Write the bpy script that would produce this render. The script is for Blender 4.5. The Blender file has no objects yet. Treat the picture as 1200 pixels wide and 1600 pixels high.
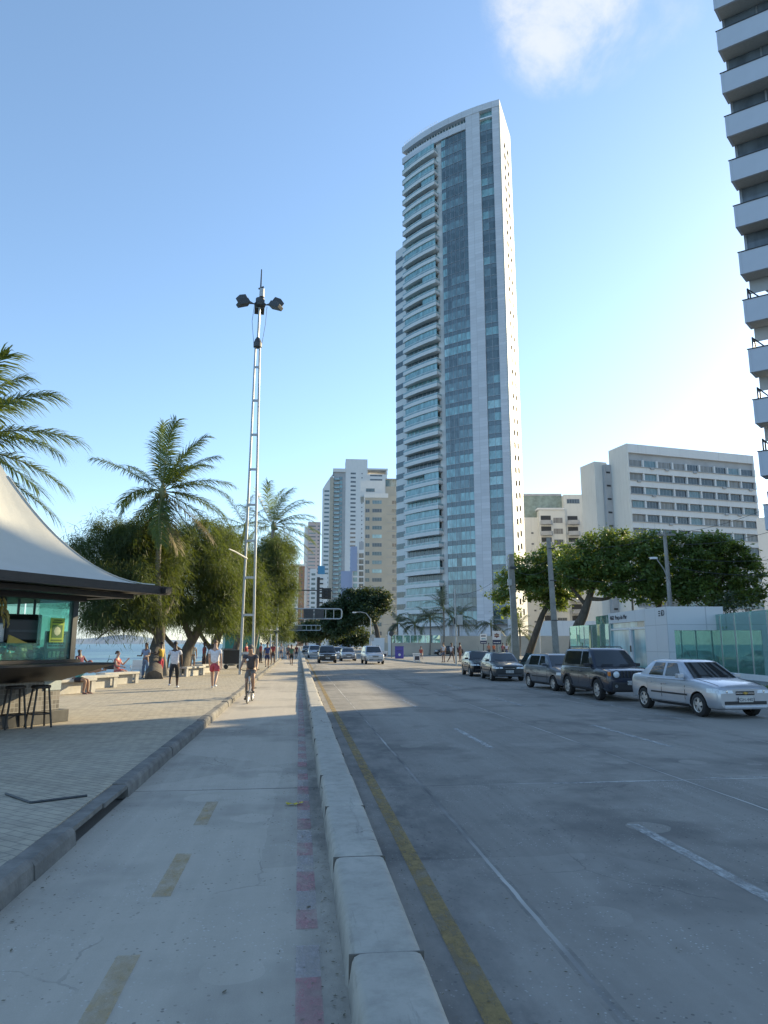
import bpy, bmesh, math, random
import numpy as np
from mathutils import Vector, Matrix, Quaternion
random.seed(7); np.random.seed(7)
S = bpy.context.scene
C = S.collection
PI = math.pi
R_ = math.radians

# ------------------------------------------------------------------ camera
EYE = 1.75
PITCH, YAW = R_(10.52), R_(6.72)
cd = bpy.data.cameras.new('camera'); cam = bpy.data.objects.new('camera', cd); C.objects.link(cam)
cam.location = (0, 0, EYE); cam.rotation_euler = (PI/2 + PITCH, 0, -YAW)
cd.sensor_fit = 'AUTO'; cd.sensor_width = 36; cd.lens = 1109/1600*36
cd.clip_start = 0.1; cd.clip_end = 60000
S.camera = cam

# ------------------------------------------------------------------ light
SUN_AZ, SUN_EL = R_(34), R_(20.5)          # azimuth from +X towards +Y
sd = Vector((math.cos(SUN_AZ)*math.cos(SUN_EL), math.sin(SUN_AZ)*math.cos(SUN_EL), math.sin(SUN_EL)))
ld = bpy.data.lights.new('sun', 'SUN'); sun = bpy.data.objects.new('sun', ld); C.objects.link(sun)
ld.energy = 4.6; ld.angle = R_(0.5); ld.color = (1, .83, .52)
sun.rotation_euler = sd.to_track_quat('Z', 'Y').to_euler()
sun.location = (60, 30, 80)

W = bpy.data.worlds.new('World'); S.world = W; W.use_nodes = True
nt = W.node_tree; nt.nodes.clear()
out = nt.nodes.new('ShaderNodeOutputWorld'); bg = nt.nodes.new('ShaderNodeBackground')
sky = nt.nodes.new('ShaderNodeTexSky'); sky.sky_type = 'NISHITA'; sky.sun_disc = False
sky.sun_elevation = SUN_EL; sky.sun_rotation = PI/2 - SUN_AZ
sky.air_density = 1.0; sky.dust_density = 0.32; sky.ozone_density = 2.6; sky.altitude = 0
bg.inputs['Strength'].default_value = 0.15
# a thin white cloud high in the sky, laid out by direction
tc = nt.nodes.new('ShaderNodeTexCoord')
def wn(t, **k):
    n = nt.nodes.new(t)
    for a, b in k.items(): setattr(n, a, b)
    return n
def wl(a, b): nt.links.new(a, b)
CD = Vector((0.2791, 0.6503, 0.7065))
CD2 = Vector((0.3549, 0.6216, 0.6984))
nz = wn('ShaderNodeTexNoise'); nz.inputs['Scale'].default_value = 9; nz.inputs['Detail'].default_value = 9; nz.inputs['Roughness'].default_value = .62; nz.inputs['Distortion'].default_value = .35
wl(tc.outputs['Generated'], nz.inputs['Vector'])
def lobe(d, lo, hi):
    dot = wn('ShaderNodeVectorMath', operation='DOT_PRODUCT'); wl(tc.outputs['Generated'], dot.inputs[0]); dot.inputs[1].default_value = d
    mr = wn('ShaderNodeMapRange', interpolation_type='SMOOTHSTEP'); wl(dot.outputs['Value'], mr.inputs[0])
    mr.inputs[1].default_value = lo; mr.inputs[2].default_value = hi; mr.inputs[3].default_value = 0; mr.inputs[4].default_value = 1
    return mr.outputs[0]
l1 = lobe(CD, math.cos(R_(7.2)), math.cos(R_(.5)))
l2 = lobe(CD2, math.cos(R_(8)), math.cos(R_(1)))
def wm(op, a_, b_):
    x = wn('ShaderNodeMath', operation=op)
    for i_, q_ in enumerate((a_, b_)):
        if isinstance(q_, (int, float)): x.inputs[i_].default_value = q_
        else: wl(q_, x.inputs[i_])
    return x.outputs[0]
nr = wn('ShaderNodeMapRange'); wl(nz.outputs['Fac'], nr.inputs[0]); nr.inputs[1].default_value = .33; nr.inputs[2].default_value = .68
lob = wm('MAXIMUM', l1, wm('MULTIPLY', l2, .5))
den = wm('SUBTRACT', wm('MULTIPLY', lob, wm('ADD', .42, nr.outputs[0])), .30)
cr = wn('ShaderNodeMapRange', interpolation_type='SMOOTHSTEP'); wl(den, cr.inputs[0])
cr.inputs[1].default_value = 0; cr.inputs[2].default_value = .85; cr.inputs[3].default_value = 0; cr.inputs[4].default_value = .78
# pale sea haze low in the sky, away from the sun
sp = wn('ShaderNodeSeparateXYZ'); wl(tc.outputs['Generated'], sp.inputs[0])
he = wn('ShaderNodeMapRange', interpolation_type='SMOOTHSTEP'); wl(sp.outputs[2], he.inputs[0]); he.inputs[1].default_value = .0; he.inputs[2].default_value = .16; he.inputs[3].default_value = .85; he.inputs[4].default_value = 0
sdn = wn('ShaderNodeVectorMath', operation='DOT_PRODUCT'); wl(tc.outputs['Generated'], sdn.inputs[0]); sdn.inputs[1].default_value = sd
hs_ = wn('ShaderNodeMapRange', interpolation_type='SMOOTHSTEP'); wl(sdn.outputs['Value'], hs_.inputs[0]); hs_.inputs[1].default_value = .15; hs_.inputs[2].default_value = .75; hs_.inputs[3].default_value = 1; hs_.inputs[4].default_value = 0
hz_ = wn('ShaderNodeMix', data_type='RGBA'); wl(wm('MULTIPLY', he.outputs[0], hs_.outputs[0]), hz_.inputs[0]); veil = wn('ShaderNodeMix', data_type='RGBA'); veil.inputs[0].default_value = .12; wl(sky.outputs[0], veil.inputs[6]); veil.inputs[7].default_value = (1.15, 1.85, 2.05, 1)   # thin even sea haze
wl(veil.outputs[2], hz_.inputs[6]); hz_.inputs[7].default_value = (2.25, 2.75, 3.05, 1)
mixc = wn('ShaderNodeMix', data_type='RGBA'); wl(cr.outputs[0], mixc.inputs[0]); wl(hz_.outputs[2], mixc.inputs[6]); mixc.inputs[7].default_value = (3.1, 3.2, 3.25, 1)
wl(mixc.outputs[2], bg.inputs['Color']); wl(bg.outputs[0], out.inputs['Surface'])

S.view_settings.view_transform = 'Standard'; S.view_settings.look = 'None'
S.view_settings.exposure = 1.06; S.view_settings.gamma = 1
S.cycles.max_bounces = 6; S.cycles.transparent_max_bounces = 12

# ------------------------------------------------------------------ frame of the survey: a photo pixel and a distance give a place
_fw = Vector((math.sin(YAW)*math.cos(PITCH), math.cos(YAW)*math.cos(PITCH), math.sin(PITCH)))
_rt = Vector((math.cos(YAW), -math.sin(YAW), 0)); _up = _rt.cross(_fw)
def ray(u, v): return _fw*1109 + _rt*(u-600) + _up*(800-v)
def G(u, v, z=0.0):
    d = ray(u, v); t = (z-EYE)/d.z
    return Vector((d.x*t, d.y*t, z))
def A(u, v, D):
    d = ray(u, v); t = D/math.hypot(d.x, d.y)
    return Vector((d.x*t, d.y*t, EYE + d.z*t))

# ------------------------------------------------------------------ materials
_mats = {}
def newmat(name):
    m = bpy.data.materials.new(name); m.use_nodes = True
    return m, m.node_tree, m.node_tree.nodes['Principled BSDF']
def mat(name, col, rough=.6, metal=0, var=.12, scale=6, bump=0, bscale=60, spec=.5, coat=0, detail=5, coords='Object', tint=None, stretch=None):
    if name in _mats: return _mats[name]
    m, t, b = newmat(name)
    b.inputs['Roughness'].default_value = rough; b.inputs['Metallic'].default_value = metal
    b.inputs['Specular IOR Level'].default_value = spec; b.inputs['Coat Weight'].default_value = coat
    tcn = t.nodes.new('ShaderNodeTexCoord'); src = tcn.outputs[coords]
    if stretch:
        mp = t.nodes.new('ShaderNodeMapping'); mp.inputs['Scale'].default_value = stretch
        t.links.new(src, mp.inputs['Vector']); src = mp.outputs[0]
    if var > 0:
        n = t.nodes.new('ShaderNodeTexNoise'); n.inputs['Scale'].default_value = scale; n.inputs['Detail'].default_value = detail
        n.inputs['Roughness'].default_value = .6
        t.links.new(src, n.inputs['Vector'])
        r = t.nodes.new('ShaderNodeValToRGB'); t.links.new(n.outputs['Fac'], r.inputs[0])
        lo = [c*(1-var) for c in col]; hi = [min(1, c*(1+var)) for c in col]
        if tint: lo = [a*(1-var)*.5 + b2*.5 for a, b2 in zip(col, tint)]
        r.color_ramp.elements[0].position = .3; r.color_ramp.elements[1].position = .7
        r.color_ramp.elements[0].color = (*lo, 1); r.color_ramp.elements[1].color = (*hi, 1)
        t.links.new(r.outputs[0], b.inputs['Base Color'])
    else:
        b.inputs['Base Color'].default_value = (*col, 1)
    if bump > 0:
        n2 = t.nodes.new('ShaderNodeTexNoise'); n2.inputs['Scale'].default_value = bscale; n2.inputs['Detail'].default_value = 6
        t.links.new(src, n2.inputs['Vector'])
        bp = t.nodes.new('ShaderNodeBump'); bp.inputs['Strength'].default_value = bump; bp.inputs['Distance'].default_value = .02
        t.links.new(n2.outputs['Fac'], bp.inputs['Height']); t.links.new(bp.outputs[0], b.inputs['Normal'])
    _mats[name] = m
    return m

class NB:
    """small node helper"""
    def __init__(s, t): s.t = t
    def n(s, ty, **k):
        x = s.t.nodes.new(ty)
        for a, b in k.items(): setattr(x, a, b)
        return x
    def l(s, a, b): s.t.links.new(a, b)
    def val(s, inp, v):
        if isinstance(v, (int, float)): inp.default_value = v
        elif isinstance(v, (tuple, list)): inp.default_value = v
        else: s.l(v, inp)
    def math(s, op, a, b=None, c=None, clamp=False):
        x = s.n('ShaderNodeMath', operation=op); x.use_clamp = clamp
        s.val(x.inputs[0], a)
        if b is not None: s.val(x.inputs[1], b)
        if c is not None: s.val(x.inputs[2], c)
        return x.outputs[0]
    def noise(s, vec, scale, detail=5, rough=.6):
        x = s.n('ShaderNodeTexNoise'); x.inputs['Scale'].default_value = scale; x.inputs['Detail'].default_value = detail; x.inputs['Roughness'].default_value = rough
        s.l(vec, x.inputs['Vector']); return x.outputs['Fac']
    def ramp(s, f, p0, p1, c0=(0,0,0,1), c1=(1,1,1,1)):
        x = s.n('ShaderNodeValToRGB'); s.l(f, x.inputs[0]); e = x.color_ramp.elements
        e[0].position, e[1].position, e[0].color, e[1].color = p0, p1, c0, c1
        return x.outputs[0]
    def mix(s, f, a, b, blend='MIX'):
        x = s.n('ShaderNodeMix', data_type='RGBA', blend_type=blend)
        s.val(x.inputs[0], f); s.val(x.inputs[6], a); s.val(x.inputs[7], b)
        return x.outputs[2]
    def map(s, vec, sc=(1,1,1), rot=(0,0,0), loc=(0,0,0)):
        x = s.n('ShaderNodeMapping'); x.inputs['Scale'].default_value = sc; x.inputs['Rotation'].default_value = rot; x.inputs['Location'].default_value = loc
        s.l(vec, x.inputs['Vector']); return x.outputs[0]
    def bump(s, h, strength=.3, dist=.02, normal=None):
        x = s.n('ShaderNodeBump'); x.inputs['Strength'].default_value = strength; x.inputs['Distance'].default_value = dist
        s.l(h, x.inputs['Height'])
        if normal is not None: s.l(normal, x.inputs['Normal'])
        return x.outputs[0]

def ground_mat(name, base, dark, joints_x=(), joint_y=None, jw=.018, jcol=(.5,.5,.5), jdark=(.06,.06,.065), stain=None, rough=.85, speck=0.0, tracks=None, cracks=0.0, spots=0.0):
    m, t, b = newmat(name); q = NB(t)
    tcn = q.n('ShaderNodeTexCoord'); P = tcn.outputs['Object']
    sep = q.n('ShaderNodeSeparateXYZ'); q.l(P, sep.inputs[0]); X, Y = sep.outputs[0], sep.outputs[1]
    big = q.noise(q.map(P, (1,.35,1)), .55, 6, .65)
    col = q.mix(q.ramp(big, .3, .72), (*dark, 1), (*base, 1))
    mid = q.noise(P, 4.5, 8, .75); col = q.mix(q.math('MULTIPLY', q.ramp(mid, .42, .7), .5), col, (*[c*.72 for c in base], 1))
    streak = q.noise(q.map(P, (3.2,.12,1)), 1.6, 4, .6); col = q.mix(q.math('MULTIPLY', q.ramp(streak, .45, .75), .35), col, (*[min(1,c*1.25) for c in base], 1))
    fine = q.noise(P, 120, 3, .7); col = q.mix(q.math('MULTIPLY', q.ramp(fine, .35, .7), .35), col, (*[c*.6 for c in base], 1))
    if speck:
        vo = q.n('ShaderNodeTexVoronoi'); vo.inputs['Scale'].default_value = 26; q.l(P, vo.inputs['Vector'])
        pick = q.math('MULTIPLY', q.math('LESS_THAN', vo.outputs['Distance'], .17), q.ramp(q.noise(P, 1.4, 4),   .44, .62))
        col = q.mix(q.math('MULTIPLY', pick, speck), col, (.6,.6,.58,1))
        vo2 = q.n('ShaderNodeTexVoronoi'); vo2.inputs['Scale'].default_value = 17; q.l(q.map(P, (1,1,1), (0,0,.6), (3,1,0)), vo2.inputs['Vector'])
        pk2 = q.math('MULTIPLY', q.math('LESS_THAN', vo2.outputs['Distance'], .16), q.ramp(q.noise(P, 2.1, 4), .45, .6))
        col = q.mix(q.math('MULTIPLY', pk2, speck), col, (.035,.035,.035,1))
    if stain:
        x0, wd, amt = stain
        d = q.math('ABSOLUTE', q.math('SUBTRACT', X, x0)); near = q.math('SUBTRACT', 1, q.math('DIVIDE', d, wd), clamp=True)
        st = q.math('MULTIPLY', near, q.ramp(q.noise(q.map(P, (1,.5,1)), 1.7, 6, .7), .38, .66)); col = q.mix(q.math('MULTIPLY', st, amt), col, (.045,.046,.05,1))
    warp = q.n('ShaderNodeTexNoise'); warp.inputs['Scale'].default_value = 1.7; warp.inputs['Detail'].default_value = 5; q.l(P, warp.inputs['Vector'])
    PW = q.mix(.16, P, warp.outputs['Color'])
    cell = q.n('ShaderNodeTexVoronoi'); cell.inputs['Scale'].default_value = .33; q.l(PW, cell.inputs['Vector'])      # old repair patches
    col = q.mix(q.math('MULTIPLY', q.ramp(cell.outputs['Color'], .55, .6), .22), col, (*[c*.62 for c in base], 1)); col = q.mix(q.math('MULTIPLY', q.ramp(cell.outputs['Color'], .3, .25), .2), col, (*[min(1,c*1.3) for c in base], 1))
    if tracks:                                                                                # tyre-polished wheel tracks
        x0, pw = tracks; w = q.math('COSINE', q.math('MULTIPLY', q.math('SUBTRACT', X, x0), 2*PI/pw)); tn = q.ramp(q.noise(q.map(P,(1.5,.06,1)), 1.1, 5, .65), .35, .65)
        col = q.mix(q.math('MULTIPLY', q.math('MULTIPLY', q.ramp(w, .1, .95), tn), .38), col, (*[c*.55 for c in base], 1))
    if cracks:
        ce = q.n('ShaderNodeTexVoronoi', feature='DISTANCE_TO_EDGE'); ce.inputs['Scale'].default_value = .42; q.l(q.mix(.3, P, warp.outputs['Color']), ce.inputs['Vector'])
        ck = q.math('MULTIPLY', q.math('LESS_THAN', ce.outputs['Distance'], .0022), q.ramp(q.noise(P, .6, 4), .50, .58)); col = q.mix(q.math('MULTIPLY', ck, cracks), col, (.045,.045,.045,1))
    if spots:
        vs_ = q.n('ShaderNodeTexVoronoi'); vs_.inputs['Scale'].default_value = 1.5; q.l(PW, vs_.inputs['Vector'])
        sp_ = q.math('MULTIPLY', q.ramp(vs_.outputs['Distance'], .26, .06), q.ramp(q.noise(P, .45, 4), .5, .64)); col = q.mix(q.math('MULTIPLY', sp_, spots), col, (.05,.05,.052,1))
    wob = q.math('MULTIPLY', q.math('SUBTRACT', q.noise(P, .9, 4), .5), .05)
    hgt = None
    for jx in joints_x:
        d = q.math('ABSOLUTE', q.math('ADD', q.math('SUBTRACT', X, jx), wob))
        on = q.math('LESS_THAN', d, jw); pale = q.ramp(q.noise(q.map(P, (1,.6,1)), .35, 4), .42, .58)
        jc = q.mix(pale, (*jdark, 1), (*jcol, 1)); col = q.mix(q.math('MULTIPLY', on, .62), col, jc)
        side = q.math('MULTIPLY', q.math('LESS_THAN', d, .045), q.math('MULTIPLY', q.ramp(q.noise(P, 2.5, 5), .42, .62), .35)); col = q.mix(q.math('MULTIPLY', side, q.math('SUBTRACT', 1, on)), col, (*jdark, 1))
        hgt = on
    if joint_y:
        y0, dy = joint_y
        d = q.math('ABSOLUTE', q.math('ADD', q.math('SUBTRACT', q.math('PINGPONG', q.math('SUBTRACT', Y, y0), dy/2), 0), wob))
        on = q.math('LESS_THAN', d, jw*.75); jc = q.mix(q.ramp(q.noise(P, .5, 3), .45, .6), (*jdark, 1), (*jcol, 1)); col = q.mix(q.math('MULTIPLY', on, .75), col, jc)
    q.l(col, b.inputs['Base Color'])
    rr = q.math('ADD', q.math('MULTIPLY', mid, .25), rough-.12); q.l(rr, b.inputs['Roughness'])
    b.inputs['Specular IOR Level'].default_value = .35
    q.l(q.bump(q.math('ADD', fine, q.math('MULTIPLY', mid, .6)), .35, .006), b.inputs['Normal'])
    return m

def worn_paint(name, col, wear=.5, scale=14, op=.8):
    m, t, b = newmat(name); q = NB(t)
    P = q.n('ShaderNodeTexCoord').outputs['Object']
    n = q.noise(q.map(P, (1,.45,1)), scale, 7, .75); n2 = q.noise(P, 2.2, 4)
    f = q.ramp(q.math('ADD', n, q.math('MULTIPLY', q.math('SUBTRACT', n2, .5), .55)), wear-.2, wear+.2); f = q.math('MULTIPLY', f, op)
    tr = q.n('ShaderNodeBsdfTransparent'); mx = q.n('ShaderNodeMixShader')
    outn = [x for x in t.nodes if x.type == 'OUTPUT_MATERIAL'][0]
    v = q.noise(P, 30, 4); q.l(q.mix(q.ramp(v, .3, .7), (*[c*.7 for c in col], 1), (*col, 1)), b.inputs['Base Color'])
    b.inputs['Roughness'].default_value = .8
    q.l(f, mx.inputs[0]); q.l(tr.outputs[0], mx.inputs[1]); q.l(b.outputs[0], mx.inputs[2]); q.l(mx.outputs[0], outn.inputs['Surface'])
    return m

def leaf_mat(name, c0, c1, trans=.35, rough=.5, sat=None):
    m, t, b = newmat(name); q = NB(t)
    geo = q.n('ShaderNodeNewGeometry'); rnd = geo.outputs['Random Per Island']
    col = q.ramp(rnd, 0, 1, (*c0, 1), (*c1, 1))
    tint = q.noise(q.n('ShaderNodeTexCoord').outputs['Object'], .7, 3); col = q.mix(q.math('MULTIPLY', q.ramp(tint, .4, .65), .4), col, (*c1, 1))
    q.l(col, b.inputs['Base Color']); b.inputs['Roughness'].default_value = rough; b.inputs['Specular IOR Level'].default_value = .4
    tl = q.n('ShaderNodeBsdfTranslucent'); q.l(q.mix(.5, col, (.35,.42,.03,1)), tl.inputs['Color'])
    mx = q.n('ShaderNodeMixShader'); mx.inputs[0].default_value = trans
    outn = [x for x in t.nodes if x.type == 'OUTPUT_MATERIAL'][0]
    q.l(b.outputs[0], mx.inputs[1]); q.l(tl.outputs[0], mx.inputs[2]); q.l(mx.outputs[0], outn.inputs['Surface'])
    return m

def glass_sheet(name, tint, see=.5, film=.3, mirror=.3, rough=.015):
    """tinted sheet glass: part see-through, part coloured film, part mirror"""
    m, t, b = newmat(name); q = NB(t)
    tr = q.n('ShaderNodeBsdfTransparent'); tr.inputs['Color'].default_value = (*tint, 1)
    b.inputs['Base Color'].default_value = (*[c*.55 for c in tint], 1); b.inputs['Roughness'].default_value = .3
    gl = q.n('ShaderNodeBsdfGlossy'); gl.inputs['Color'].default_value = (*[min(1,c*1.05) for c in tint], 1); gl.inputs['Roughness'].default_value = rough
    outn = [x for x in t.nodes if x.type == 'OUTPUT_MATERIAL'][0]
    m1 = q.n('ShaderNodeMixShader'); m1.inputs[0].default_value = mirror/(mirror+film); q.l(b.outputs[0], m1.inputs[1]); q.l(gl.outputs[0], m1.inputs[2])
    fr = q.n('ShaderNodeLayerWeight'); fr.inputs['Blend'].default_value = .25
    m2 = q.n('ShaderNodeMixShader'); q.l(q.math('ADD', q.math('MULTIPLY', fr.outputs['Fresnel'], .5), 1-see-.05, clamp=True), m2.inputs[0]); q.l(tr.outputs[0], m2.inputs[1]); q.l(m1.outputs[0], m2.inputs[2]); q.l(m2.outputs[0], outn.inputs['Surface'])
    return m

# ------------------------------------------------------------------ mesh collector
class MB:
    def __init__(s): s.v = []; s.f = []; s.mi = []
    def add(s, vs, fs, m=0):
        o = len(s.v); s.v += [tuple(p) for p in vs]; s.f += [tuple(i+o for i in f) for f in fs]; s.mi += [m]*len(fs); return s
    def box(s, x0, y0, z0, x1, y1, z1, m=0):
        return s.add([(x0,y0,z0),(x1,y0,z0),(x1,y1,z0),(x0,y1,z0),(x0,y0,z1),(x1,y0,z1),(x1,y1,z1),(x0,y1,z1)],
                     [(0,3,2,1),(4,5,6,7),(0,1,5,4),(1,2,6,5),(2,3,7,6),(3,0,4,7)], m)
    def cbox(s, c, sz, rot=None, m=0):
        pts = [Vector((x*sz[0]/2, y*sz[1]/2, z*sz[2]/2)) for z in (-1,1) for x, y in ((-1,-1),(1,-1),(1,1),(-1,1))]
        if rot is not None: pts = [rot @ p for p in pts]
        return s.add([p+Vector(c) for p in pts], [(0,3,2,1),(4,5,6,7),(0,1,5,4),(1,2,6,5),(2,3,7,6),(3,0,4,7)], m)
    def quad(s, a, b, c, d, m=0): return s.add([a,b,c,d], [(0,1,2,3)], m)
    def poly(s, pts, m=0): return s.add(pts, [tuple(range(len(pts)))], m)
    def prism(s, poly, z0, z1, m=0):
        n = len(poly); vs = [(p[0],p[1],z0) for p in poly] + [(p[0],p[1],z1) for p in poly]
        return s.add(vs, [tuple(reversed(range(n))), tuple(range(n,2*n))] + [(i,(i+1)%n,n+(i+1)%n,n+i) for i in range(n)], m)
    def rings(s, rs, cap=True, m=0, closed=True):
        n = len(rs[0]); vs = [p for r in rs for p in r]; fs = []
        for i in range(len(rs)-1):
            for j in range(n if closed else n-1):
                k = (j+1) % n; fs.append((i*n+j, i*n+k, (i+1)*n+k, (i+1)*n+j))
        if cap and closed: fs += [tuple(reversed(range(n))), tuple(range((len(rs)-1)*n, len(rs)*n))]
        return s.add(vs, fs, m)
    def tube(s, pts, rad, n=8, m=0, cap=True):
        pts = [Vector(p) for p in pts]
        if isinstance(rad, (int, float)): rad = [rad]*len(pts)
        rs = []; ref = None
        for i, p in enumerate(pts):
            d = (pts[min(i+1, len(pts)-1)] - pts[max(i-1, 0)]).normalized()
            if ref is None: ref = Vector((0,0,1)) if abs(d.z) < .9 else Vector((1,0,0))
            x = d.cross(ref).normalized(); y = x.cross(d).normalized(); ref = y
            rs.append([p + (x*math.cos(a) + y*math.sin(a))*rad[i] for a in [2*PI*k/n for k in range(n)]])
        return s.rings(rs, cap, m)
    def cyl(s, a, b, r, n=12, m=0, r2=None): return s.tube([a, b], [r, r if r2 is None else r2], n, m)
    def lathe(s, prof, c=(0,0,0), n=20, m=0, axis='z', cap=True):
        rs = []
        for r, h in prof:
            ring = []
            for k in range(n):
                a = 2*PI*k/n; x, y = r*math.cos(a), r*math.sin(a)
                p = (x, y, h) if axis == 'z' else ((h, x, y) if axis == 'x' else (x, h, y))
                ring.append((p[0]+c[0], p[1]+c[1], p[2]+c[2]))
            rs.append(ring)
        return s.rings(rs, cap, m)
    def build(s, name, mats, parent=None, smooth=False, bevel=0, loc=None, seg=2, angle=40):
        me = bpy.data.meshes.new(name); me.from_pydata(s.v, [], s.f)
        if not isinstance(mats, (list, tuple)): mats = [mats]
        for m in mats: me.materials.append(m)
        if len(mats) > 1: me.polygons.foreach_set('material_index', s.mi)
        bm = bmesh.new(); bm.from_mesh(me); bmesh.ops.recalc_face_normals(bm, faces=bm.faces)
        if bevel: bmesh.ops.bevel(bm, geom=[e for e in bm.edges if len(e.link_faces) == 2 and e.calc_face_angle(0) > .5], offset=bevel, segments=seg, affect='EDGES', profile=.6)
        bm.to_mesh(me); bm.free()
        if smooth:
            me.polygons.foreach_set('use_smooth', [True]*len(me.polygons))
            me.set_sharp_from_angle(angle=R_(angle))
        return link(name, me, parent, loc)

def link(name, me, parent=None, loc=None):
    o = bpy.data.objects.new(name, me); C.objects.link(o)
    if parent: o.parent = parent
    if loc is not None: o.location = loc
    return o
def tag(o, label=None, cat=None, group=None, kind=None):
    if label: o['label'] = label
    if cat: o['category'] = cat
    if group: o['group'] = group
    if kind: o['kind'] = kind
    return o
def thing(name, label, cat, loc=(0,0,0), rz=0, group=None):
    o = bpy.data.objects.new(name, None); C.objects.link(o); o.empty_display_size = .3
    o.location = loc; o.rotation_euler = (0, 0, rz)
    return tag(o, label, cat, group)
def struct(o): o['kind'] = 'structure'; return o
def copy_tree(o, parent=None):
    c = o.copy(); C.objects.link(c)
    if parent: c.parent = parent
    for ch in list(o.children): copy_tree(ch, c)
    return c
def quads_mesh(name, V, m, parent=None, k=4, smooth=False):
    """V: (n,k,3) array, one face per row"""
    V = np.asarray(V, dtype=np.float32); n = V.shape[0]
    me = bpy.data.meshes.new(name); me.vertices.add(n*k); me.vertices.foreach_set('co', V.reshape(-1))
    me.loops.add(n*k); me.loops.foreach_set('vertex_index', np.arange(n*k, dtype=np.int32))
    me.polygons.add(n); me.polygons.foreach_set('loop_start', np.arange(0, n*k, k, dtype=np.int32))
    try: me.polygons.foreach_set('loop_total', np.full(n, k, dtype=np.int32))
    except Exception: pass
    me.update(calc_edges=True); me.materials.append(m)
    return link(name, me, parent)
_dg = None
def realize(o):
    """apply modifiers of a temporary object, return its mesh"""
    bpy.context.view_layer.update()
    dg = bpy.context.evaluated_depsgraph_get()
    me = bpy.data.meshes.new_from_object(o.evaluated_get(dg))
    old = o.data; bpy.data.objects.remove(o)
    if isinstance(old, bpy.types.Mesh) and old.users == 0: bpy.data.meshes.remove(old)
    return me
def lettering(name, txt, size, m, parent, M4, extrude=.004, align='CENTER', space=1.0):
    cu = bpy.data.curves.new(name, 'FONT'); cu.body = txt; cu.size = size; cu.extrude = extrude; cu.align_x = align; cu.align_y = 'CENTER'; cu.space_character = space
    o = bpy.data.objects.new(name, cu); C.objects.link(o)
    me = realize(o); me.materials.clear(); me.materials.append(m)
    o = link(name, me, parent); o.matrix_local = M4
    return o
# ================================================================== the setting
m_ground = mat('dry_ground', (.20,.185,.16), .95, var=.25, scale=.3)
m_road = ground_mat('road_concrete', (.315,.29,.255), (.215,.20,.18), joints_x=(1.57, 5.03, 8.45), joint_y=(9.25, 12.0), jw=.016, jcol=(.60,.58,.54), stain=(1.05, .95, .85), speck=.8, tracks=(1.75,1.72), cracks=.3, spots=.45)
m_lane = ground_mat('bike_lane_concrete', (.48,.425,.35), (.37,.33,.275), joint_y=(9.3, 14.0), jw=.018, jcol=(.08,.08,.08), stain=(.2,.30,.8), speck=.7, cracks=.3, spots=.3)
m_kerb = mat('kerb_concrete', (.40,.395,.375), .9, var=.2, scale=3.2, bump=.35, bscale=45, tint=(.2,.19,.18))
m_pkerb = mat('old_kerb', (.17,.16,.145), .95, var=.35, scale=4, bump=.5, bscale=30)
m_walk = ground_mat('sidewalk_concrete', (.24,.235,.22), (.17,.168,.16), joint_y=(0, 3.0), jw=.015)

def paver_mat():
    m, t, b = newmat('promenade_pavers'); q = NB(t)
    P = q.n('ShaderNodeTexCoord').outputs['Object']
    br = q.n('ShaderNodeTexBrick'); q.l(q.map(P, (1,1,1), (0,0,R_(38))), br.inputs['Vector'])
    br.inputs['Scale'].default_value = 1; br.inputs['Brick Width'].default_value = .22; br.inputs['Row Height'].default_value = .11; br.inputs['Mortar Size'].default_value = .006
    br.inputs['Color1'].default_value = (.46,.395,.295,1); br.inputs['Color2'].default_value = (.37,.32,.245,1); br.inputs['Mortar'].default_value = (.17,.155,.13,1); br.inputs['Bias'].default_value = -.2
    big = q.noise(P, .5, 6, .65); col = q.mix(q.math('MULTIPLY', q.ramp(big, .35, .7), .5), br.outputs['Color'], (.40,.37,.31,1))
    mid = q.noise(P, 3.5, 6, .7); col = q.mix(q.math('MULTIPLY', q.ramp(mid, .45, .75), .5), col, (.13,.12,.105,1))
    q.l(col, b.inputs['Base Color']); b.inputs['Roughness'].default_value = .85; b.inputs['Specular IOR Level'].default_value = .3
    q.l(q.bump(q.math('ADD', q.math('MULTIPLY', br.outputs['Fac'], -1), q.math('MULTIPLY', mid, .7)), .3, .008), b.inputs['Normal'])
    return m
m_paver = paver_mat()

def sea_mat():
    m, t, b = newmat('sea_water'); q = NB(t)
    P = q.n('ShaderNodeTexCoord').outputs['Object']
    n = q.noise(q.map(P, (.35,.09,1)), .5, 6, .65)
    sep = q.n('ShaderNodeSeparateXYZ'); q.l(P, sep.inputs[0])
    far = q.math('DIVIDE', q.math('MULTIPLY', sep.outputs[0], -1), 130, clamp=True)
    col = q.mix(far, (.10,.20,.22,1), (.055,.13,.185,1))
    foam = q.math('MULTIPLY', q.ramp(n, .58, .70), q.math('SUBTRACT', 1, q.math('DIVIDE', q.math('MULTIPLY', sep.outputs[0], -1), 110), clamp=True))
    col = q.mix(q.math('MULTIPLY', foam, .75), col, (.6,.62,.62,1))
    q.l(col, b.inputs['Base Color']); b.inputs['Roughness'].default_value = .35; b.inputs['IOR'].default_value = 1.33
    w = q.noise(q.map(P, (1,.4,1)), .9, 5, .7); q.l(q.bump(w, .8, .6), b.inputs['Normal'])
    return m
MBs = lambda: MB()
mb = MB(); mb.quad((-9.2,-60,-.03),(30000,-60,-.03),(30000,40000,-.03),(-9.2,40000,-.03)); struct(mb.build('ground', m_ground))
mb = MB(); mb.quad((.3,-12,0),(70,-12,0),(70,100,0),(.3,100,0)); mb.quad((.3,100,0),(9.8,100,0),(9.8,1400,0),(.3,1400,0)); struct(mb.build('road', m_road))
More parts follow.
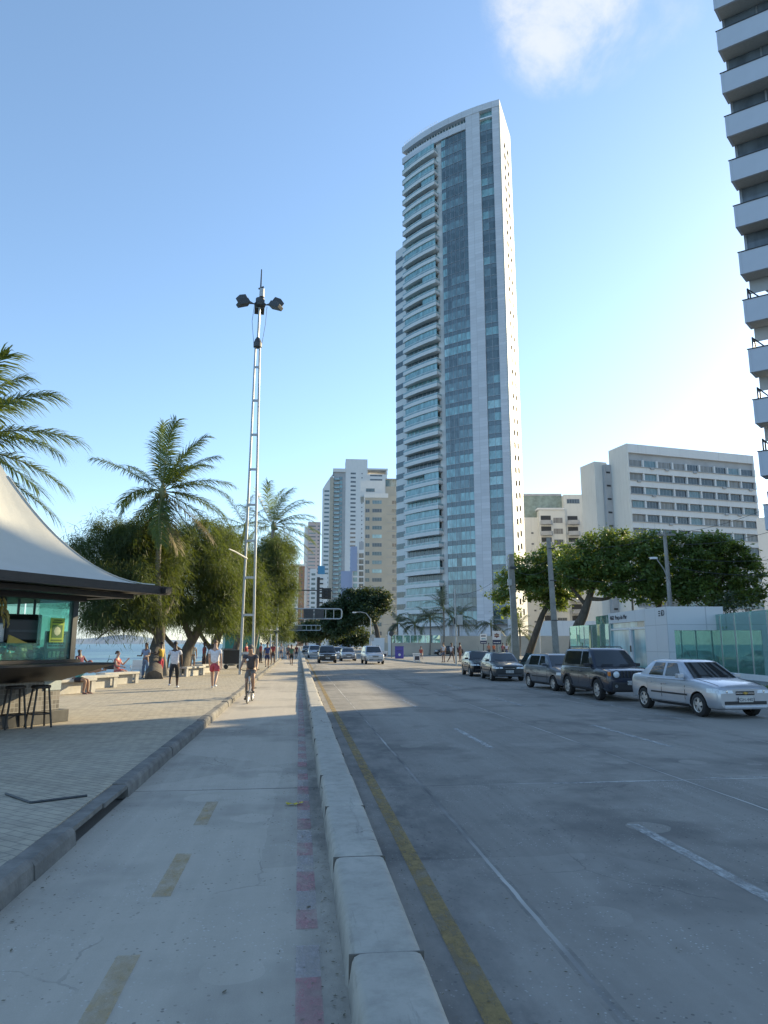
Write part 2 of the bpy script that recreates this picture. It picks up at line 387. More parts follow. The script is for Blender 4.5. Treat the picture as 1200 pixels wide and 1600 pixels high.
mb = MB(); mb.quad((-1.95,-12,.001),(.34,-12,.001),(.34,900,.001),(-1.95,900,.001)); struct(mb.build('bike_lane', m_lane))
mb = MB(); mb.quad((-30000,-3000,-2.2),(-9.3,-3000,-2.2),(-9.3,45000,-2.2),(-30000,45000,-2.2)); struct(mb.build('sea', sea_mat()))
# promenade slab with a drain slot cut in its kerb
PZ = .15
mb = MB(); mb.box(-9.2,-12,-3,-2.12,900,PZ); struct(mb.build('promenade', m_paver))
mb = MB(); y = -12.0; rr = random.Random(3)
dr0, dr1 = G(150,1283).y, G(196,1248).y
while y < 330:
    L = 1.0 if y < 60 else 12
    y1 = y + L
    dx = rr.uniform(-.012,.012); dz = rr.uniform(-.008,.008)
    segs = [(y+.004, y1-.004)]
    for a, b2 in segs:
        if a < dr1 and b2 > dr0:      # broken drain inlet: only the top lip is left
            mb.box(-2.12, a, .09, -1.96+dx, b2, PZ-.012)
            mb.box(-2.12, a, -.02, -2.10, b2, .09)
        else:
            mb.rings([[(-2.12,yy,-.02),(-1.93+dx,yy,-.02),(-1.945+dx,yy,.11+dz),(-1.965+dx,yy,PZ-.012+dz),(-1.99+dx,yy,PZ+.004+dz),(-2.12,yy,PZ+.004+dz)] for yy in (a,b2)])
    y = y1
o = struct(mb.build('promenade_kerb', m_pkerb))
# concrete kerb between bike lane and road, cast in lengths with rounded shoulders
mb = MB(); y = -8.0; k = 0
while y < 420:
    L = 1.72 if y < 60 else 14
    y1 = y+L; dx = rr.uniform(-.009,.009); dz = rr.uniform(-.006,.006); w = rr.uniform(-.008,.008)
    def sect(yy, g=0):
        x0, x1, h = .275+dx+g, .705+dx-g+w, .175+dz-g
        return [(x0-.0,yy,-.01),(x0+.022,yy,h*.78),(x0+.034,yy,h*.92),(x0+.058,yy,h*.985),(x0+.095,yy,h),(x1-.10,yy,h),(x1-.062,yy,h*.985),(x1-.038,yy,h*.92),(x1-.024,yy,h*.76),(x1,yy,-.01)]
    mb.rings([sect(y+.006,.010), sect(y+.03,.002), sect(y+.07), sect(y1-.07), sect(y1-.03,.002), sect(y1-.006,.010)])
    if y < 60: mb.box(.292, y1-.005, -.005, .688, y1+.005, .163, 1)  # dark strip in each gap draws the joint line
    y = y1; k += 1
def kerb_mat():
    m, t, b = newmat('median_kerb_concrete'); q = NB(t)
    P = q.n('ShaderNodeTexCoord').outputs['Object']; sep = q.n('ShaderNodeSeparateXYZ'); q.l(P, sep.inputs[0])
    col = q.mix(q.ramp(q.noise(q.map(P,(1,.6,1)), 1.6, 6, .65), .3, .7), (.36,.335,.29,1), (.48,.445,.385,1))
    col = q.mix(q.math('MULTIPLY', q.ramp(q.noise(P, 7, 6, .7), .45, .72), .55), col, (.25,.235,.205,1))
    scf = q.noise(q.map(P,(5,.5,3)), 1.5, 6, .75); col = q.mix(q.math('MULTIPLY', q.ramp(scf, .58, .72), .6), col, (.13,.125,.115,1))
    low = q.math('SUBTRACT', 1, q.math('DIVIDE', sep.outputs[2], .13), clamp=True)      # splash dirt at the foot
    col = q.mix(q.math('MULTIPLY', q.math('MULTIPLY', low, q.ramp(q.noise(P, 3, 5), .3, .6)), .7), col, (.12,.115,.11,1))
    crack = q.n('ShaderNodeTexVoronoi', feature='DISTANCE_TO_EDGE'); crack.inputs['Scale'].default_value = .9
    nn = q.n('ShaderNodeTexNoise'); nn.inputs['Scale'].default_value = 6; q.l(P, nn.inputs['Vector'])
    q.l(q.mix(.12, P, nn.outputs['Color']), crack.inputs['Vector'])
    cf = q.math('MULTIPLY', q.math('LESS_THAN', crack.outputs['Distance'], .004), q.ramp(q.noise(P, .9, 3), .56, .62))
    col = q.mix(cf, col, (.05,.05,.05,1))
    q.l(col, b.inputs['Base Color']); b.inputs['Roughness'].default_value = .9; b.inputs['Specular IOR Level'].default_value = .3
    q.l(q.bump(q.noise(P, 70, 5, .7), .4, .006), b.inputs['Normal'])
    return m
struct(mb.build('median_kerb', [kerb_mat(), mat('joint_dark', (.13,.12,.105), .95)], smooth=True, angle=50))

# markings, each sheet 4 mm above the one below
m_yel = worn_paint('yellow_paint', (.36,.25,.09), .42, 10, .85); m_wht = worn_paint('white_paint', (.60,.60,.58), .46, 12, .85)
m_red = worn_paint('red_paint', (.58,.27,.29), .46, 9, .62); m_whb = worn_paint('white_band', (.56,.50,.49), .46, 9, .6); m_yel2 = worn_paint('faded_yellow', (.58,.40,.17), .46, 12, .55)
def strip(name, m, x0, x1, y0, y1, z=.0045):
    b = MB(); n = max(1, int((y1-y0)/8))
    for i in range(n):
        a, c = y0+(y1-y0)*i/n, y0+(y1-y0)*(i+1)/n
        b.quad((x0,a,z),(x1,a,z),(x1,c,z),(x0,c,z))
    return b
struct(strip('x', None, .90, 1.03, -6, 300).build('yellow_edge_line', m_yel))
mb = MB()
for x, y0 in ((3.3,4.2),(6.42,12.1)):
    y = y0
    first = True
    while y < 250:
        L = 2.9 if x < 4 else 3.4
        y0_ = y; mb.quad((x-.06,y,.0045),(x+.06,y,.0045),(x+.06,y+L,.0045),(x-.06,y+L,.0045)); y += 8.1
struct(mb.build('lane_dashes', m_wht))
mb = MB(); mb.quad((3.25,9.17,.0045),(5.0,9.17,.0045),(5.0,9.215,.0045),(3.25,9.215,.0045)); mb.quad((.95,53.2,.0045),(8.6,53.2,.0045),(8.6,53.6,.0045),(.95,53.6,.0045)); mb.quad((5.3,9.3,.0045),(7.7,9.3,.0045),(7.7,9.34,.0045),(5.3,9.34,.0045))
mb.quad((9.0,16,.0045),(9.07,16,.0045),(9.07,33,.0045),(9.0,33,.0045)); mb.quad((11.3,14,.0045),(11.4,14,.0045),(11.4,24,.0045),(11.3,24,.0045))
struct(mb.build('stop_lines', m_wht))
mb = MB(); y = 1.52
while y < 9:
    p = y; mb.quad((-.99,y,.0055),(-.86,y,.0055),(-.86,y+1.05,.0055),(-.99,y+1.05,.0055)); y += 2.01
struct(mb.build('bike_lane_dashes', m_yel2))
mb = MB(); mw = MB(); y = 2.6; rr = random.Random(5)
while y < 26:
    L = rr.uniform(.32,.5)
    mb.quad((.02,y,.0055),(.155,y,.0055),(.155,y+L,.0055),(.02,y+L,.0055)); y += L
    L = rr.uniform(.3,.45); mw.quad((.02,y,.0055),(.155,y,.0055),(.155,y+L,.0055),(.02,y+L,.0055)); y += L+rr.choice((0,.05,.25))
struct(mb.build('red_edge_marking', m_red)); struct(mw.build('white_edge_marking', m_whb))

# pavement on the land side, its kerb, the lawn by the gatehouse
SW = [(12.9,-12),(12.9,44),(13.7,50),(13.4,55),(11.6,61),(10.4,74),(9.8,84),(9.8,140),(9.8,600),(60,600),(60,112),(46,110),(46,-12)]
mb = MB(); mb.prism(SW, -.02, PZ); struct(mb.build('sidewalk', m_walk))
mb = MB()
kp = SW[:9]; 
for (xa,ya),(xb,yb) in zip(kp[:-1], kp[1:]):
    d = Vector((xb-xa, yb-ya, 0)).normalized(); nrm = Vector((d.y, -d.x, 0))
    a, c = Vector((xa,ya,0)), Vector((xb,yb,0))
    mb.rings([[tuple(p - nrm*.02 + Vector((0,0,-.01))), tuple(p - nrm*.016 + Vector((0,0,PZ-.01))), tuple(p - nrm*.004+ Vector((0,0,PZ+.004))), tuple(p + nrm*.13 + Vector((0,0,PZ+.004))), tuple(p+nrm*.13+Vector((0,0,-.01)))] for p in (a, c)])
struct(mb.build('sidewalk_kerb', m_kerb))
m_grass_soil = mat('lawn_soil', (.055,.075,.025), .95, var=.4, scale=5)
mb = MB(); mb.prism([(14.2,16),(17.6,16),(17.6,33),(18.2,46),(17.0,57),(14.6,52),(14.0,44)], PZ-.01, PZ+.03); struct(mb.build('lawn', m_grass_soil))
n = 9000; rg = np.random.RandomState(4)
bx = rg.uniform(14.2,17.6,n); by = rg.uniform(16.2,52,n); hh = rg.uniform(.05,.15,n); an = rg.uniform(0,6.28,n); lean = rg.uniform(-.06,.06,(n,2))
V = np.zeros((n,3,3)); V[:,0] = np.stack([bx-.012*np.cos(an),by-.012*np.sin(an),np.full(n,PZ+.03)],1); V[:,1] = np.stack([bx+.012*np.cos(an),by+.012*np.sin(an),np.full(n,PZ+.03)],1); V[:,2] = np.stack([bx+lean[:,0],by+lean[:,1],PZ+.03+hh],1)
m_grass = leaf_mat('grass_blades', (.05,.085,.02), (.12,.16,.04), .3)
o = quads_mesh('grass', V, m_grass, k=3); tag(o, 'short green grass growing on the verge beside the gatehouse', 'grass', kind='stuff')
# faint headland on the sea horizon
mb = MB(); rr = random.Random(9); top = []
for i in range(31):
    t = i/30; top.append((-5200+t*3300+rr.uniform(-20,20), 14500+t*900, 30+150*math.sin(PI*min(1,t*1.05))**.8*(.55+.45*math.sin(t*7+1)**2)))
for i in range(30):
    a, c = top[i], top[i+1]; mb.quad((a[0],a[1]-400,-3),(c[0],c[1]-400,-3),c,a); mb.quad(a,c,(c[0],c[1]+900,-3),(a[0],a[1]+900,-3))
struct(mb.build('hills', mat('hazy_headland', (.22,.27,.32), 1, var=.1, scale=.001)))

# dead leaves and grit gathered along the kerbs
rg = np.random.RandomState(12); n = 1500
yy = rg.exponential(9, n)+2.0; side = rg.rand(n)
xx = np.where(side < .4, .27-rg.exponential(.10, n), np.where(side < .75, .76+rg.exponential(.18, n), -1.9+rg.exponential(.14, n)))
xx = np.where(rg.rand(n) < .2, rg.uniform(-1.8, 2.5, n), xx); xx = np.where((xx > .26)&(xx < .76), .22, xx)
a = rg.uniform(0, 6.28, n); L = rg.uniform(.004,.014,n)*np.where(rg.rand(n) < .06, 1.9, 1); w = L*rg.uniform(.25,.6,n)
c = np.stack([xx,yy,np.full(n,.009)],1); u = np.stack([np.cos(a),np.sin(a),rg.uniform(-.1,.2,n)],1)*L[:,None]; v = np.stack([-np.sin(a),np.cos(a),rg.uniform(-.2,.2,n)],1)*w[:,None]
o = quads_mesh('leaf_litter', np.stack([c-u, c+v, c+u, c-v],1), leaf_mat('dead_leaf', (.05,.045,.035), (.22,.19,.13), .05, .9)); tag(o, 'scattered dead leaf scraps and grit along the kerbs', 'leaf litter', kind='stuff')
# ================================================================== buildings
def render_mat(name, col, dirt=.5):
    m, t, b = newmat(name); q = NB(t)
    P = q.n('ShaderNodeTexCoord').outputs['Object']
    big = q.noise(P, .22, 5); col_ = q.mix(q.ramp(big, .3, .7), (*[c*.93 for c in col],1), (*col,1))
    runs = q.noise(q.map(P, (1.6,1.6,.10)), 1.3, 6, .7); col_ = q.mix(q.math('MULTIPLY', q.ramp(runs, .54, .74), dirt), col_, (*[c*.55 for c in col],1))
    spot = q.noise(P, 2.3, 6, .7); col_ = q.mix(q.math('MULTIPLY', q.ramp(spot, .55, .8), dirt*.5), col_, (*[c*.7 for c in col],1))
    q.l(col_, b.inputs['Base Color']); b.inputs['Roughness'].default_value = .85; b.inputs['Specular IOR Level'].default_value = .3
    q.l(q.bump(q.noise(P, 22, 4), .1, .01), b.inputs['Normal']); return m
m_white = render_mat('white_render', (.68,.68,.67), .35)
m_cream = mat('cream_render', (.60,.575,.52), .85, var=.08, scale=.3)
m_cream2 = render_mat('pale_cream_render', (.66,.65,.605), .4)
m_beige = mat('beige_tiles', (.42,.385,.32), .75, var=.08, scale=.3)
m_grey = mat('grey_render', (.36,.37,.38), .8, var=.12, scale=.4)
m_bluep = mat('blue_panels', (.26,.32,.47), .6, var=.06)
m_brown = mat('brown_tiles', (.28,.16,.11), .8, var=.1)
m_pink = mat('pinkish_render', (.50,.42,.40), .85, var=.08)
m_soffit = mat('balcony_soffit', (.42,.42,.41), .9, var=.1)
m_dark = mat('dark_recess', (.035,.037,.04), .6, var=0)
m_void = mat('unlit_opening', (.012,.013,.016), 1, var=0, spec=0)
m_frame = mat('window_frame_metal', (.30,.31,.32), .4, metal=.6, var=0)
m_rail = mat('white_railing', (.75,.75,.75), .4, var=0)
m_black = mat('black_metal', (.02,.02,.022), .45, var=.1)
def panel_mat(name, col, bw, bh, grout, var=.08, rough=.55, spec=.5, mort=.02):
    m, t, b = newmat(name); q = NB(t)
    P = q.n('ShaderNodeTexCoord').outputs['Object']; sep = q.n('ShaderNodeSeparateXYZ'); q.l(P, sep.inputs[0])
    cb = q.n('ShaderNodeCombineXYZ'); q.l(q.math('ADD', q.math('MULTIPLY', sep.outputs[0], 1), q.math('MULTIPLY', sep.outputs[1], .7)), cb.inputs[0]); q.l(sep.outputs[2], cb.inputs[1])
    br = q.n('ShaderNodeTexBrick'); br.offset = 0; q.l(cb.outputs[0], br.inputs['Vector']); br.inputs['Scale'].default_value = 1
    br.inputs['Brick Width'].default_value = bw; br.inputs['Row Height'].default_value = bh; br.inputs['Mortar Size'].default_value = mort
    br.inputs['Color1'].default_value = (*[c*(1-var) for c in col],1); br.inputs['Color2'].default_value = (*[c*(1+var) for c in col],1); br.inputs['Mortar'].default_value = (*grout,1)
    big = q.noise(P, .09, 4); c2 = q.mix(q.math('MULTIPLY', q.ramp(big,.4,.62), .35), br.outputs['Color'], (*[c*.8 for c in col],1))
    q.l(c2, b.inputs['Base Color']); b.inputs['Roughness'].default_value = rough; b.inputs['Specular IOR Level'].default_value = spec
    return m
m_clad = panel_mat('tower_cladding', (.56,.57,.60), 1.2, .75, (.40,.41,.43))
m_clad_w = panel_mat('tower_side_cladding', (.50,.495,.48), 1.2, .75, (.42,.415,.40), .05)
def glass_mat(name, col, rough=.06, spec=.8, var=.3, sc=(.9,.9,.3)):
    m, t, b = newmat(name); q = NB(t)
    P = q.n('ShaderNodeTexCoord').outputs['Object']
    n = q.noise(q.map(P, sc), 1.2, 3); q.l(q.mix(q.ramp(n,.35,.65), (*[c*(1-var) for c in col],1), (*[min(1,c*(1+var)) for c in col],1)), b.inputs['Base Color'])
    b.inputs['Roughness'].default_value = rough; b.inputs['Specular IOR Level'].default_value = spec
    return m
g_dark = glass_mat('dark_glass', (.07,.11,.125)); g_mid = glass_mat('grey_glass', (.135,.215,.24)); g_teal = glass_mat('teal_glass', (.20,.36,.385), .08); g_light = glass_mat('pale_blind_glass', (.32,.50,.52), .12)
g_spand = glass_mat('spandrel_glass', (.11,.155,.18), .15, .6, .12); g_rail = glass_mat('green_rail_glass', (.25,.36,.38), .1, .7, .15)
g_curt = glass_mat('curtained_glass', (.21,.205,.195), .25, .5, .35, (2.5,2.5,.1)); g_win = glass_mat('dim_window_glass', (.07,.085,.10), .08, .7)

# ---------------------------------------------------------------- the curved residential tower
K = Vector((47.3,152.8,0)); E1 = Vector((-.886,.463,0)); E2 = Vector((.463,.886,0)); RAD = 56.0
def TP(a, off=0, z=0):
    th = a/RAD; la = (RAD+off)*math.sin(th); lb = RAD-(RAD+off)*math.cos(th)
    p = E1*la + E2*lb; return (p.x, p.y, z)
def TS(b, off=0, z=0):      # the straight right-hand flank: b metres inward, off outward
    p = E2*b - E1*off; return (p.x, p.y, z)
def arcbox(mb, a0, a1, o0, o1, z0, z1, m=0, n=None):
    n = n or max(1, int(abs(a1-a0)/1.5)); rs = []
    for i in range(n+1):
        a = a0+(a1-a0)*i/n; rs.append([TP(a,o0,z0),TP(a,o1,z0),TP(a,o1,z1),TP(a,o0,z1)])
    mb.rings(rs, True, m)
tower = thing('residential_tower', 'very tall slender tower with a curved balcony front and a bright white flank', 'tower', K)
FH, Z0, NF = 3.06, 6.0, 41; ZT = Z0+NF*FH
# core: walls behind everything
mb = MB(); core = [TP(a,-1.9) for a in (.4,4,8,12,16,20,24,28,30)] + [tuple(E1*27+E2*13.5), tuple(E2*13.9 + E1*.4)]
mb.prism(core, 0, ZT+1.4); mb.build('core_wall', m_clad, tower)
mb = MB(); arcbox(mb, 5.3, 9.05, -1.95, .0, 0, ZT+4.2, n=3); mb.build('pier', m_clad, tower)
mb = MB(); arcbox(mb, 0, 2.0, -1.95, 0, 0, 137, n=2); mb.build('corner_pier', m_clad, tower)
mb = MB(); mb.rings([[TS(.0,.02,z),TS(14.3,.02,z),TS(14.3,-.38,z),TS(.0,-.38,z)] for z in (0,137)]); mb.build('flank_wall', m_clad_w, tower)
mb = MB(); arcbox(mb, 16.7, 18.4, -1.95, -.75, 0, ZT+.2, n=2); mb.build('recess_wall', m_white, tower)
mb = MB(); arcbox(mb, 0, 30.2, -1.9, .12, 135.2, 137.0); arcbox(mb, 9.05, 30.2, -1.9, .1, ZT+.2, ZT+2.0); mb.build('crown_bands', m_clad, tower)
mb = MB(); arcbox(mb, 9.05, 29.8, -1.5, -1.2, ZT+2.0, 135.2); mb.build('penthouse_glazing', g_mid, tower)
mb = MB()
for i in range(22): a = 10+i*.9; arcbox(mb, a, a+.1, -1.2, -.9, ZT+2.0, 135.2, n=1)
mb.build('penthouse_mullions', m_rail, tower)
mb = MB()
for i in range(13):
    a = 17.5+i; mb.tube([TP(a,-.2,137), TP(a,-.2,138)], .035, 5)
mb.tube([TP(17.5+i*.75,-.2,138) for i in range(17)], .035, 5); mb.tube([TP(17.5+i*.75,-.2,137.5) for i in range(17)], .025, 5); mb.build('roof_railing', m_rail, tower)
mb = MB(); mb.prism([TP(a,-3) for a in (8,14,22)] + [tuple(E1*16+E2*11), tuple(E1*8+E2*11)], ZT+1.4, 135.0); mb.build('roof_house', m_clad, tower)
# rear wing, lower
mb = MB(); wz = 109
w0 = [Vector(TP(30.25,-2.0)), Vector(TP(36.3,-2.0)), Vector(TP(36.3,-2.0))+E2*9, Vector(TP(29.0,-2.2))+E2*10]
mb.prism([tuple(p) for p in w0], 0, wz); mb.build('rear_wing', m_white, tower)
wl_ = MB()
for zc in (0,):
    a, c = w0[0], w0[1]; d = (c-a).normalized(); nn = Vector((d.y,-d.x,0)); nn = nn if nn.y < 0 else -nn
    p = a+d*2.2+nn*.06; q2 = c+nn*.06+d*.05; r2 = q2+E2*1.6
    wl_.quad(tuple(p), tuple(q2), tuple(q2+Vector((0,0,1.35))), tuple(p+Vector((0,0,1.35)))); wl_.quad(tuple(q2), tuple(r2), tuple(r2+Vector((0,0,1.35))), tuple(q2+Vector((0,0,1.35))))
wm = None
for f in range(34):
    z = Z0+f*FH+1.1
    if z > wz-2: break
    if wm is None: wm = wl_.build('wing_window', g_dark, tower, loc=(0,0,z))
    else: link('wing_window', wm.data, tower, (0,0,z))
# balconies: deep white parapet, glass rail with a pale handrail, shaded recess behind
def balcony_mesh(depth, glazed):
    b = MB(); a0, a1 = 18.0, 30.1
    n = 9
    def off(a): t = (a-a0)/(a1-a0); return .2+depth*(1-t)**.8
    rs = []
    for i in range(n+1):
        a = a0-.15+(a1-a0+.15)*i/n; o = off(max(a,a0)); rs.append([TP(a,-.95,-.22),TP(a,o,-.22),TP(a,o,0),TP(a,-.95,0)])
    b.rings(rs, True, 3)
    rs = []
    for i in range(n+1):
        a = a0-.15+(a1-a0+.15)*i/n; o = off(max(a,a0)); rs.append([TP(a,o-.1,-.25),TP(a,o+.02,-.25),TP(a,o+.02,.62),TP(a,o-.1,.62)])
    b.rings(rs, True, 0)
    rs = [[TP(a,o-.06,.62),TP(a,o-.02,.62),TP(a,o-.02,1.12),TP(a,o-.06,1.12)] for a, o in [(a0-.15+(a1-a0+.15)*i/n, off(max(a0, a0-.15+(a1-a0+.15)*i/n))) for i in range(n+1)]]
    b.rings(rs, True, 1)
    b.tube([TP(a0-.15+(a1-a0+.15)*i/n, off(max(a0, a0-.15+(a1-a0+.15)*i/n))-.04, 1.15) for i in range(n+1)], .05, 6, 2)
    o = off(a0); e = a0-.15   # the short end
    for z0, z1, m in ((-.25,.62,0),(.62,1.12,1)):
        b.rings([[TP(e,-.8,z0),TP(e+.1,-.8,z0),TP(e+.1,-.8,z1),TP(e,-.8,z1)],[TP(e,o,z0),TP(e+.1,o,z0),TP(e+.1,o,z1),TP(e,o,z1)]], True, m)
    b.tube([TP(e+.05,-1,1.15),TP(e+.05,o,1.15)], .05, 6, 2)
    if glazed:   # enclosed with sliding glass
        rs = [[TP(a,o-.3,1.15),TP(a,o-.25,1.15),TP(a,o-.25,2.8),TP(a,o-.3,2.8)] for a, o in [(a0+glazed*i/4, off(a0+glazed*i/4)) for i in range(5)]]
        b.rings(rs, True, 4)
    return b
bal = [balcony_mesh(d, g).build('balcony', [m_white, g_rail, m_rail, m_white, g_teal], None) for d, g in ((.85,0),(1.1,0),(.85,11.5),(.85,4.5))]
rec = []
for k, gm in enumerate((g_mid, g_spand, g_teal)):
    b = MB(); arcbox(b, 18.4, 30.0, -1.95, -.85, 0, 2.84)
    for i in range(9): arcbox(b, 18.5+i*1.35, 18.62+i*1.35, -.85, -.78, 0, 2.84, 1, 1)
    rec.append(b.build('balcony_door', [gm, m_frame], None))
rr = random.Random(21)
for f in range(NF):
    z = Z0+f*FH
    src = bal[rr.choice((0,2,3,2) if f % 3 else (0,1))]
    link('balcony', src.data, tower, (0,0,z)); link('balcony_door', rec[rr.choice((0,1,1,2))].data, tower, (0,0,z))
for o in bal+rec: bpy.data.objects.remove(o)
# curtain wall and the narrow window strip: one window per storey
def curtain(seed, a0, a1, n, off):
    b = MB(); rr = random.Random(seed); base = (3,2,2,1,4,2,1,3,3,2)[seed % 10]
    arcbox(b, a0, a1, -1.9, off-.04, 0, 1.08, 0, 4)
    w = (a1-a0)/n
    for i in range(n):
        m = base if rr.random() < .86 else rr.choice((1,2,2,3,4))
        arcbox(b, a0+w*i+.03, a0+w*(i+1)-.03, -1.9, off, 1.12, 3.02, m, 1)
        if rr.random() < .06: arcbox(b, a0+w*i+.03, a0+w*(i+1)-.03, off, off+.015, 1.12, 1.9, 3 if m != 3 else 2, 1)
    for i in range(n+1): arcbox(b, max(a0, a0+w*i-.035), min(a1, a0+w*i+.035), -1.9, off+.05, 0, 3.05, 5, 1)
    arcbox(b, a0, a1, -1.9, off+.05, 1.04, 1.12, 5, 4)
    return b
CM = [g_spand, g_dark, g_mid, g_teal, g_light, m_frame]
cw = [curtain(s, 9.05, 16.4, 6, -.25).build('curtain_window', CM) for s in range(10)]
sw = [curtain(s+10, 2.0, 5.3, 2, -.3).build('strip_window', CM) for s in range(8)]
for f in range(NF):
    bias = rr.random()
    z = Z0+f*FH
    ci = rr.choice((0,4,7,8)) if (f < 15 and bias < .85) or (f < 27 and bias < .35) or bias < .1 else rr.choice((1,2,5,9) if f < 27 else (3,6,2,5))  # darker panes higher up; the reflected tone is put into the glass colour
    link('curtain_window', cw[ci].data, tower, (0,0,z)); link('strip_window', sw[rr.choice((0,4,7,2,3)) if f < 20 else rr.choice((1,2,3,5,6,6,3,0))].data, tower, (0,0,z))
for o in cw+sw: bpy.data.objects.remove(o)
mb = MB(); arcbox(mb, 2.0, 5.3, -1.2, -1.0, 131.5, 135.2, 0, 2); arcbox(mb, 2.0, 5.3, -1.0, -.2, 133.0, 133.3, 1, 2); mb.build('roof_terrace_glass', [g_teal, m_rail], tower)
fw_ = None
for b_, f0 in ((5.2,0),(9.4,0)):
    for f in range(NF-1):
        z = Z0+f*FH+1.5+(.9 if b_ > 6 else 0)
        if fw_ is None:
            w = MB(); w.rings([[TS(b_-.8,.02,zz),TS(b_+.8,.02,zz),TS(b_+.8,.07,zz),TS(b_-.8,.07,zz)] for zz in (0,1.3)]); fw_ = w.build('flank_window', m_void, tower, loc=(0,0,z)); base_b = b_
        else:
            d = E2*(b_-base_b); link('flank_window', fw_.data, tower, (d.x,d.y,z))

# ---------------------------------------------------------------- straight-sided buildings, local x along the front, -y towards the viewer
def facade_window(w, h, glass, frame=m_frame, bars=1, ac=False, out=.05):
    b = MB(); b.box(-w/2,-out*.5,0,w/2,.02,h,1)
    b.box(-w/2,-out,0,w/2,-out*.4,.06,0); b.box(-w/2,-out,h-.06,w/2,-out*.4,h,0); b.box(-w/2,-out,.06,-w/2+.06,-out*.4,h-.06,0); b.box(w/2-.06,-out,.06,w/2,-out*.4,h-.06,0)
    for i in range(bars): x = -w/2+w*(i+1)/(bars+1); b.box(x-.03,-out*.9,.06,x+.03,-out*.4,h-.06,0)
    return b
_wc = {}
def window(parent, name, x, y, z, w, h, glass, bars=1, side=None, frame=None, rz=None):
    key = (name, w, h, glass.name, bars)
    if key not in _wc:
        o = facade_window(w, h, glass, bars=bars).build(name, [frame or m_frame, glass], parent); _wc[key] = o.data
    else: o = link(name, _wc[key], parent)
    o.location = (x, y, z)
    if side == 'l': o.rotation_euler.z = -PI/2
    if side == 'r': o.rotation_euler.z = PI/2
    if rz is not None: o.rotation_euler.z = rz
    return o
def walls(parent, name, boxes, m):
    b = MB()
    for q in boxes: b.box(*q)
    return b.build(name, m, parent)

# slab hotel with ribbon windows
hd = Vector((34.0,6.4,0)); hz = math.atan2(hd.y, hd.x); HW = hd.length; HH = 45.6
hotel = thing('hotel_block', 'white slab block with long ribbon windows, behind the broad green trees', 'building', (71.7,145.3,0), hz)
walls(hotel, 'wall', [(0,.5,0,HW,6.6,HH-.4)], m_grey)
walls(hotel, 'end_wall', [(-.35,-.12,0,.02,6.6,HH)], m_cream2)
walls(hotel, 'parapet', [(.02,-.1,HH-2.0,HW+.3,6.5,HH)], m_white)
walls(hotel, 'far_end_wall', [(HW,-.1,0,HW+.3,6.5,HH-2)], m_white)
rr = random.Random(31)
for f in range(13):
    z = HH-2.0-(f+1)*3.1
    walls(hotel, 'spandrel', [(.02,-.1,z-1.45,HW,.48,z)], m_white)
    walls(hotel, 'shade_ledge', [(.02,-.35,z-.14,HW,-.11,z-.02)], m_grey)
    x = .4; k = 0
    while x < HW-2:
        w = 3.7 if k % 3 != 2 else 4.2
        window(hotel, 'window', x+w/2, .46, z+.03, round(w-.5,2), 1.6, rr.choice((g_curt,g_win,g_win,g_mid,g_dark)), bars=3)
        walls(hotel, 'window_pier', [(x+w-.45,-.02,z,x+w-.08,.48,z+1.64)], m_white) if f < 8 else None
        if rr.random() < .2: walls(hotel, 'air_conditioner', [(x+w/2-.45,-.45,z-.5,x+w/2+.45,-.12,z-.02)], m_grey)
        x += w; k += 1
walls(hotel, 'stair_tower', [(-3.9,7.2,0,-.6,13,HH-2.6)], m_cream2)
walls(hotel, 'stair_recess', [(-1.9,6.0,0,-.36,7.18,HH-3.4)], m_grey)
for f in range(11): walls(hotel, 'stair_window', [(-1.7,5.94,HH-5.5-f*3.1,-.7,5.99,HH-5.1-f*3.1)], m_dark)
walls(hotel, 'podium', [(-24,-6,0,10,-.4,6.2)], m_white); walls(hotel, 'podium_opening', [(-16,-6.06,2.4,2,-6.01,4.6)], m_dark); walls(hotel, 'podium_balustrade', [(-16.4,-6.5,2.2,2.4,-6.4,3.1)], m_cream)

# cream apartment block with grey angled balconies
ad = Vector((78.88-63.24,183.79-189.74,0)); az_ = math.atan2(ad.y, ad.x)+R_(14)
apt = thing('apartment_block', 'cream block with stacked grey balconies between the tall tower and the slab hotel', 'building', (63.5,191,0), az_)
walls(apt, 'wall', [(-2.5,1.2,0,3.1,10,37),(3.1,.0,0,10.4,10,39),(10.4,.6,0,17.2,10,43.5),(17.2,1.2,0,21,10,38)], m_cream2)
walls(apt, 'roof_storey', [(-2.5,3.0,37,10.38,9.6,43.6)], mat('green_netting', (.24,.30,.275), .8, var=.25, scale=.8))
walls(apt, 'roof_edge', [(-2.7,2.8,43.6,10.36,9.8,44.2)], m_grey); walls(apt, 'wall_cap', [(2.6,-.3,39,10.2,2.9,39.5)], m_white)
for f in range(12):
    z = 37.2-f*3.1-2.4
    for bx in (3.3,11.0):
        b = MB(); b.prism([(bx,0),(bx,-1.1),(bx+2.7,-1.5),(bx+3.2,-.9),(bx+3.2,.55)], z-.1, z+1.05); b.build('balcony', m_grey, apt)
        b = MB(); b.box(bx+.2,-.06 if bx < 5 else .54,z+1.1,bx+3.0,-.01 if bx < 5 else .59,z+2.5); b.build('balcony_opening', m_dark, apt)
    window(apt, 'window', 8.3, -.02, z+.4, 2.6, 1.5, rr.choice((g_curt,g_win,g_mid)), bars=3)
    window(apt, 'window', 19.2, 1.18, z+.2, 2.5, 1.5, rr.choice((g_curt,g_win,g_mid)), bars=3)
    if f: window(apt, 'small_window', 1.2, 1.18, z+.6, .7, .45, g_win, bars=0)
window(apt, 'window', 13, .58, 40.9, 3.6, 1.3, g_win, bars=4)

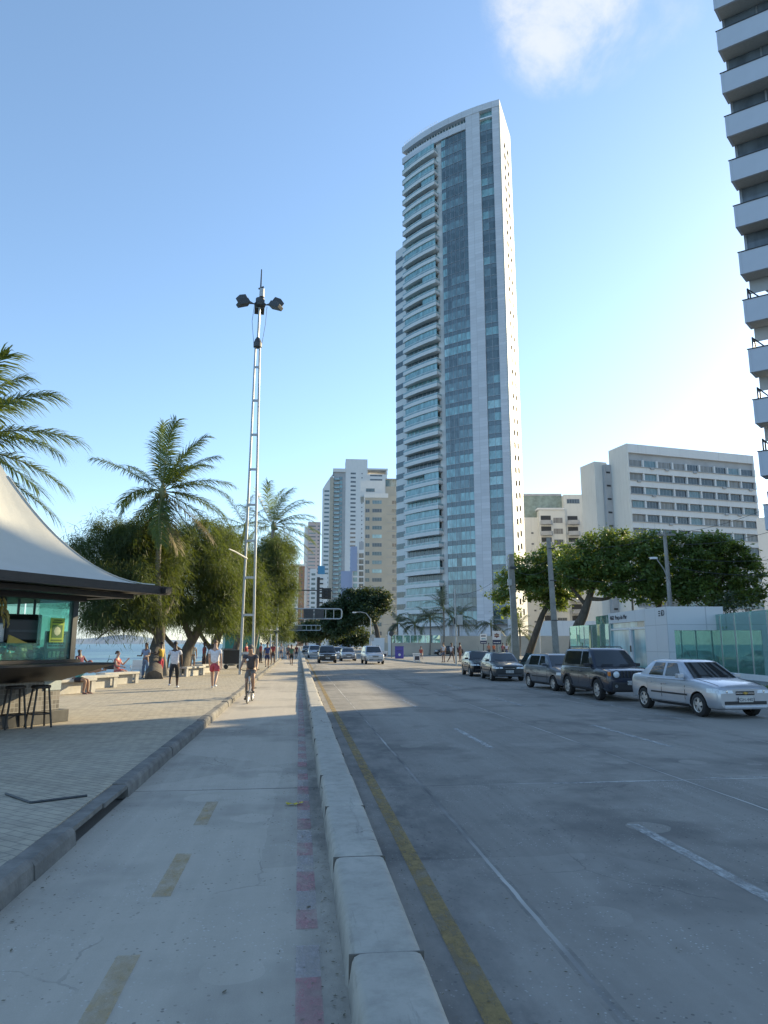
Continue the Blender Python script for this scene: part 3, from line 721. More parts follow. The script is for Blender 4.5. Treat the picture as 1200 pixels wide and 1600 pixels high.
# beige tiled block behind the tower's left edge
beige = thing('beige_block', 'beige tiled block with a white stepped top, between the blue block and the curved tower', 'building', (22.4,249,0), R_(-5))
walls(beige, 'wall', [(0,0,0,14,14,54.2)], m_beige); walls(beige, 'side_wall', [(-.3,-.05,0,-.003,14,55)], m_white)
walls(beige, 'upper_storeys', [(-1.6,2.2,54.2,7.5,13,60.2)], m_white); walls(beige, 'upper_shaft', [(7.5,2.0,54.2,14,13,58),(7.5,2.0,60.6,14,13,61.0)], m_beige)
walls(beige, 'top_window_storey', [(7.6,2.4,58,13.6,12,60.6)], g_mid); walls(beige, 'top_band', [(-.3,-.12,53.4,8.4,-.003,55)], m_white)  # grey glass box stands for the dark top windows
for f in range(17):
    z = 53.4-2.0-f*3.1
    window(beige, 'window', 1.0, -.01, z-.3, 1.5, 1.35, rr.choice((g_win,g_dark)), bars=1); window(beige, 'window', 4.4, -.01, z-.3, 3.4, 1.35, rr.choice((g_win,g_dark,g_mid)) if f not in (4,8) else g_light, bars=3)
    window(beige, 'window', 10.6, -.01, z-.3, 1.7, 1.3, rr.choice((g_win,g_dark,g_curt)), bars=1)
    walls(beige, 'floor_band', [(7.8,-.08,z-1.0,13.9,-.003,z-.85)], m_grey)
    window(beige, 'side_window', -.31, 4, z-.3, 3.6, 1.2, g_mid, bars=1, side='l')
window(beige, 'window', 2.0, 2.18, 56, 3.2, 1.3, g_dark, bars=2)
# blue panelled block
blue = thing('blue_block', 'mid rise block with blue panels beside dark glazing, above the big dark street tree', 'building', (20.2,359,0), R_(-3))
walls(blue, 'wall', [(5,.4,0,13,12,49)], m_white); walls(blue, 'blue_panel', [(.2,0,0,5,12,38),(4.9,-.1,38.01,8.3,10,50.6)], m_bluep); walls(blue, 'blue_fin', [(5,-.3,0,5.9,.38,38)], m_bluep)
walls(blue, 'roof_house', [(9.4,2,49.01,12.6,8,53.4)], m_grey)
for f in range(13):
    z = 45-f*3.1; window(blue, 'window', 7.4, .39, z, 2.2, 2.2, g_teal, bars=1); window(blue, 'balcony_glazing', 10.6, .39, z-.2, 2.8, 2.4, g_dark, bars=1)
# tall stepped white tower with green balconies
tall = thing('stepped_tower', 'tall pale tower with a raised centre and green glass balconies, left of the beige block', 'tower', (14.6,505,0), R_(-2))
walls(tall, 'dark_flank', [(0,0,0,5.4,16,112)], m_white)
b = MB(); b.rings([[(0,y_,112.01),(5.4,y_,112.01),(7.6,y_,124),(5.4,y_,121),(2.2,y_,116)] for y_ in (0,14)]); b.build('sloping_top', m_white, tall)
walls(tall, 'cream_strip', [(5.4,-.2,0,8.0,16,121)], m_beige); walls(tall, 'balcony_shaft', [(8.0,.4,0,15.0,16,125)], m_grey); walls(tall, 'dark_strip', [(14.6,.1,0,16.6,.38,125)], m_grey)
walls(tall, 'centre_wall', [(16.6,-.2,0,32.6,16,135)], m_white); walls(tall, 'top_storey', [(7.4,-.8,125,16.58,14,127.6)], m_white)
walls(tall, 'right_wall', [(32.6,.6,0,47,16,124),(46.2,.5,124,47.4,14,127.2),(32.61,0,127.2,47.6,15,128.4)], m_white)
for f in range(36):
    z = 119-f*3.15
    window(tall, 'flank_window', 3.2, -.01, z-9, 3.6, 1.3, g_dark, bars=0)
    b = MB(); b.prism([(8.2,.3),(8.6,-1.2),(12.2,-1.6),(12.6,.3)], z, z+1.1) if f == 0 else None
    if f == 0: balc = b.build('balcony', g_rail, tall); bz = z
    else: link('balcony', balc.data, tall, (0,0,z-bz))
    window(tall, 'shaft_window', 13.2, .39, z+.4, 2.2, 2.3, rr.choice((g_teal,g_mid)), bars=0)
    window(tall, 'window', 22.2, -.21, z+4.5, 3.8, 1.3, g_win, bars=2); window(tall, 'small_window', 28.6, -.21, z+4.7, .8, .9, g_win, bars=0)
    if f < 14: window(tall, 'right_window', 39, .59, z+3.5, 9, 1.1, g_win, bars=2)
# far blocks along the bend of the avenue
pinkb = thing('pink_tower', 'pinkish tower with banded dark windows, far along the avenue', 'tower', (4.6,650,0), 0)
walls(pinkb, 'wall', [(1.5,0,0,13,14,112.6)], m_pink); walls(pinkb, 'side_fin', [(-1.8,2,0,1.49,14,108)], m_white)
for f in range(30):
    z = 108-f*3.3; window(pinkb, 'window', 5.4, -.02, z, 6.4, 1.1, g_mid if f % 3 else g_win, bars=3); window(pinkb, 'small_window', 11.2, -.02, z, 1.8, 1.2, g_dark, bars=0)
brown = thing('brown_edged_block', 'pale block with a brown tiled corner strip, far along the avenue', 'building', (-8.5,600,0), 0)
walls(brown, 'wall', [(0,.3,0,7.0,14,65)], m_white); walls(brown, 'brown_strip', [(7.0,0,0,12.0,14,66)], m_brown); walls(brown, 'roof_slab', [(-.6,-.4,66.01,12.4,14,67.6)], m_white)
for f in range(19): window(brown, 'window', 3.6, .29, 61-f*3.2, 4.2, 1.3, g_mid, bars=2); window(brown, 'small_window', 9.6, -.01, 61-f*3.2, 1.0, 1.0, g_win, bars=0)
slab = thing('dark_banded_block', 'white block with a blue roof box and rows of dark ledges, far along the avenue', 'building', (6.4,470,0), 0)
walls(slab, 'wall', [(0,0,0,4.2,12,50.5),(4.2,.4,0,11.4,12,47)], m_white); walls(slab, 'roof_box', [(5.0,.2,47.01,9.6,6,52.5)], mat('blue_tank', (.05,.22,.38), .5)); walls(slab, 'dark_strip', [(4.6,.2,0,6.4,.39,45)], m_dark)
for f in range(14): walls(slab, 'dark_ledge', [(6.4,-.1,43.4-f*3.1,8.6,.39,44.3-f*3.1)], m_dark); window(slab, 'window', 2.1, -.01, 46-f*3.1, 2.6, 1.5, g_dark, bars=0)
hazy = thing('distant_block', 'low pale block seen through the gantry, farthest along the avenue', 'building', (-21,700,0), 0)
walls(hazy, 'wall', [(0,0,0,15,14,48)], m_white); walls(hazy, 'side_wall', [(15,1,0,24,14,40)], m_cream2)
for f in range(13):
    window(hazy, 'window', 4, -.01, 44-f*3.2, 4.4, 1.3, g_mid, bars=1); window(hazy, 'window', 11, -.01, 44-f*3.2, 4.4, 1.3, g_win, bars=1)

# near building at the right edge: stacked balconies with deep parapets
bd = Vector((.76,-.65,0)); bz_ = math.atan2(bd.y, bd.x)
near = thing('balcony_building', 'tall building of deep white balconies cut by the right border of the photo', 'building', (25.0,35.3,0), bz_)
BW = 26
NFB = 19
# local: x runs along the front towards the near right, +y (left of x) is away from the street corner
b = MB(); b.prism([(3.4,1.3),(BW,1.3),(BW,12),(4.4,12)], 0, 23); b.prism([(.25,1.2),(BW,1.2),(BW,12),(3.6,12)], 23.01, NFB*3+1); b.build('wall', m_grey, near)
walls(near, 'podium', [(2.65,.5,0,BW,1.19,3.2)], m_white)
g_near = glass_mat('balcony_back_glass', (.11,.13,.15), .1, .5)
def near_balcony(open_rail):
    b = MB()
    pl = [(0,0),(BW,0),(BW,1.19),(.16,1.19)]
    b.prism(pl, -.16, 0, 1)
    # parapet along front and the slanted end
    def wallseg(p, q, t, z0, z1, m):
        d = (Vector((*q,0))-Vector((*p,0))).normalized(); nn = Vector((-d.y,d.x,0))*t
        b.prism([p, q, (q[0]+nn.x,q[1]+nn.y), (p[0]+nn.x,p[1]+nn.y)], z0, z1, m)
    wallseg((BW,-.02),(-.02,-.02),-.14,-.18,1.18,0); wallseg((-.02,-.02),(.14,1.18),-.14,-.18,1.18,0)
    wallseg((BW,-.06),(-.06,-.06),-.06,1.18,1.23,2)
    if open_rail:
        b.tube([(.25,.2,1.23),(.25,.2,1.95)], .05, 6, 2); b.tube([(.3,1.0,1.23),(.3,1.0,1.95)], .05, 6, 2); b.tube([(.25,.2,1.92),(.3,1.0,1.92)], .05, 6, 2); b.tube([(.25,.2,1.92),(.85,.2,1.23)], .04, 6, 2)
    return b
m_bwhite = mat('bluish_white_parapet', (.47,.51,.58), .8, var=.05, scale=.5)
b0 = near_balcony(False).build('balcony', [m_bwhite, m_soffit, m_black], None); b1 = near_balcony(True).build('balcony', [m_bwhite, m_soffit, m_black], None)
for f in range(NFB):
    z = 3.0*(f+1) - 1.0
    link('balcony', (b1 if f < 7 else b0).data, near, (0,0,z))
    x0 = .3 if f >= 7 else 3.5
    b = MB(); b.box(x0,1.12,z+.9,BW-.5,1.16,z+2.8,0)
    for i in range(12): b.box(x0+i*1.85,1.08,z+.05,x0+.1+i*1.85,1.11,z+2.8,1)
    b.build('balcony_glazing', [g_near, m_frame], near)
    if f < 7: b = MB(); b.box(.3,1.12,z+2.0,3.45,1.16,z+2.82); b.build('transom_panel', m_grey, near)
for o in (b0, b1): bpy.data.objects.remove(o)
# narrow block seen past the trees at the right edge, and an unseen block added to shade the road
nb = thing('narrow_grey_block', 'narrow plain grey block behind the right end of the green trees', 'building', A(1183,830,95).xy.to_3d(), R_(-38))
walls(nb, 'wall', [(0,0,0,9,9,16.6)], m_white); walls(nb, 'dark_side', [(1.4,-.05,0,9,-.003,15.8)], m_grey)
for f in range(4): window(nb, 'window', 4, -.055, 3+f*3.2, 2, 1.3, g_win, bars=1)

shade_blk = thing('added_shade_block', 'plain low block added out of view beyond the right border to shade the road', 'building', (45,47,0), PI/2-PI)
shade_blk.rotation_euler.z = -PI/2; shade_blk.location = (45,63,0)
walls(shade_blk, 'wall', [(0,.5,0,17,14,18.2)], m_cream2); walls(shade_blk, 'parapet', [(-.1,0,18.21,17.1,14,18.9)], m_white)
for f in range(5):
    for i in range(4): window(shade_blk, 'window', 2.2+i*4.2, .48, 2.2+f*3.3, 2.6, 1.5, rr.choice((g_curt,g_win,g_mid)), bars=2)
# ================================================================== trees and palms
m_bark = mat('rough_bark', (.10,.085,.07), .95, var=.35, scale=6, bump=.8, bscale=14, stretch=(1,1,.25))
m_palmbark = mat('palm_bark', (.22,.20,.17), .9, var=.25, scale=5, bump=.7, bscale=22, stretch=(.6,.6,2.2))
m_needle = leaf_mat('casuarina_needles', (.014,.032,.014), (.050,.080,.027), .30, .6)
m_needle2 = leaf_mat('casuarina_sunny_needles', (.015,.038,.017), (.062,.100,.033), .32, .6)  # lighter copy of the needles with the sun put into its colour
m_almond = leaf_mat('sea_almond_leaves', (.04,.085,.03), (.12,.195,.05), .4, .42)
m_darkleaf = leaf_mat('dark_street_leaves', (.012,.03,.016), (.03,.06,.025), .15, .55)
m_frond = leaf_mat('palm_leaflets', (.030,.062,.020), (.105,.150,.038), .30, .36)
m_frond_dry = leaf_mat('dry_palm_leaflets', (.13,.10,.055), (.24,.19,.10), .25, .6)
m_frond_grey = leaf_mat('dusty_palm_leaflets', (.05,.065,.05), (.10,.115,.075), .2, .6)
m_rachis = mat('palm_rachis', (.16,.17,.07), .6, var=.2)

def frond_arrays(d0, L, droop, wind=(0,0,0), leaf=.62, n=46, rs=None, twist=0.0):
    rs = rs or random
    d0 = Vector(d0).normalized(); p = Vector((0,0,0)); pts = [p.copy()]; N = 14; d = d0.copy()
    for i in range(N):
        t = (i+1)/N
        d = (d + Vector((0,0,-1))*droop*(.35+1.3*t)/N*1.5 + Vector(wind)*t/N*1.6).normalized()
        p = p + d*L/N; pts.append(p.copy())
    def at(t):
        f = min(t, .9999)*N; i = int(f); return pts[i].lerp(pts[i+1], f-i), (pts[i+1]-pts[i]).normalized()
    Q = []; wv = Vector(wind)
    for k in range(n):
        t = .10 + .89*(k/(n-1))**.95; P, T = at(t)
        side = T.cross(Vector((0,0,1)))
        if side.length < .05: side = T.cross(Vector((0,1,0)))
        side.normalize(); upv = side.cross(T).normalized()
        ln0 = 1.45*leaf*(.40+.60*math.sin(PI*min(1,.16+.74*t))**.7)
        for s in (-1, 1):
            if rs.random() < .05: continue
            ln = ln0*rs.uniform(.75,1.12); a = (side*s*(.95-.25*t) + T*(.38+.7*t*t) + upv*rs.uniform(-.15,.28) + wv*rs.uniform(.1,.45)).normalized()
            w = a.cross(upv).normalized()*rs.uniform(.016,.025)*(1.25 if L > 4 else 1); p0 = P; g = rs.uniform(.28,.62)
            for j in range(3):
                p1 = p0 + a*ln*(.36,.34,.30)[j]; w0, w1 = w*(.7,1,.75)[j], w*(1,.75,.1)[j]
                Q.append([p0-w0, p0+w0, p1+w1, p1-w1]); p0 = p1; a = (a + Vector((0,0,-1))*g + wv*.22).normalized()
    return pts, Q
def make_frond(parent, loc, *a, m=None, name='frond', **k):
    pts, Q = frond_arrays(*a, **k)
    V = np.array([[tuple(x) for x in q] for q in Q]); o = quads_mesh(name, V, m or m_frond, parent)
    me = o.data
    b = MB(); L = len(pts); b.tube(pts, [.032*(1-.85*i/(L-1)) for i in range(L)], 5)
    bm = bmesh.new(); bm.from_mesh(me); base = len(bm.verts)
    vs = [bm.verts.new(v) for v in b.v]
    for f in b.f: bm.faces.new([vs[i] for i in f]).material_index = 1
    bm.to_mesh(me); bm.free(); me.materials.append(m_rachis); o.location = loc
    return o
def palm(label, base, crown, specs, Lf, leaf=.62, r0=.17, bend=(0,0), n=46, seed=1, wind=(.35,0,.05), nuts=True, m=None, group=None, dry=()):
    rs = random.Random(seed); base = Vector(base); crown = Vector(crown)
    t = thing('coconut_palm', label, 'palm tree', base, 0, group)
    rel = crown-base; pts = []; rad = []
    for i in range(22):
        f = i/21; p = rel*f + Vector((bend[0],bend[1],0))*math.sin(PI*f); pts.append(p); rad.append(r0*(1.35-.55*f**.4 if f > .06 else 1.6-f*6)*(1+.04*(i%2)))
    b = MB(); b.tube(pts, rad, 10); b.build('trunk', m_palmbark, t, smooth=True)
    b = MB(); b.lathe([(r0*.8,-.5),(r0*1.25,-.2),(r0*1.2,.05),(r0*.7,.3),(.03,.5)], rel, 10); b.build('crown_shaft', m_rachis, t, smooth=True)
    for i, sp in enumerate(specs):
        ang, dep, L, dr = sp; a = R_(ang); h = math.sqrt(max(0, 1-dep*dep)); d = (math.cos(a)*h, dep, math.sin(a)*h)
        make_frond(t, rel + Vector(d)*.12, d, Lf*L, dr, m=(m_frond_dry if i in dry else m), wind=wind, leaf=leaf, n=int(n*1.5), rs=rs)
    if nuts:
        for k in range(5):
            a = rs.uniform(0, 6.28); b = MB(); b.lathe([(.005,-.16),(.07,-.12),(.105,-.02),(.09,.09),(.005,.14)], rel+Vector((math.cos(a)*.3, math.sin(a)*.3, -.22)), 8); b.build('coconut', m_rachis, t, smooth=True)
    return t
# beside the kiosk; fronds swept towards the land by the sea wind
palm('tall coconut palm with wind-swept fronds in front of the dark casuarinas', (-6.75,38.0,PZ), A(254,768,37.6),
     [(100,.15,1.08,.12),(86,-.3,1.02,.25),(74,.35,1.05,.3),(66,-.15,1.0,.4),(57,.25,.98,.45),(80,.6,.9,.5),(45,-.5,.95,.6),(30,.2,1.0,.55),(20,-.3,1.05,.75),(5,.35,.95,.7),(-6,-.2,1.1,.7),(-22,.3,1.0,.6),(-38,-.3,1.05,.4),(-52,.1,.95,.3),(-75,-.35,.95,.2),(-88,-.6,1.0,.15),(-100,.3,.8,.2),(-125,-.2,.8,.3),(-140,.2,.85,.4),(178,-.3,.7,1.1),(160,.35,.75,.9),(147,-.1,1.02,.35),(135,.4,.9,.4)],
     3.55, .66, .15, (-.28,0), 50, 11, dry=(12,14))
palm('largest palm, rising behind the kiosk tent with its long fronds cut by the left border', (-11.6,20.4,PZ-.1), A(-105,700,22),
     [(88,0,1.0,.35),(70,.3,1.0,.4),(62,-.3,1.05,.45),(50,.1,1.05,.5),(40,-.4,1.0,.55),(28,.2,1.1,.5),(18,-.2,1.1,.6),(8,.3,1.05,.65),(-3,-.3,1.05,.6),(-16,.1,1.1,.5),(-28,-.2,1.12,.45),(-40,.3,1.1,.35),(-50,-.1,1.08,.3),(-64,.2,.9,.2),(110,.2,1,.4),(150,-.2,1,.5),(180,.2,1,.6),(-150,.1,.9,.4)],
     3.15, .74, .2, (-.2,0), 58, 12)
palm('coconut palm with bent fronds rising right of the floodlight mast', (-3.9,60.5,PZ), A(427,822,62),
     [(120,.1,.95,.3),(105,-.2,1.0,.35),(90,.3,1.05,.4),(78,-.3,1.0,.5),(66,.2,1.0,.6),(55,-.1,1.05,.6),(42,.3,1.05,.65),(30,-.3,1.0,.7),(18,.1,1.1,.75),(4,.3,1.0,.7),(-8,-.1,1.05,.6),(-24,.2,1.05,.45),(-40,-.2,1.0,.3),(-95,.2,.7,.2),(160,.2,.85,.6),(140,-.1,.9,.5),(178,.2,.7,.9)],
     3.75, .70, .16, (.2,0), 42, 13, wind=(.5,0,.08), dry=(11,))
palm('pale palm half hidden by the casuarinas behind the floodlight mast', (-8.4,72,PZ), A(384,822,72),
     [(150,.1,1,.6),(120,-.2,1,.5),(60,.2,1,.6),(30,-.2,1,.8),(170,.3,.9,.9),(10,.2,.9,.9),(90,.2,1,.5)], 3.4, .7, .16, (0,0), 30, 14, m=m_frond_grey, nuts=False)
for i, (u, v, D, L, lab) in enumerate(((621,973,112,2.5,'short palm behind the beige wall at the far corner of the tower'),(648,976,111,2.3,'small palm behind the wall, below the lowest white balconies'),(672,966,103,2.9,'slim grey palm standing before the wall below the balconies'),
        (693,950,102,3.4,'tallest dusty palm of those before the curved tower'),(716,965,106,3.0,'dusty palm behind the traffic signal pole'),(767,975,104,2.6,'small palm behind the two white street signs'),(812,985,98,2.6,'sunlit small palm beside the leaning almond trunk'))):
    rs = random.Random(40+i); c = A(u, v, D)
    sp = [(rs.uniform(-50,230), rs.uniform(-.6,.6), rs.uniform(.8,1.05), rs.uniform(.5,1.0)) for _ in range(15)]
    palm(lab, (c.x-.15, c.y, PZ), c, sp, L, .6, .12, (.1,0), 26, 60+i, wind=(.3,0,0), nuts=False, m=m_frond_grey, group='small palms in front of the tower')

def limb_tree(t, limbs, m=m_bark, n=9):
    b = MB()
    for pts, r0, r1 in limbs:
        P = [Vector(p) for p in pts]; L = len(P); fine = []
        for i in range(L-1):                                   # smooth through the points
            p0, p1, p2, p3 = P[max(i-1,0)], P[i], P[i+1], P[min(i+2,L-1)]
            for k in range(4):
                s = k/4; fine.append(.5*((2*p1)+(p2-p0)*s+(2*p0-5*p1+4*p2-p3)*s*s+(3*p1-p0-3*p2+p3)*s**3))
        fine.append(P[-1]); q = len(fine)
        b.tube(fine, [r0+(r1-r0)*i/(q-1) for i in range(q)], n)
    return b.build('trunk', m, t, smooth=True)
def drooping(lobes, per, seed, clumps=26):
    rg = np.random.RandomState(seed); out = []
    for c, r in lobes:
        c = np.array(c); r = np.array(r); k = max(8, int(clumps*1.4*(r[0]*r[2])**.75))
        d = rg.normal(size=(k,3)); d /= np.linalg.norm(d,axis=1)[:,None]; cc = c + d*r*rg.uniform(.45,1.14,(k,1))
        for q in cc:
            m = int(per*1.7*rg.uniform(.5,1.6)); s = rg.uniform(.16,.42)
            g = rg.normal(size=(m,3)); p = q + g*np.array([s,s,s*.8])
            p[:,2] -= .25*(g[:,0]**2+g[:,1]**2)*s
            hang = rg.rand(m)**1.5; ln = rg.uniform(.14,.34,m)*(.7+.9*hang)
            dirv = rg.normal(size=(m,3))*.55 + np.stack([np.full(m,.18), np.zeros(m), -.25-1.1*hang],1); dirv += (p-q)*1.5
            dirv /= np.linalg.norm(dirv,axis=1)[:,None]; sv = np.cross(dirv, rg.normal(size=(m,3))); sv /= np.linalg.norm(sv,axis=1)[:,None]; sv *= rg.uniform(.012,.026,(m,1))
            e = p + dirv*ln[:,None]
            out.append(np.stack([p-sv*.6, p+sv*.6, e+sv*.3, e-sv*.3],1))
    return np.concatenate(out)
def casuarina(label, base, limbs, lobes, per=60, seed=0, m=m_needle, group='casuarinas along the promenade', clumps=26):
    base = Vector(base); t = thing('casuarina_tree', label, 'tree', base, 0, group)
    limb_tree(t, [([Vector(p)-base for p in pts], a, b) for pts, a, b in limbs])
    rg = np.random.RandomState(seed+90); extra = []
    for c, r in lobes:
        for _ in range(4):
            d = rg.normal(size=3); d[2] = d[2]*.6+.15; d /= np.linalg.norm(d); q = np.array(c)+d*np.array(r)*rg.uniform(1.05,1.35); s_ = rg.uniform(.2,.5); extra.append((tuple(q),(s_,s_,s_*.8)))
    V = np.concatenate([drooping(lobes, per, seed, clumps=clumps), drooping(extra, per*.35, seed+5, clumps=clumps)]); V = V - np.array(base)[None,None]
    quads_mesh('crown', V.astype(np.float32), m, t)
    return t
def AL(u, v, D, rx, ry, rz): c = A(u,v,D); return ((c.x,c.y,c.z),(rx,ry,rz))
b1 = G(240,1061,PZ)
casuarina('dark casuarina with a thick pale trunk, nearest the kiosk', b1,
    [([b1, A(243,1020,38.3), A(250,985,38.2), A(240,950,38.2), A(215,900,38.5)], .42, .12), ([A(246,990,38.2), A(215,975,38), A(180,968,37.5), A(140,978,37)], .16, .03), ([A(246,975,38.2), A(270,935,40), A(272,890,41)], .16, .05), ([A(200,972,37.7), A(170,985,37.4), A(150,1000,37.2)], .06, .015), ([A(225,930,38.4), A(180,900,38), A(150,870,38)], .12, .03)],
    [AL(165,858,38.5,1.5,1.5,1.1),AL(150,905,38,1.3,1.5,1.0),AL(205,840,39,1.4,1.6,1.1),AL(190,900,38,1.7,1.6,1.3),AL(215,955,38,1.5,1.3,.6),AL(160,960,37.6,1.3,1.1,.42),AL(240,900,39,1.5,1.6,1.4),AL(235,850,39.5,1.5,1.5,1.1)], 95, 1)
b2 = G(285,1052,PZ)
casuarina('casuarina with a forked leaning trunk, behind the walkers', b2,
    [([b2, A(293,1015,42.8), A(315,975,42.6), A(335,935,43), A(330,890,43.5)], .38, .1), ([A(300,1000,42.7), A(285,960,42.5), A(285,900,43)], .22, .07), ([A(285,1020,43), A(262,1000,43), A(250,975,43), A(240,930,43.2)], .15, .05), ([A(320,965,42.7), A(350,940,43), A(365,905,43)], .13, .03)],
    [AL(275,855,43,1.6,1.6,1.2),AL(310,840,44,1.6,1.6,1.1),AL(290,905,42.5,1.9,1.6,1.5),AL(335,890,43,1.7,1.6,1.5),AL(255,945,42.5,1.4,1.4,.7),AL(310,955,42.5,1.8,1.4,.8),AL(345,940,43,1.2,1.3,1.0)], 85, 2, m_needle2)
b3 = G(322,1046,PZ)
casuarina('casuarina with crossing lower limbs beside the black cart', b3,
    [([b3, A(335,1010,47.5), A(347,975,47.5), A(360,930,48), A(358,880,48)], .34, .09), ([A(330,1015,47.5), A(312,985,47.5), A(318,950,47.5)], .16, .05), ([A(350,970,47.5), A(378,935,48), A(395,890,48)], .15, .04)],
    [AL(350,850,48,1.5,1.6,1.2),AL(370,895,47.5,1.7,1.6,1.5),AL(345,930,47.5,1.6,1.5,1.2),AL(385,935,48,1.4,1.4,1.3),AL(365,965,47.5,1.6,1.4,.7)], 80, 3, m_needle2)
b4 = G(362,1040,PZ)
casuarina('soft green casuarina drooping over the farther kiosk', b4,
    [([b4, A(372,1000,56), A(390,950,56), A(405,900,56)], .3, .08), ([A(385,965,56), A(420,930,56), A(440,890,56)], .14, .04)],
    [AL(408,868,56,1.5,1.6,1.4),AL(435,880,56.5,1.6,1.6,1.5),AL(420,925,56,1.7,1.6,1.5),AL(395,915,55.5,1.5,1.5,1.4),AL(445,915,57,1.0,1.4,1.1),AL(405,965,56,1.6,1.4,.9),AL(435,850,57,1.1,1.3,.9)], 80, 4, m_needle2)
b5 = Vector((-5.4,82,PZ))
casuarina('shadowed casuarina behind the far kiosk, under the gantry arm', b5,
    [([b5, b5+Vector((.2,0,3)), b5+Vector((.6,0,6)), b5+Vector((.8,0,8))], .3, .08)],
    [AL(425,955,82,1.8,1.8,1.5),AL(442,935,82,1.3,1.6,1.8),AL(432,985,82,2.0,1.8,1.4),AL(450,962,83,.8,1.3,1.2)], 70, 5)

def leaf_clumps(lobes, seed, per=46, size=.26, clumps=22, spread=.42, flat=.6):
    rg = np.random.RandomState(seed); out = []
    for c, r in lobes:
        c = np.array(c); r = np.array(r); k = max(5, int(clumps*(r[0]*r[1]+r[0]*r[2])**.8*.56))
        d = rg.normal(size=(k,3)); d /= np.linalg.norm(d,axis=1)[:,None]; cc = c + d*r*rg.uniform(.55,1.03,(k,1))
        for q, dv in zip(cc, d):
            m = int(per*rg.uniform(.35,1.7)); s = spread*rg.uniform(.6,1.45)
            p = q + rg.normal(size=(m,3))*np.array([s,s,s*flat])*.62
            nrm = dv*.35 + np.array([0,0,.75]) + rg.normal(size=(m,3))*.55; nrm /= np.linalg.norm(nrm,axis=1)[:,None]
            t = rg.normal(size=(m,3)); t -= (t*nrm).sum(1)[:,None]*nrm; t /= np.linalg.norm(t,axis=1)[:,None]; bt = np.cross(nrm,t)
            L = size*rg.uniform(.5,1.4,(m,1))*rg.choice([.8,1.0,1.25]); w = L*rg.uniform(.2,.32,(m,1))
            out.append(np.stack([p, p+t*L*.62+bt*w, p+t*L, p+t*L*.62-bt*w],1))
    return np.concatenate(out)
def broad_tree(name, label, base, limbs, lobes, seed, m, per=46, size=.26, clumps=22, spread=.42, group=None):
    base = Vector(base); t = thing(name, label, 'tree', base, 0, group)
    limb_tree(t, [([Vector(p)-base for p in pts], a, b) for pts, a, b in limbs])
    V = leaf_clumps(lobes, seed, per, size, clumps, spread) - np.array(base)[None,None]
    quads_mesh('crown', V.astype(np.float32), m, t); return t
AG = 'sea almond trees beside the gatehouse'
b = G(822,1036,PZ)
broad_tree('sea_almond_tree', 'sea almond with a dark trunk leaning right, left of the utility pole', b,
    [([b, A(832,1005,60), A(848,960,60), A(860,935,60), A(852,905,60)], .36, .1), ([A(853,948,60), A(880,935,60), A(900,940,60)], .14, .04), ([A(855,925,60), A(825,900,60), A(800,895,60)], .14, .03), ([A(858,925,60), A(880,890,60), A(885,870,60)], .14, .03)],
    [AL(800,905,60,1.6,1.7,.9),AL(822,905,60,1.6,1.7,.9),AL(850,900,60,1.6,1.7,.9),AL(885,925,60,1.2,1.4,.7),AL(785,930,60,.9,1.2,.6),AL(825,885,60,1.6,1.8,.9),AL(860,872,60.5,1.7,1.8,.9),AL(880,900,60,1.5,1.6,.9),AL(840,925,59.5,1.5,1.5,.7),AL(898,880,60,1.3,1.5,1.0),AL(868,945,60,1.0,1.2,.5),AL(797,955,60,.7,.9,.4)], 7, m_almond, group=AG)
b = A(897,1032,56); b.z = PZ
broad_tree('sea_almond_tree', 'sea almond with a thick forked trunk behind the glass fence left of the gatehouse', b,
    [([b, A(900,990,56), A(912,960,56), A(922,930,56), A(935,895,56)], .5, .16), ([A(915,945,56), A(895,920,56), A(880,900,56)], .18, .05), ([A(918,935,56), A(950,935,55.5), A(975,915,55.5)], .18, .05), ([A(928,910,56), A(960,890,56), A(985,860,56)], .2, .05)],
    [AL(910,865,56,1.7,1.9,1.1),AL(945,850,56,1.8,1.9,1.1),AL(975,845,56.5,1.6,1.8,.9),AL(935,885,55.5,1.7,1.8,.9),AL(990,870,56,1.7,1.8,1.1),AL(1010,848,57,1.3,1.6,.8),AL(965,895,55,1.5,1.5,.6),AL(890,890,56,1.3,1.5,.9),AL(1005,900,56,1.3,1.5,.8),AL(925,905,56,1.5,1.6,.8),AL(900,905,56,1.4,1.5,.7),AL(990,925,55,1.5,1.5,.7),AL(955,915,55,1.3,1.4,.6)], 8, m_almond, group=AG)
b = A(1030,1010,58); b.z = PZ
broad_tree('sea_almond_tree', 'sea almond whose flat crown spreads above the gatehouse roof', b,
    [([b, A(1028,985,58), A(1030,945,58), A(1040,910,58)], .34, .12), ([A(1030,945,58), A(1005,920,58), A(985,905,58)], .15, .04), ([A(1033,935,58), A(1065,910,58), A(1085,880,58)], .15, .04)],
    [AL(1025,870,58,1.7,1.8,1.2),AL(1060,850,58,1.7,1.8,.9),AL(1050,895,57.5,1.8,1.8,1.0),AL(1090,870,58,1.8,1.8,1.2),AL(1020,915,57.5,1.4,1.5,.8),AL(1075,915,57.5,1.6,1.6,.8),AL(1045,930,57,1.6,1.5,.7),AL(1090,930,57,1.4,1.5,.7),AL(1105,850,58,1.4,1.6,.9)], 9, m_almond, group=AG)
b = A(1125,1000,60); b.z = PZ
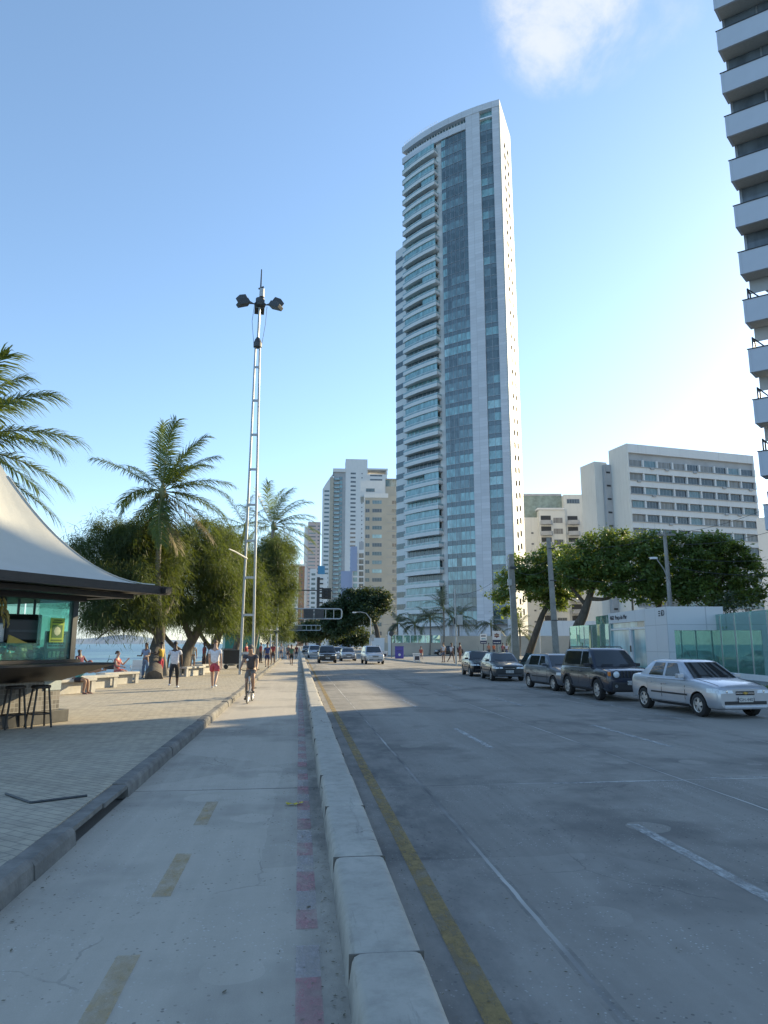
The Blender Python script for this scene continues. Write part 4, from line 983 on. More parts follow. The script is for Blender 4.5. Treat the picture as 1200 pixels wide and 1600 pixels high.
broad_tree('sea_almond_tree', 'rightmost sea almond, in front of the narrow grey block', b,
    [([b, A(1120,970,60), A(1118,940,60), A(1130,900,60)], .32, .1), ([A(1118,950,60), A(1095,930,60), A(1085,900,60)], .14, .04), ([A(1120,945,60), A(1150,930,60), A(1165,905,60)], .14, .04)],
    [AL(1115,860,60,1.8,1.9,1.1),AL(1145,870,60,1.7,1.8,1.1),AL(1130,905,59.5,1.9,1.8,1.1),AL(1165,895,60,1.4,1.6,1.2),AL(1100,910,59.5,1.6,1.6,.9),AL(1172,925,60,1.0,1.3,.8),AL(1140,935,59,1.6,1.5,.6)], 10, m_almond, group=AG)
b = A(592,1012,128); b.z = PZ
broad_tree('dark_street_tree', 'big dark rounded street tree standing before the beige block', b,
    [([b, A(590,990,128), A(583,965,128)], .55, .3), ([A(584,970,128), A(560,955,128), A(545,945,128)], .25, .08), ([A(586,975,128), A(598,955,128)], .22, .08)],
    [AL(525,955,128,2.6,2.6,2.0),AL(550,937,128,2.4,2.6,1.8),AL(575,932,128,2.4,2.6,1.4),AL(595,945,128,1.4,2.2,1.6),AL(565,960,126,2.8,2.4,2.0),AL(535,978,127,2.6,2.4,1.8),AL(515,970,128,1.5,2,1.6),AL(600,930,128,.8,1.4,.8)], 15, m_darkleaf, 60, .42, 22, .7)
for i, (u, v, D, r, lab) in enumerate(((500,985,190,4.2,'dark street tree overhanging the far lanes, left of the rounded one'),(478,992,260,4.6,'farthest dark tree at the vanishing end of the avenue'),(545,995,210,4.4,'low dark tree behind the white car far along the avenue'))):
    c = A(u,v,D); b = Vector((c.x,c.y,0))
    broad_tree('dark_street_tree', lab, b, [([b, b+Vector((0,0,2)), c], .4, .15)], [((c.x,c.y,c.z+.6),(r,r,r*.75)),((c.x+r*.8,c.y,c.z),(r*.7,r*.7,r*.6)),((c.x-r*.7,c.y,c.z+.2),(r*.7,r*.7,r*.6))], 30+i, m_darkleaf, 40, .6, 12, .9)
# clipped shrubs and planting behind the glass fence
for i, (u, v, D, r, lab) in enumerate(((1110,985,44,1.3,'rounded green shrub behind the glass fence nearest the gatehouse'),(1150,990,41,1.3,'green shrub behind the middle panes of the glass fence'),(1188,980,40,1.4,'green shrub behind the last panes of the glass fence'),(1085,968,50,1.4,'dark shrub showing over the gatehouse roof'),(1145,955,52,1.6,'brownish shrub under the rightmost almond tree'))):
    c = A(u,v,D); b = Vector((c.x,c.y,PZ))
    broad_tree('garden_shrub', lab, b, [([b, b+Vector((.1,0,c.z*.6))], .06, .03)], [((c.x,c.y,max(.8,c.z-.4)),(r,r,max(.7,c.z*.45)))], 50+i, m_almond if i < 3 else m_darkleaf, 40, .2, 18, .4, 'garden shrubs')
# ================================================================== kiosk, poles, gatehouse and small things
m_tent = mat('tent_canvas', (.50,.485,.44), .7, var=.05, scale=1.2, bump=.25, bscale=6)
m_wood = mat('dark_wood', (.030,.022,.018), .5, var=.3, scale=4, stretch=(1,6,6), bump=.2)
m_soff2 = mat('pale_wood_soffit', (.38,.31,.22), .7, var=.15, scale=4)
m_tile = panel_mat('mosaic_tiles', (.15,.135,.12), .09, .09, (.27,.26,.24), .5, .5, .5, .007)
m_teal = mat('teal_panel', (.05,.28,.27), .4, var=.15, scale=3)
m_galv = mat('galvanised_steel', (.42,.43,.43), .5, metal=.5, var=.12, scale=8)
m_gdark = mat('dark_steel', (.06,.065,.07), .5, metal=.3, var=.15)
m_conc = mat('pole_concrete', (.27,.26,.24), .9, var=.2, scale=3, bump=.3)
m_concl = mat('bench_concrete', (.42,.40,.36), .9, var=.15, scale=4, bump=.3)
m_plastic = mat('white_plastic', (.7,.7,.7), .4, var=.04)
m_aqua = glass_sheet('aqua_sheet_glass', (.70,.94,.90), .80, .12, .10); m_fence = glass_sheet('green_fence_glass', (.66,.88,.85), .52, .14, .42)
m_ink = mat('dark_lettering', (.03,.035,.05), .5, var=0); m_purple = mat('violet_paint', (.085,.07,.32), .5, var=.1)

KO = Vector((-6.56,15.05,PZ)); kz = math.atan2(.857,.515)
kiosk = thing('beach_kiosk', 'tent-roofed beach kiosk with dark wood counter and tiled base at the left border', 'kiosk', KO, kz)
def kb(z): return z-PZ
mb = MB(); mb.box(-1.6,-.8,kb(.15),1.72,1.6,kb(1.06)); mb.build('tiled_base', m_tile, kiosk)
mb = MB(); mb.box(-2.0,-.95,0,1.86,1.8,kb(.40)); mb.build('plinth', mat('stone_plinth', (.05,.048,.045), .6, var=.3, scale=6), kiosk, bevel=.01)
mb = MB(); mb.box(1.3,-.816,kb(.80),1.725,-.804,kb(1.05)); mb.build('base_notice', mat('grey_notice', (.35,.40,.40), .6, var=.1), kiosk)
mb = MB()
lo = [(-1.9,-.95),(1.6,-.95),(1.6,1.6),(-1.9,1.6)]; hi = [(-2.3,-2.05),(1.95,-2.05),(1.75,1.9),(-2.3,1.9)]
mb.rings([[(x,y,kb(1.0)) for x,y in lo],[(x,y,kb(1.33)) for x,y in hi],[(x,y,kb(1.37)) for x,y in hi]]); mb.build('counter', m_wood, kiosk)
mb = MB(); mb.box(-1.7,-1.5,kb(1.375),1.55,-1.05,kb(1.44)); mb.box(1.1,-1.05,kb(1.375),1.55,1.5,kb(1.44)); mb.build('counter_sill', m_wood, kiosk)
for px in ((1.42,-1.35),(1.42,1.4),(-1.6,1.4),(-1.6,-1.35)):
    mb = MB(); mb.box(px[0]-.06,px[1]-.06,kb(1.37),px[0]+.06,px[1]+.06,kb(2.72)); mb.build('post', m_gdark, kiosk)
for (a, c) in (((.55,-1.38),(1.38,-1.38)),((1.45,-1.28),(1.45,.1)),((1.45,.15),(1.45,1.3))):
    mb = MB(); d = Vector((c[0]-a[0],c[1]-a[1],0)).normalized(); nn = Vector((-d.y,d.x,0))*.012
    mb.prism([a,c,(c[0]+nn.x,c[1]+nn.y),(a[0]+nn.x,a[1]+nn.y)], kb(1.44), kb(2.62)); mb.build('glass_panel', m_aqua, kiosk)
t = thing('teal_refrigerator', 'tall teal refrigerator inside the kiosk, left of the black television', 'refrigerator', KO + Matrix.Rotation(kz,3,'Z') @ Vector((.75,.6,.0)), kz)
mb = MB(); mb.box(-.36,-.32,.02,.36,.32,2.2); mb.build('cabinet', m_teal, t, bevel=.02); mb = MB(); mb.box(-.34,-.345,.1,.34,-.322,2.15); d = mb.build('door', m_teal, t, bevel=.01); mb = MB(); mb.box(.24,-.385,1.2,.28,-.347,1.75); mb.build('handle', m_galv, d)
mb = MB(); mb.box(-1.75,-1.5,kb(2.62),1.6,1.55,kb(2.78)); mb.build('ceiling_frame', m_wood, kiosk)
for sx_, sy_ in ((1,-1),(1,1),(-1,1),(-1,-1)):
    mb = MB(); mb.tube([(sx_*2.5*(1-i/14),sy_*2.5*(1-i/14),kb(3.0)+2.95*(i/14)**2+.012) for i in range(13)], .012, 5); mb.build('roof_seam', m_tent, kiosk)
mb = MB(); mb.box(-1.5,-1.44,kb(1.45),.5,-1.42,kb(1.75)); mb.box(-1.5,-1.42,kb(1.75),.5,-1.0,kb(1.765)); mb.build('display_case_glass', m_aqua, kiosk)
HB = 2.6
for a, c in (((-HB,-HB),(HB+.18,-HB)),((HB,-HB-.2),(HB,HB)),((HB,HB),(-HB,HB)),((-HB,HB),(-HB,-HB))):
    mb = MB(); d = Vector((c[0]-a[0],c[1]-a[1],0)).normalized(); nn = Vector((-d.y,d.x,0))*.09
    mb.prism([(a[0]-nn.x,a[1]-nn.y),(c[0]-nn.x,c[1]-nn.y),(c[0]+nn.x,c[1]+nn.y),(a[0]+nn.x,a[1]+nn.y)], kb(2.80) if abs(d.x) > .5 else kb(2.82), kb(2.97) if abs(d.x) > .5 else kb(2.95)); mb.build('roof_beam', m_wood, kiosk)
mb = MB(); mb.box(-HB+.1,-HB+.1,kb(2.83),HB-.1,HB-.1,kb(2.86)); mb.build('soffit', m_soff2, kiosk)
mb = MB(); mb.box(-2.3,-2.2,kb(2.70),2.2,-1.9,kb(2.80)); mb.box(1.9,-1.9,kb(2.71),2.2,2.2,kb(2.80)); mb.build('inner_fascia', m_wood, kiosk)
PK = 2.95; NS = 18; LV = 26; vs = []; fs = []
per = []
for k, (cx, cy) in enumerate(((-1,-1),(1,-1),(1,1),(-1,1))):
    nx, ny = ((1,-1),(1,1),(-1,1),(-1,-1))[k]
    for i in range(NS): f = i/NS; per.append((cx+(nx-cx)*f, cy+(ny-cy)*f, abs(2*f-1)))
for l in range(LV+1):
    r = l/LV
    for x, y, rd in per:
        ang = math.atan2(y, x); bulge = 1-.10*(1-rd**2)*math.sin(PI*min(1,r))      # panels sag inwards between the ridges
        h = PK*(1-r)**2.0; z = h*(1-.10*(1-rd**2)*math.sin(PI*r)) + .006*math.sin(26*ang)*math.sin(PI*r)
        vs.append((x*r*(HB-.06)*(1 if l == LV else bulge), y*r*(HB-.06)*(1 if l == LV else bulge), kb(2.985)+z))
NP = len(per)
for l in range(LV):
    for i in range(NP): j = (i+1) % NP; fs.append((l*NP+i, l*NP+j, (l+1)*NP+j, (l+1)*NP+i))
mb = MB(); mb.add(vs, fs); mb.build('tent_roof', m_tent, kiosk, smooth=True, angle=50)
def kpt(x, y, z): return KO + Matrix.Rotation(kz,3,'Z') @ Vector((x,y,z-PZ))
# things on and in the kiosk
t = thing('hanging_television', 'bulky black television hung from the kiosk ceiling, its back to the street', 'television', kpt(.52,-.9,2.02), kz+R_(-22))
mb = MB(); mb.rings([[(x*w,y,z*h) for x,z in ((-1,-1),(1,-1),(1,1),(-1,1))] for y,w,h in ((.22,.42,.30),(.16,.44,.32),(.05,.43,.31),(-.12,.36,.26),(-.26,.30,.2))]); mb.build('casing', m_black, t, bevel=.02)
mb = MB(); mb.box(-.28,-.285,-.05,.28,-.262,.0); [mb.box(-.3+i*.08,-.16,-.2,-.27+i*.08,-.13,.18) for i in range(8)]; mb.build('vents', m_gdark, t)
for x in (-.3,-.05,.25): mb = MB(); mb.box(x-.02,-.02,.3,x+.02,.02,.66); mb.build('hanger', m_purple if False else m_gdark, t)
t = thing('pale_cooler_box', 'pale blue box beside the black television in the kiosk', 'box', kpt(.12,-.75,1.95), kz)
mb = MB(); mb.box(-.22,-.2,-.18,.22,.2,.2); mb.build('box_body', mat('pale_blue_plastic', (.28,.38,.45), .4), t, bevel=.02); mb = MB(); mb.box(-.19,-.206,-.16,.19,-.201,.17); mb.build('door_seal', m_plastic, t)
mb = MB(); mb.box(-.02,-.02,.2,.02,.02,.74); mb.build('hanger', m_gdark, t)
t = thing('banana_bunch', 'hanging bunches of yellowish bananas under the kiosk roof', 'bananas', kpt(-.12,-1.15,2.62), kz)
rr = random.Random(2); ban = mat('ripe_banana', (.36,.26,.07), .5, var=.35, scale=10)
for k in range(16):
    a = rr.uniform(0, 6.28); z = -rr.uniform(.08,.42); r = .1+.08*abs(z); b = MB(); b.tube([(math.cos(a)*.03,math.sin(a)*.03,z+.1),(math.cos(a)*r,math.sin(a)*r,z),(math.cos(a)*r*1.25,math.sin(a)*r*1.25,z-.1),(math.cos(a)*r*1.1,math.sin(a)*r*1.1,z-.17)], [.012,.022,.02,.008], 6); b.build('banana', ban, t, smooth=True)
mb = MB(); mb.tube([(0,0,.05),(0,0,-.35)], [.02,.012], 6); mb.build('stalk', m_wood, t)
def leaf_poster(): pass
t = thing('green_poster', 'small bright green poster with a coconut picture on the kiosk glass', 'poster', kpt(.98,-1.41,2.02), kz)
mb = MB(); mb.box(-.17,-.006,-.24,.17,.006,.24); mb.build('sheet', mat('lime_green', (.30,.42,.04), .5, var=.06), t); mb = MB(); mb.box(-.125,-.012,-.15,.125,-.0065,.1); mb.build('picture_field', mat('deep_green', (.05,.14,.03), .5), t)
mb = MB(); mb.lathe([(.001,-.09),(.06,-.06),(.085,0),(.06,.06),(.001,.09)], (.0,-.014,-.02), 12); b2 = mb; b2.v = [(x,-.013+(y+.014)*.05,z) for x,y,z in b2.v]; b2.build('coconut_picture', mat('pale_green', (.45,.5,.3), .5), t)
mb = MB(); mb.box(-.13,-.012,.14,.13,-.0065,.17); mb.box(-.1,-.012,.185,.1,-.0065,.21); mb.box(-.13,-.012,-.215,.13,-.0065,-.185); mb.build('text_lines', mat('dark_green_ink', (.08,.14,.02), .6), t)
t = thing('menu_board', 'pale teal board with rows of dark text standing behind the kiosk glass', 'menu board', kpt(1.08,-1.3,1.72), kz+R_(4))
mb = MB(); mb.box(-.3,-.01,-.3,.3,.01,.28); mb.build('board', m_gdark, t); mb = MB(); mb.box(-.24,-.016,-.06,.24,-.0105,.25); mb.build('text_panel', mat('chalk_teal', (.25,.42,.42), .6), t)
mb = MB(); rr = random.Random(8)
for i in range(5):
    x = -.21
    while x < .18:
        w = rr.uniform(.03,.09); mb.box(x,-.021,.2-i*.056,min(.21,x+w),-.0165,.228-i*.056); x += w+.018
mb.build('text_rows', m_ink, t)
mb = MB(); [mb.box(-.2+i*.11,-.02,-.24,-.12+i*.11,-.0105,-.12) for i in range(4)]; mb.build('food_pictures', mat('food_print', (.40,.36,.25), .6, var=.6, scale=30), t)
t = thing('snack_carton', 'yellow and maroon flag-shaped packet propped in the kiosk window', 'packet', kpt(.34,-1.15,1.66), kz-R_(6))
mb = MB(); mb.add([(-.25,-.02,-.02),(.3,-.02,-.1),(.28,-.02,.06),(-.22,-.02,.26),(-.25,.02,-.02),(.3,.02,-.1),(.28,.02,.06),(-.22,.02,.26)], [(0,1,2,3),(7,6,5,4),(0,4,5,1),(1,5,6,2),(2,6,7,3),(3,7,4,0)]); mb.build('carton', mat('yellow_card', (.50,.33,.06), .6), t)
mb = MB(); mb.add([(-.25,-.025,-.02),(.3,-.025,-.1),(.295,-.025,-.04),(-.24,-.025,.08)], [(0,1,2,3)]); mb.build('maroon_band', mat('maroon_card', (.20,.03,.05), .6), t)
rr = random.Random(5)
for k, (x, cols, lab) in enumerate(((-.25,(.30,.10,.06),'stack of reddish trays in the kiosk display'),(.25,(.20,.22,.10),'pile of green coconuts on the kiosk counter'),(.72,(.22,.16,.14),'heap of brown bags beside the kiosk glass'))):
    t = thing('counter_goods', lab, 'goods', kpt(x,-1.15,1.445), kz)
    for i in range(7):
        b = MB(); cx, cy, cz = rr.uniform(-.2,.2), rr.uniform(-.12,.12), .07+.11*(i//4); b.lathe([(.001,-.07),(.06,-.06),(.09,-.01),(.07,.05),(.001,.075)], (cx,cy,cz), 9); b.build('piece', mat('goods_%d' % k, cols, .6, var=.4), t, smooth=True)
def stool(loc, label):
    t = thing('bar_stool', label, 'bar stool', loc, R_(38), 'wooden bar stools')
    b = MB(); b.lathe([(.16,.74),(.18,.755),(.18,.785),(.165,.80),(.001,.803)], n=20); b.build('seat', m_wood, t)
    for sx, sy in ((-1,-1),(1,-1),(1,1),(-1,1)): b = MB(); b.tube([(sx*.11,sy*.11,.755),(sx*.185,sy*.185,0)], .02, 8); b.build('leg', m_wood, t)
    b = MB(); c = [(s*.165,q*.165,.26) for s, q in ((-1,-1),(1,-1),(1,1),(-1,1),(-1,-1))]
    for p, q in zip(c[:-1], c[1:]): b.tube([p,q], .014, 6)
    b.build('foot_rail', m_wood, t)
stool(G(19,1138.5,PZ), 'dark wooden bar stool nearest the left border, before the tiled base'); stool(G(59,1136.5,PZ), 'dark wooden bar stool below the grey notice on the tiled base')

# farther kiosk under the trees
t = thing('beach_kiosk', 'farther white-tented kiosk with teal walls, beyond the floodlight mast', 'kiosk', (-5.2,66,PZ), R_(10))
N = 16; vs = []; fs = []
for i in range(N+1):
    for j in range(N+1):
        x, y = -1+2*i/N, -1+2*j/N; r = max(abs(x),abs(y))*.8+math.hypot(x,y)*.2; vs.append((x*3.0,y*3.0,2.75+2.1*max(0,1-r)**1.6))
for i in range(N):
    for j in range(N): a = i*(N+1)+j; fs.append((a,a+1,a+N+2,a+N+1))
mb = MB(); mb.add(vs, fs); mb.build('tent_roof', m_tent, t, smooth=True)
mb = MB(); mb.box(-3,-3,2.5,3,3,2.74); mb.build('roof_frame', m_gdark, t); mb = MB(); mb.box(-1.6,-1.6,0,1.6,1.6,1.2); mb.build('base', m_tile, t); mb = MB(); mb.box(-1.5,-1.5,1.2,1.5,1.5,2.5); mb.build('upper_wall', m_teal, t)
for sx in (-1,1): mb = MB(); mb.cyl((sx*2.7,-2.7,0),(sx*2.7,-2.7,2.5),.06); mb.build('post', m_gdark, t)

# floodlight mast: two converging legs with rungs, a single pipe and a crown of lamps
mast = thing('floodlight_mast', 'very tall twin-legged steel floodlight mast with four lamps on top', 'light mast', (-2.75,39.3,PZ))
fl = [Vector((-.33,-.05,0)), Vector((.33,.05,0))]; ft = [Vector((-.12,0,18.6)), Vector((.12,0,18.6))]
for a, b_ in zip(fl, ft): mb = MB(); mb.tube([a, a.lerp(b_,.5), b_], [.08,.07,.058], 10); mb.build('leg', m_galv, mast, smooth=True)
for k in range(9):
    f = (k+.55)/9.2; a, c = fl[0].lerp(ft[0],f), fl[1].lerp(ft[1],f); mb = MB(); mb.cbox((a+c)/2, ((c-a).length+.05,.09,.12)); mb.build('rung', m_galv, mast)
mb = MB(); mb.lathe([(.12,18.45),(.24,18.5),(.24,18.75),(.17,18.95),(.08,19.1)], n=14); mb.build('collar', m_gdark, mast)
mb = MB(); mb.tube([(0,0,18.9),(.06,0,22.0)], [.07,.06], 8); mb.build('top_pipe', m_galv, mast)
HC = Vector((.06,0,21.1))
mb = MB(); mb.lathe([(.1,-.12),(.3,-.05),(.34,.1),(.26,.16),(.26,.42),(.1,.45)], HC, 16); mb.build('lamp_carriage', m_gdark, mast)
mb = MB(); mb.cyl(HC+Vector((.1,-.2,.45)), HC+Vector((.1,-.2,.95)), .14, 12); mb.build('winch_motor', m_galv, mast)
mb = MB(); mb.tube([HC+Vector((0,0,.4)),HC+Vector((.02,0,2.3))], [.06,.035], 6); mb.tube([HC+Vector((-.12,0,1.05)),HC+Vector((.18,0,1.2))], .05, 6); mb.build('antenna', m_gdark, mast)
for ang, z, tilt in ((168,.45,.2),(205,-.02,.35),(20,.42,.3),(-25,-.1,.3),(95,.3,.3)):
    a = R_(ang); d = Vector((math.cos(a), math.sin(a)*.9, 0)); e = HC+d*.98+Vector((0,0,z))
    mb = MB(); mb.tube([HC+d*.25+Vector((0,0,.05)), HC+d*.6+Vector((0,0,z*.6)), e-d*.15], .035, 6); arm = mb.build('lamp_arm', m_gdark, mast)
    q = d.to_track_quat('X','Z').to_matrix() @ Matrix.Rotation(tilt,3,'Y')
    mb = MB(); pr = [[(-.28,y,-.17),(.36,y*1.0,-.21),(.43,y,.0),(.15,y,.18),(-.2,y,.13)] for y in (-.29,.29)]
    mb.rings([[tuple(e+q@Vector(p)) for p in r] for r in pr]); mb.build('floodlight', m_gdark, mast, bevel=.02)
mb = MB(); mb.tube([(-.2,-.1,18.5),(-.35,-.2,20),HC+Vector((-.3,-.2,.0))], .012, 4); mb.tube([(.2,.1,18.5),(.4,.1,20),HC+Vector((.4,.1,.0))], .012, 4); mb.build('lifting_cables', m_gdark, mast)

# shorter lattice pole carrying the traffic signal over the road
t = thing('signal_mast', 'ladder-like steel pole with a raised arm carrying a traffic signal over the lanes', 'signal mast', (-2.6,76,PZ))
for sx, h in ((-.32,7.2),(.32,11.5)): mb = MB(); mb.tube([(sx,0,0),(sx*.95,0,h)], [.1,.07], 8); mb.build('leg', m_galv, t)
for k in range(4): mb = MB(); mb.box(-.32,-.04,1.8+k*1.6,.32,.04,1.92+k*1.6); mb.build('rung', m_galv, t)
P0, P1, P2 = A(433,943,76), A(464,922,76), A(519,923,76); o3 = Vector((-2.6,76,PZ))
mb = MB(); mb.tube([A(424,950,76)-o3, P0-o3, P1-o3, P2-o3], [.09,.08,.07,.06], 7); mb.build('arm', m_gdark, t)
c = A(510,927,76)-o3
mb = MB(); mb.box(c.x-.5,c.y-.06,c.z-.62,c.x+.5,c.y+.02,c.z+.55); mb.build('back_plate', m_black, t, bevel=.01)
mb = MB(); mb.box(c.x-.18,c.y-.3,c.z-.5,c.x+.18,c.y-.065,c.z+.45); [mb.tube([(c.x,c.y-.3,c.z-.32+i*.3),(c.x,c.y-.42,c.z-.3+i*.3)],[.12,.12],10) for i in range(3)]; mb.build('signal_head', m_black, t)
# sign gantries
def gantry(label, ul, ur, vt, vb, D, dark):
    p, q = A(ul,vt,D), A(ur,vb,D); zt, zb = p.z, q.z; y = p.y; x0, x1 = p.x, q.x
    t = thing('sign_gantry', label, 'gantry', (x0,y,0), 0, 'sign gantries over the avenue')
    w = x1-x0; h = zt-zb
    b = MB(); r = min(.3,h*.3); pts = [(0,0,zb),(w-r,0,zb),(w-r*.3,0,zb+r*.3),(w,0,zb+r),(w,0,zt-r),(w-r*.3,0,zt-r*.3),(w-r,0,zt),(0,0,zt)]; b.tube(pts, .09, 8)
    for k in range(1, 7): b.tube([(w*k/7,0,zb),(w*k/7,0,zt)], .045, 6)
    b.build('frame', m_galv, t, smooth=True)
    for a, c in dark: b = MB(); b.box(w*a,-.14,zb+.08,w*c,-.1,zt-.05); b.build('sign_board', m_gdark, t)
    b = MB(); b.tube([(-.05,0,0),(-.05,0,zt+.4)], [.17,.13], 10); b.build('post', m_galv, t)
    b = MB(); b.box(.3,-.5,zb-.32,w*.32,.3,zb-.2); b.build('walkway', m_gdark, t)
gantry('nearer overhead frame of steel tube with dark sign panels, rounded at its end', 446, 534, 951, 967, 92, ((.32,.50),(.51,.68)))
gantry('farther low overhead frame with a dark panel, below the nearer one', 449, 501, 977, 985, 150, ((.1,.44),))

# street lamps and utility poles on the land side
def pole(name, label, base, h, r0, r1, m=m_conc, cat='pole', square=False, rz=0, group=None, lean=(0,0)):
    t = thing(name, label, cat, base, rz, group); b = MB(); top = Vector((lean[0],lean[1],h))
    if square: b.rings([[(x*r0,y*r0*.75,0) for x,y in ((-1,-1),(1,-1),(1,1),(-1,1))],[(top.x+x*r1,top.y+y*r1*.75,h) for x,y in ((-1,-1),(1,-1),(1,1),(-1,1))]])
    else: b.tube([(0,0,0), tuple(top*.5), tuple(top)], [r0,(r0+r1)/2,r1], 12)
    b.build('shaft', m, t, smooth=not square); return t
pb = A(870,1030,52); pb.z = PZ
t = pole('utility_pole', 'thick square concrete utility pole between the leaning almond and the glass fence', pb, 9.1, .24, .15, square=True, rz=R_(-20), lean=(-.22,0))
for z in (8.3,6.0,3.2): mb = MB(); mb.box(-.24,-.2,z,.22,.2,z+.06); mb.build('band', m_gdark, t)
pb = A(806,1033,57); pb.z = PZ
t = pole('utility_pole', 'darker utility pole with a conduit and cables, left of the leaning almond', pb, 8.6, .26, .17, rz=0, square=True, lean=(-.1,0))
mb = MB(); mb.tube([(-.3,-.1,0),(-.28,-.1,5),(-.45,-.1,8.4)], .05, 6); mb.build('conduit', m_galv, t)
mb = MB(); mb.box(-.5,-.3,6.1,-.2,-.1,6.6); mb.build('junction_box', m_galv, t); mb = MB(); mb.box(-.28,-.22,7.4,.22,.22,7.6); mb.build('band', m_gdark, t)
pb = A(1052,1000,48); pb.z = PZ
t = pole('street_lamp', 'concrete lamp pole rising behind the gatehouse with a bent lamp arm', pb, 8.6, .16, .11, cat='street lamp', lean=(-.06,0))
mb = MB(); mb.tube([(0,-.1,5.3),(-.45,-.3,6.2),(-.95,-.5,6.75)], .035, 6); mb.build('lamp_arm', m_galv, t); mb = MB(); mb.rings([[(-.95-x,-.5+y*w,6.78+z) for y,z in ((-1,0),(1,0),(.8,.12),(-.8,.12))] for x,w in ((0,.08),(.15,.13),(.42,.1))]); mb.build('lamp_head', m_plastic, t)
mb = MB(); mb.box(-.55,-.06,8.35,.65,.06,8.47); mb.build('crossarm', m_conc, t); mb = MB(); mb.tube([(.3,0,8.47),(.3,0,8.62)], .05, 8); mb.tube([(-.4,0,8.47),(-.4,0,8.62)], .05, 8); mb.build('insulator', m_gdark, t)
for dx, z in ((.35,7.0),(2.6,6.3)): pass
t = pole('signal_pole', 'thin grey pole with a boxed pedestrian signal at the pavement edge', G(713,1040,PZ), 5.7, .08, .06, m_galv)
mb = MB(); mb.box(.12,-.15,3.0,.52,.1,3.75); mb.build('signal_box', m_galv, t, bevel=.02); mb = MB(); mb.box(-.16,-.2,3.05,-.07,.12,3.5); mb.build('lamp_unit', m_black, t)
pb = A(579,1024,86); pb.z = PZ
t = pole('street_lamp', 'street lamp whose bent arm reaches over the approaching cars', pb, 4.6, .08, .06, m_galv, 'street lamp')
mb = MB(); mb.tube([(0,0,4.5),(-.55,0,5.2),(-1.2,0,5.35),(-1.9,0,5.3)], .05, 6); mb.build('lamp_arm', m_galv, t); mb = MB(); mb.box(-2.2,-.12,5.22,-1.75,.12,5.36); mb.build('lamp_head', m_plastic, t, bevel=.03); mb = MB(); mb.box(.1,-.1,1.9,.4,.1,2.7); mb.build('control_box', m_galv, t)
pole('bollard_post', 'thin pale post standing on the lawn beside the leaning almond trunk', G(845,1036,PZ), 2.5, .05, .05, m_plastic)
t = pole('garden_lamp', 'slim white lamp post inside the glass fence left of the gatehouse', (21.2,52,PZ), 4.0, .06, .05, m_plastic, 'lamp post'); mb = MB(); mb.box(-.08,-.08,4.0,.3,.08,4.1); mb.build('lamp_head', m_plastic, t)
pole('slender_mast', 'slim pole between the almond crowns above the gatehouse', A(988,940,62).xy.to_3d(), 6.6, .1, .08, m_conc)
def signpost(label, u, v, D, w, h, hp, emblem):
    b0 = A(u,v,D); b0.z = PZ; t = thing('street_sign', label, 'sign', b0, R_(-12), 'signs on posts')
    b = MB(); b.cyl((0,0,0),(0,0,hp),.045); b.build('post', m_gdark, t)
    b = MB(); b.box(-w/2,-.06,hp,w/2,.02,hp+h); b.build('panel', m_plastic, t); b = MB(); b.box(-w/2,-.066,hp,w/2,-.061,hp+h*.33); b.build('lower_panel', mat('navy_panel', (.03,.04,.09), .5), t)
    if emblem:
        b = MB(); c = hp+h*.66; pts = [(math.cos(2*PI*k/12)*(.34 if k % 2 else .24)*w, math.sin(2*PI*k/12)*(.30 if k % 2 else .20)*w) for k in range(12)]
        b.add([(x,-.066,c+z) for x,z in pts]+[(x,-.061,c+z) for x,z in pts], [tuple(range(12))]+[(i,(i+1)%12,12+(i+1)%12,12+i) for i in range(12)]); b.build('emblem', mat('maroon_emblem', (.16,.045,.05), .5), t)
        b = MB(); b.box(-w*.26,-.075,c-.05*w,w*.26,-.067,c+.09*w); b.build('emblem_band', mat('tan_band', (.45,.33,.22), .5), t)
    else:
        b = MB(); b.box(-w*.36,-.066,hp+h*.72,w*.36,-.061,hp+h*.84); b.build('text_band', m_ink, t); b = MB(); b.box(-w*.3,-.066,hp+h*.42,w*.36,-.061,hp+h*.58); b.build('blue_band', mat('pale_blue_band', (.20,.33,.40), .5), t)
    b = MB(); [b.box(-w*.38+i*w*.2,-.072,hp+h*.1,-w*.24+i*w*.2,-.067,hp+h*.16) for i in range(4)]; b.build('text_line', m_plastic, t)
signpost('small white and navy sign board on a post, left of the emblem sign', 756, 1026, 74, .66, 1.0, 1.6, False)
signpost('square white sign with a maroon star-like emblem on a post', 777, 1026, 72, .85, 1.3, 1.55, True)
t = pole('street_sign', 'small dark round sign on a thin post by the violet box', G(612,1028,PZ), 2.9, .04, .04, m_gdark, 'sign'); mb = MB(); mb.lathe([(.001,-.04),(.28,-.03),(.28,.03),(.001,.04)], (-.05,-.06,2.75), 16, axis='y'); mb.build('disc', m_gdark, t)

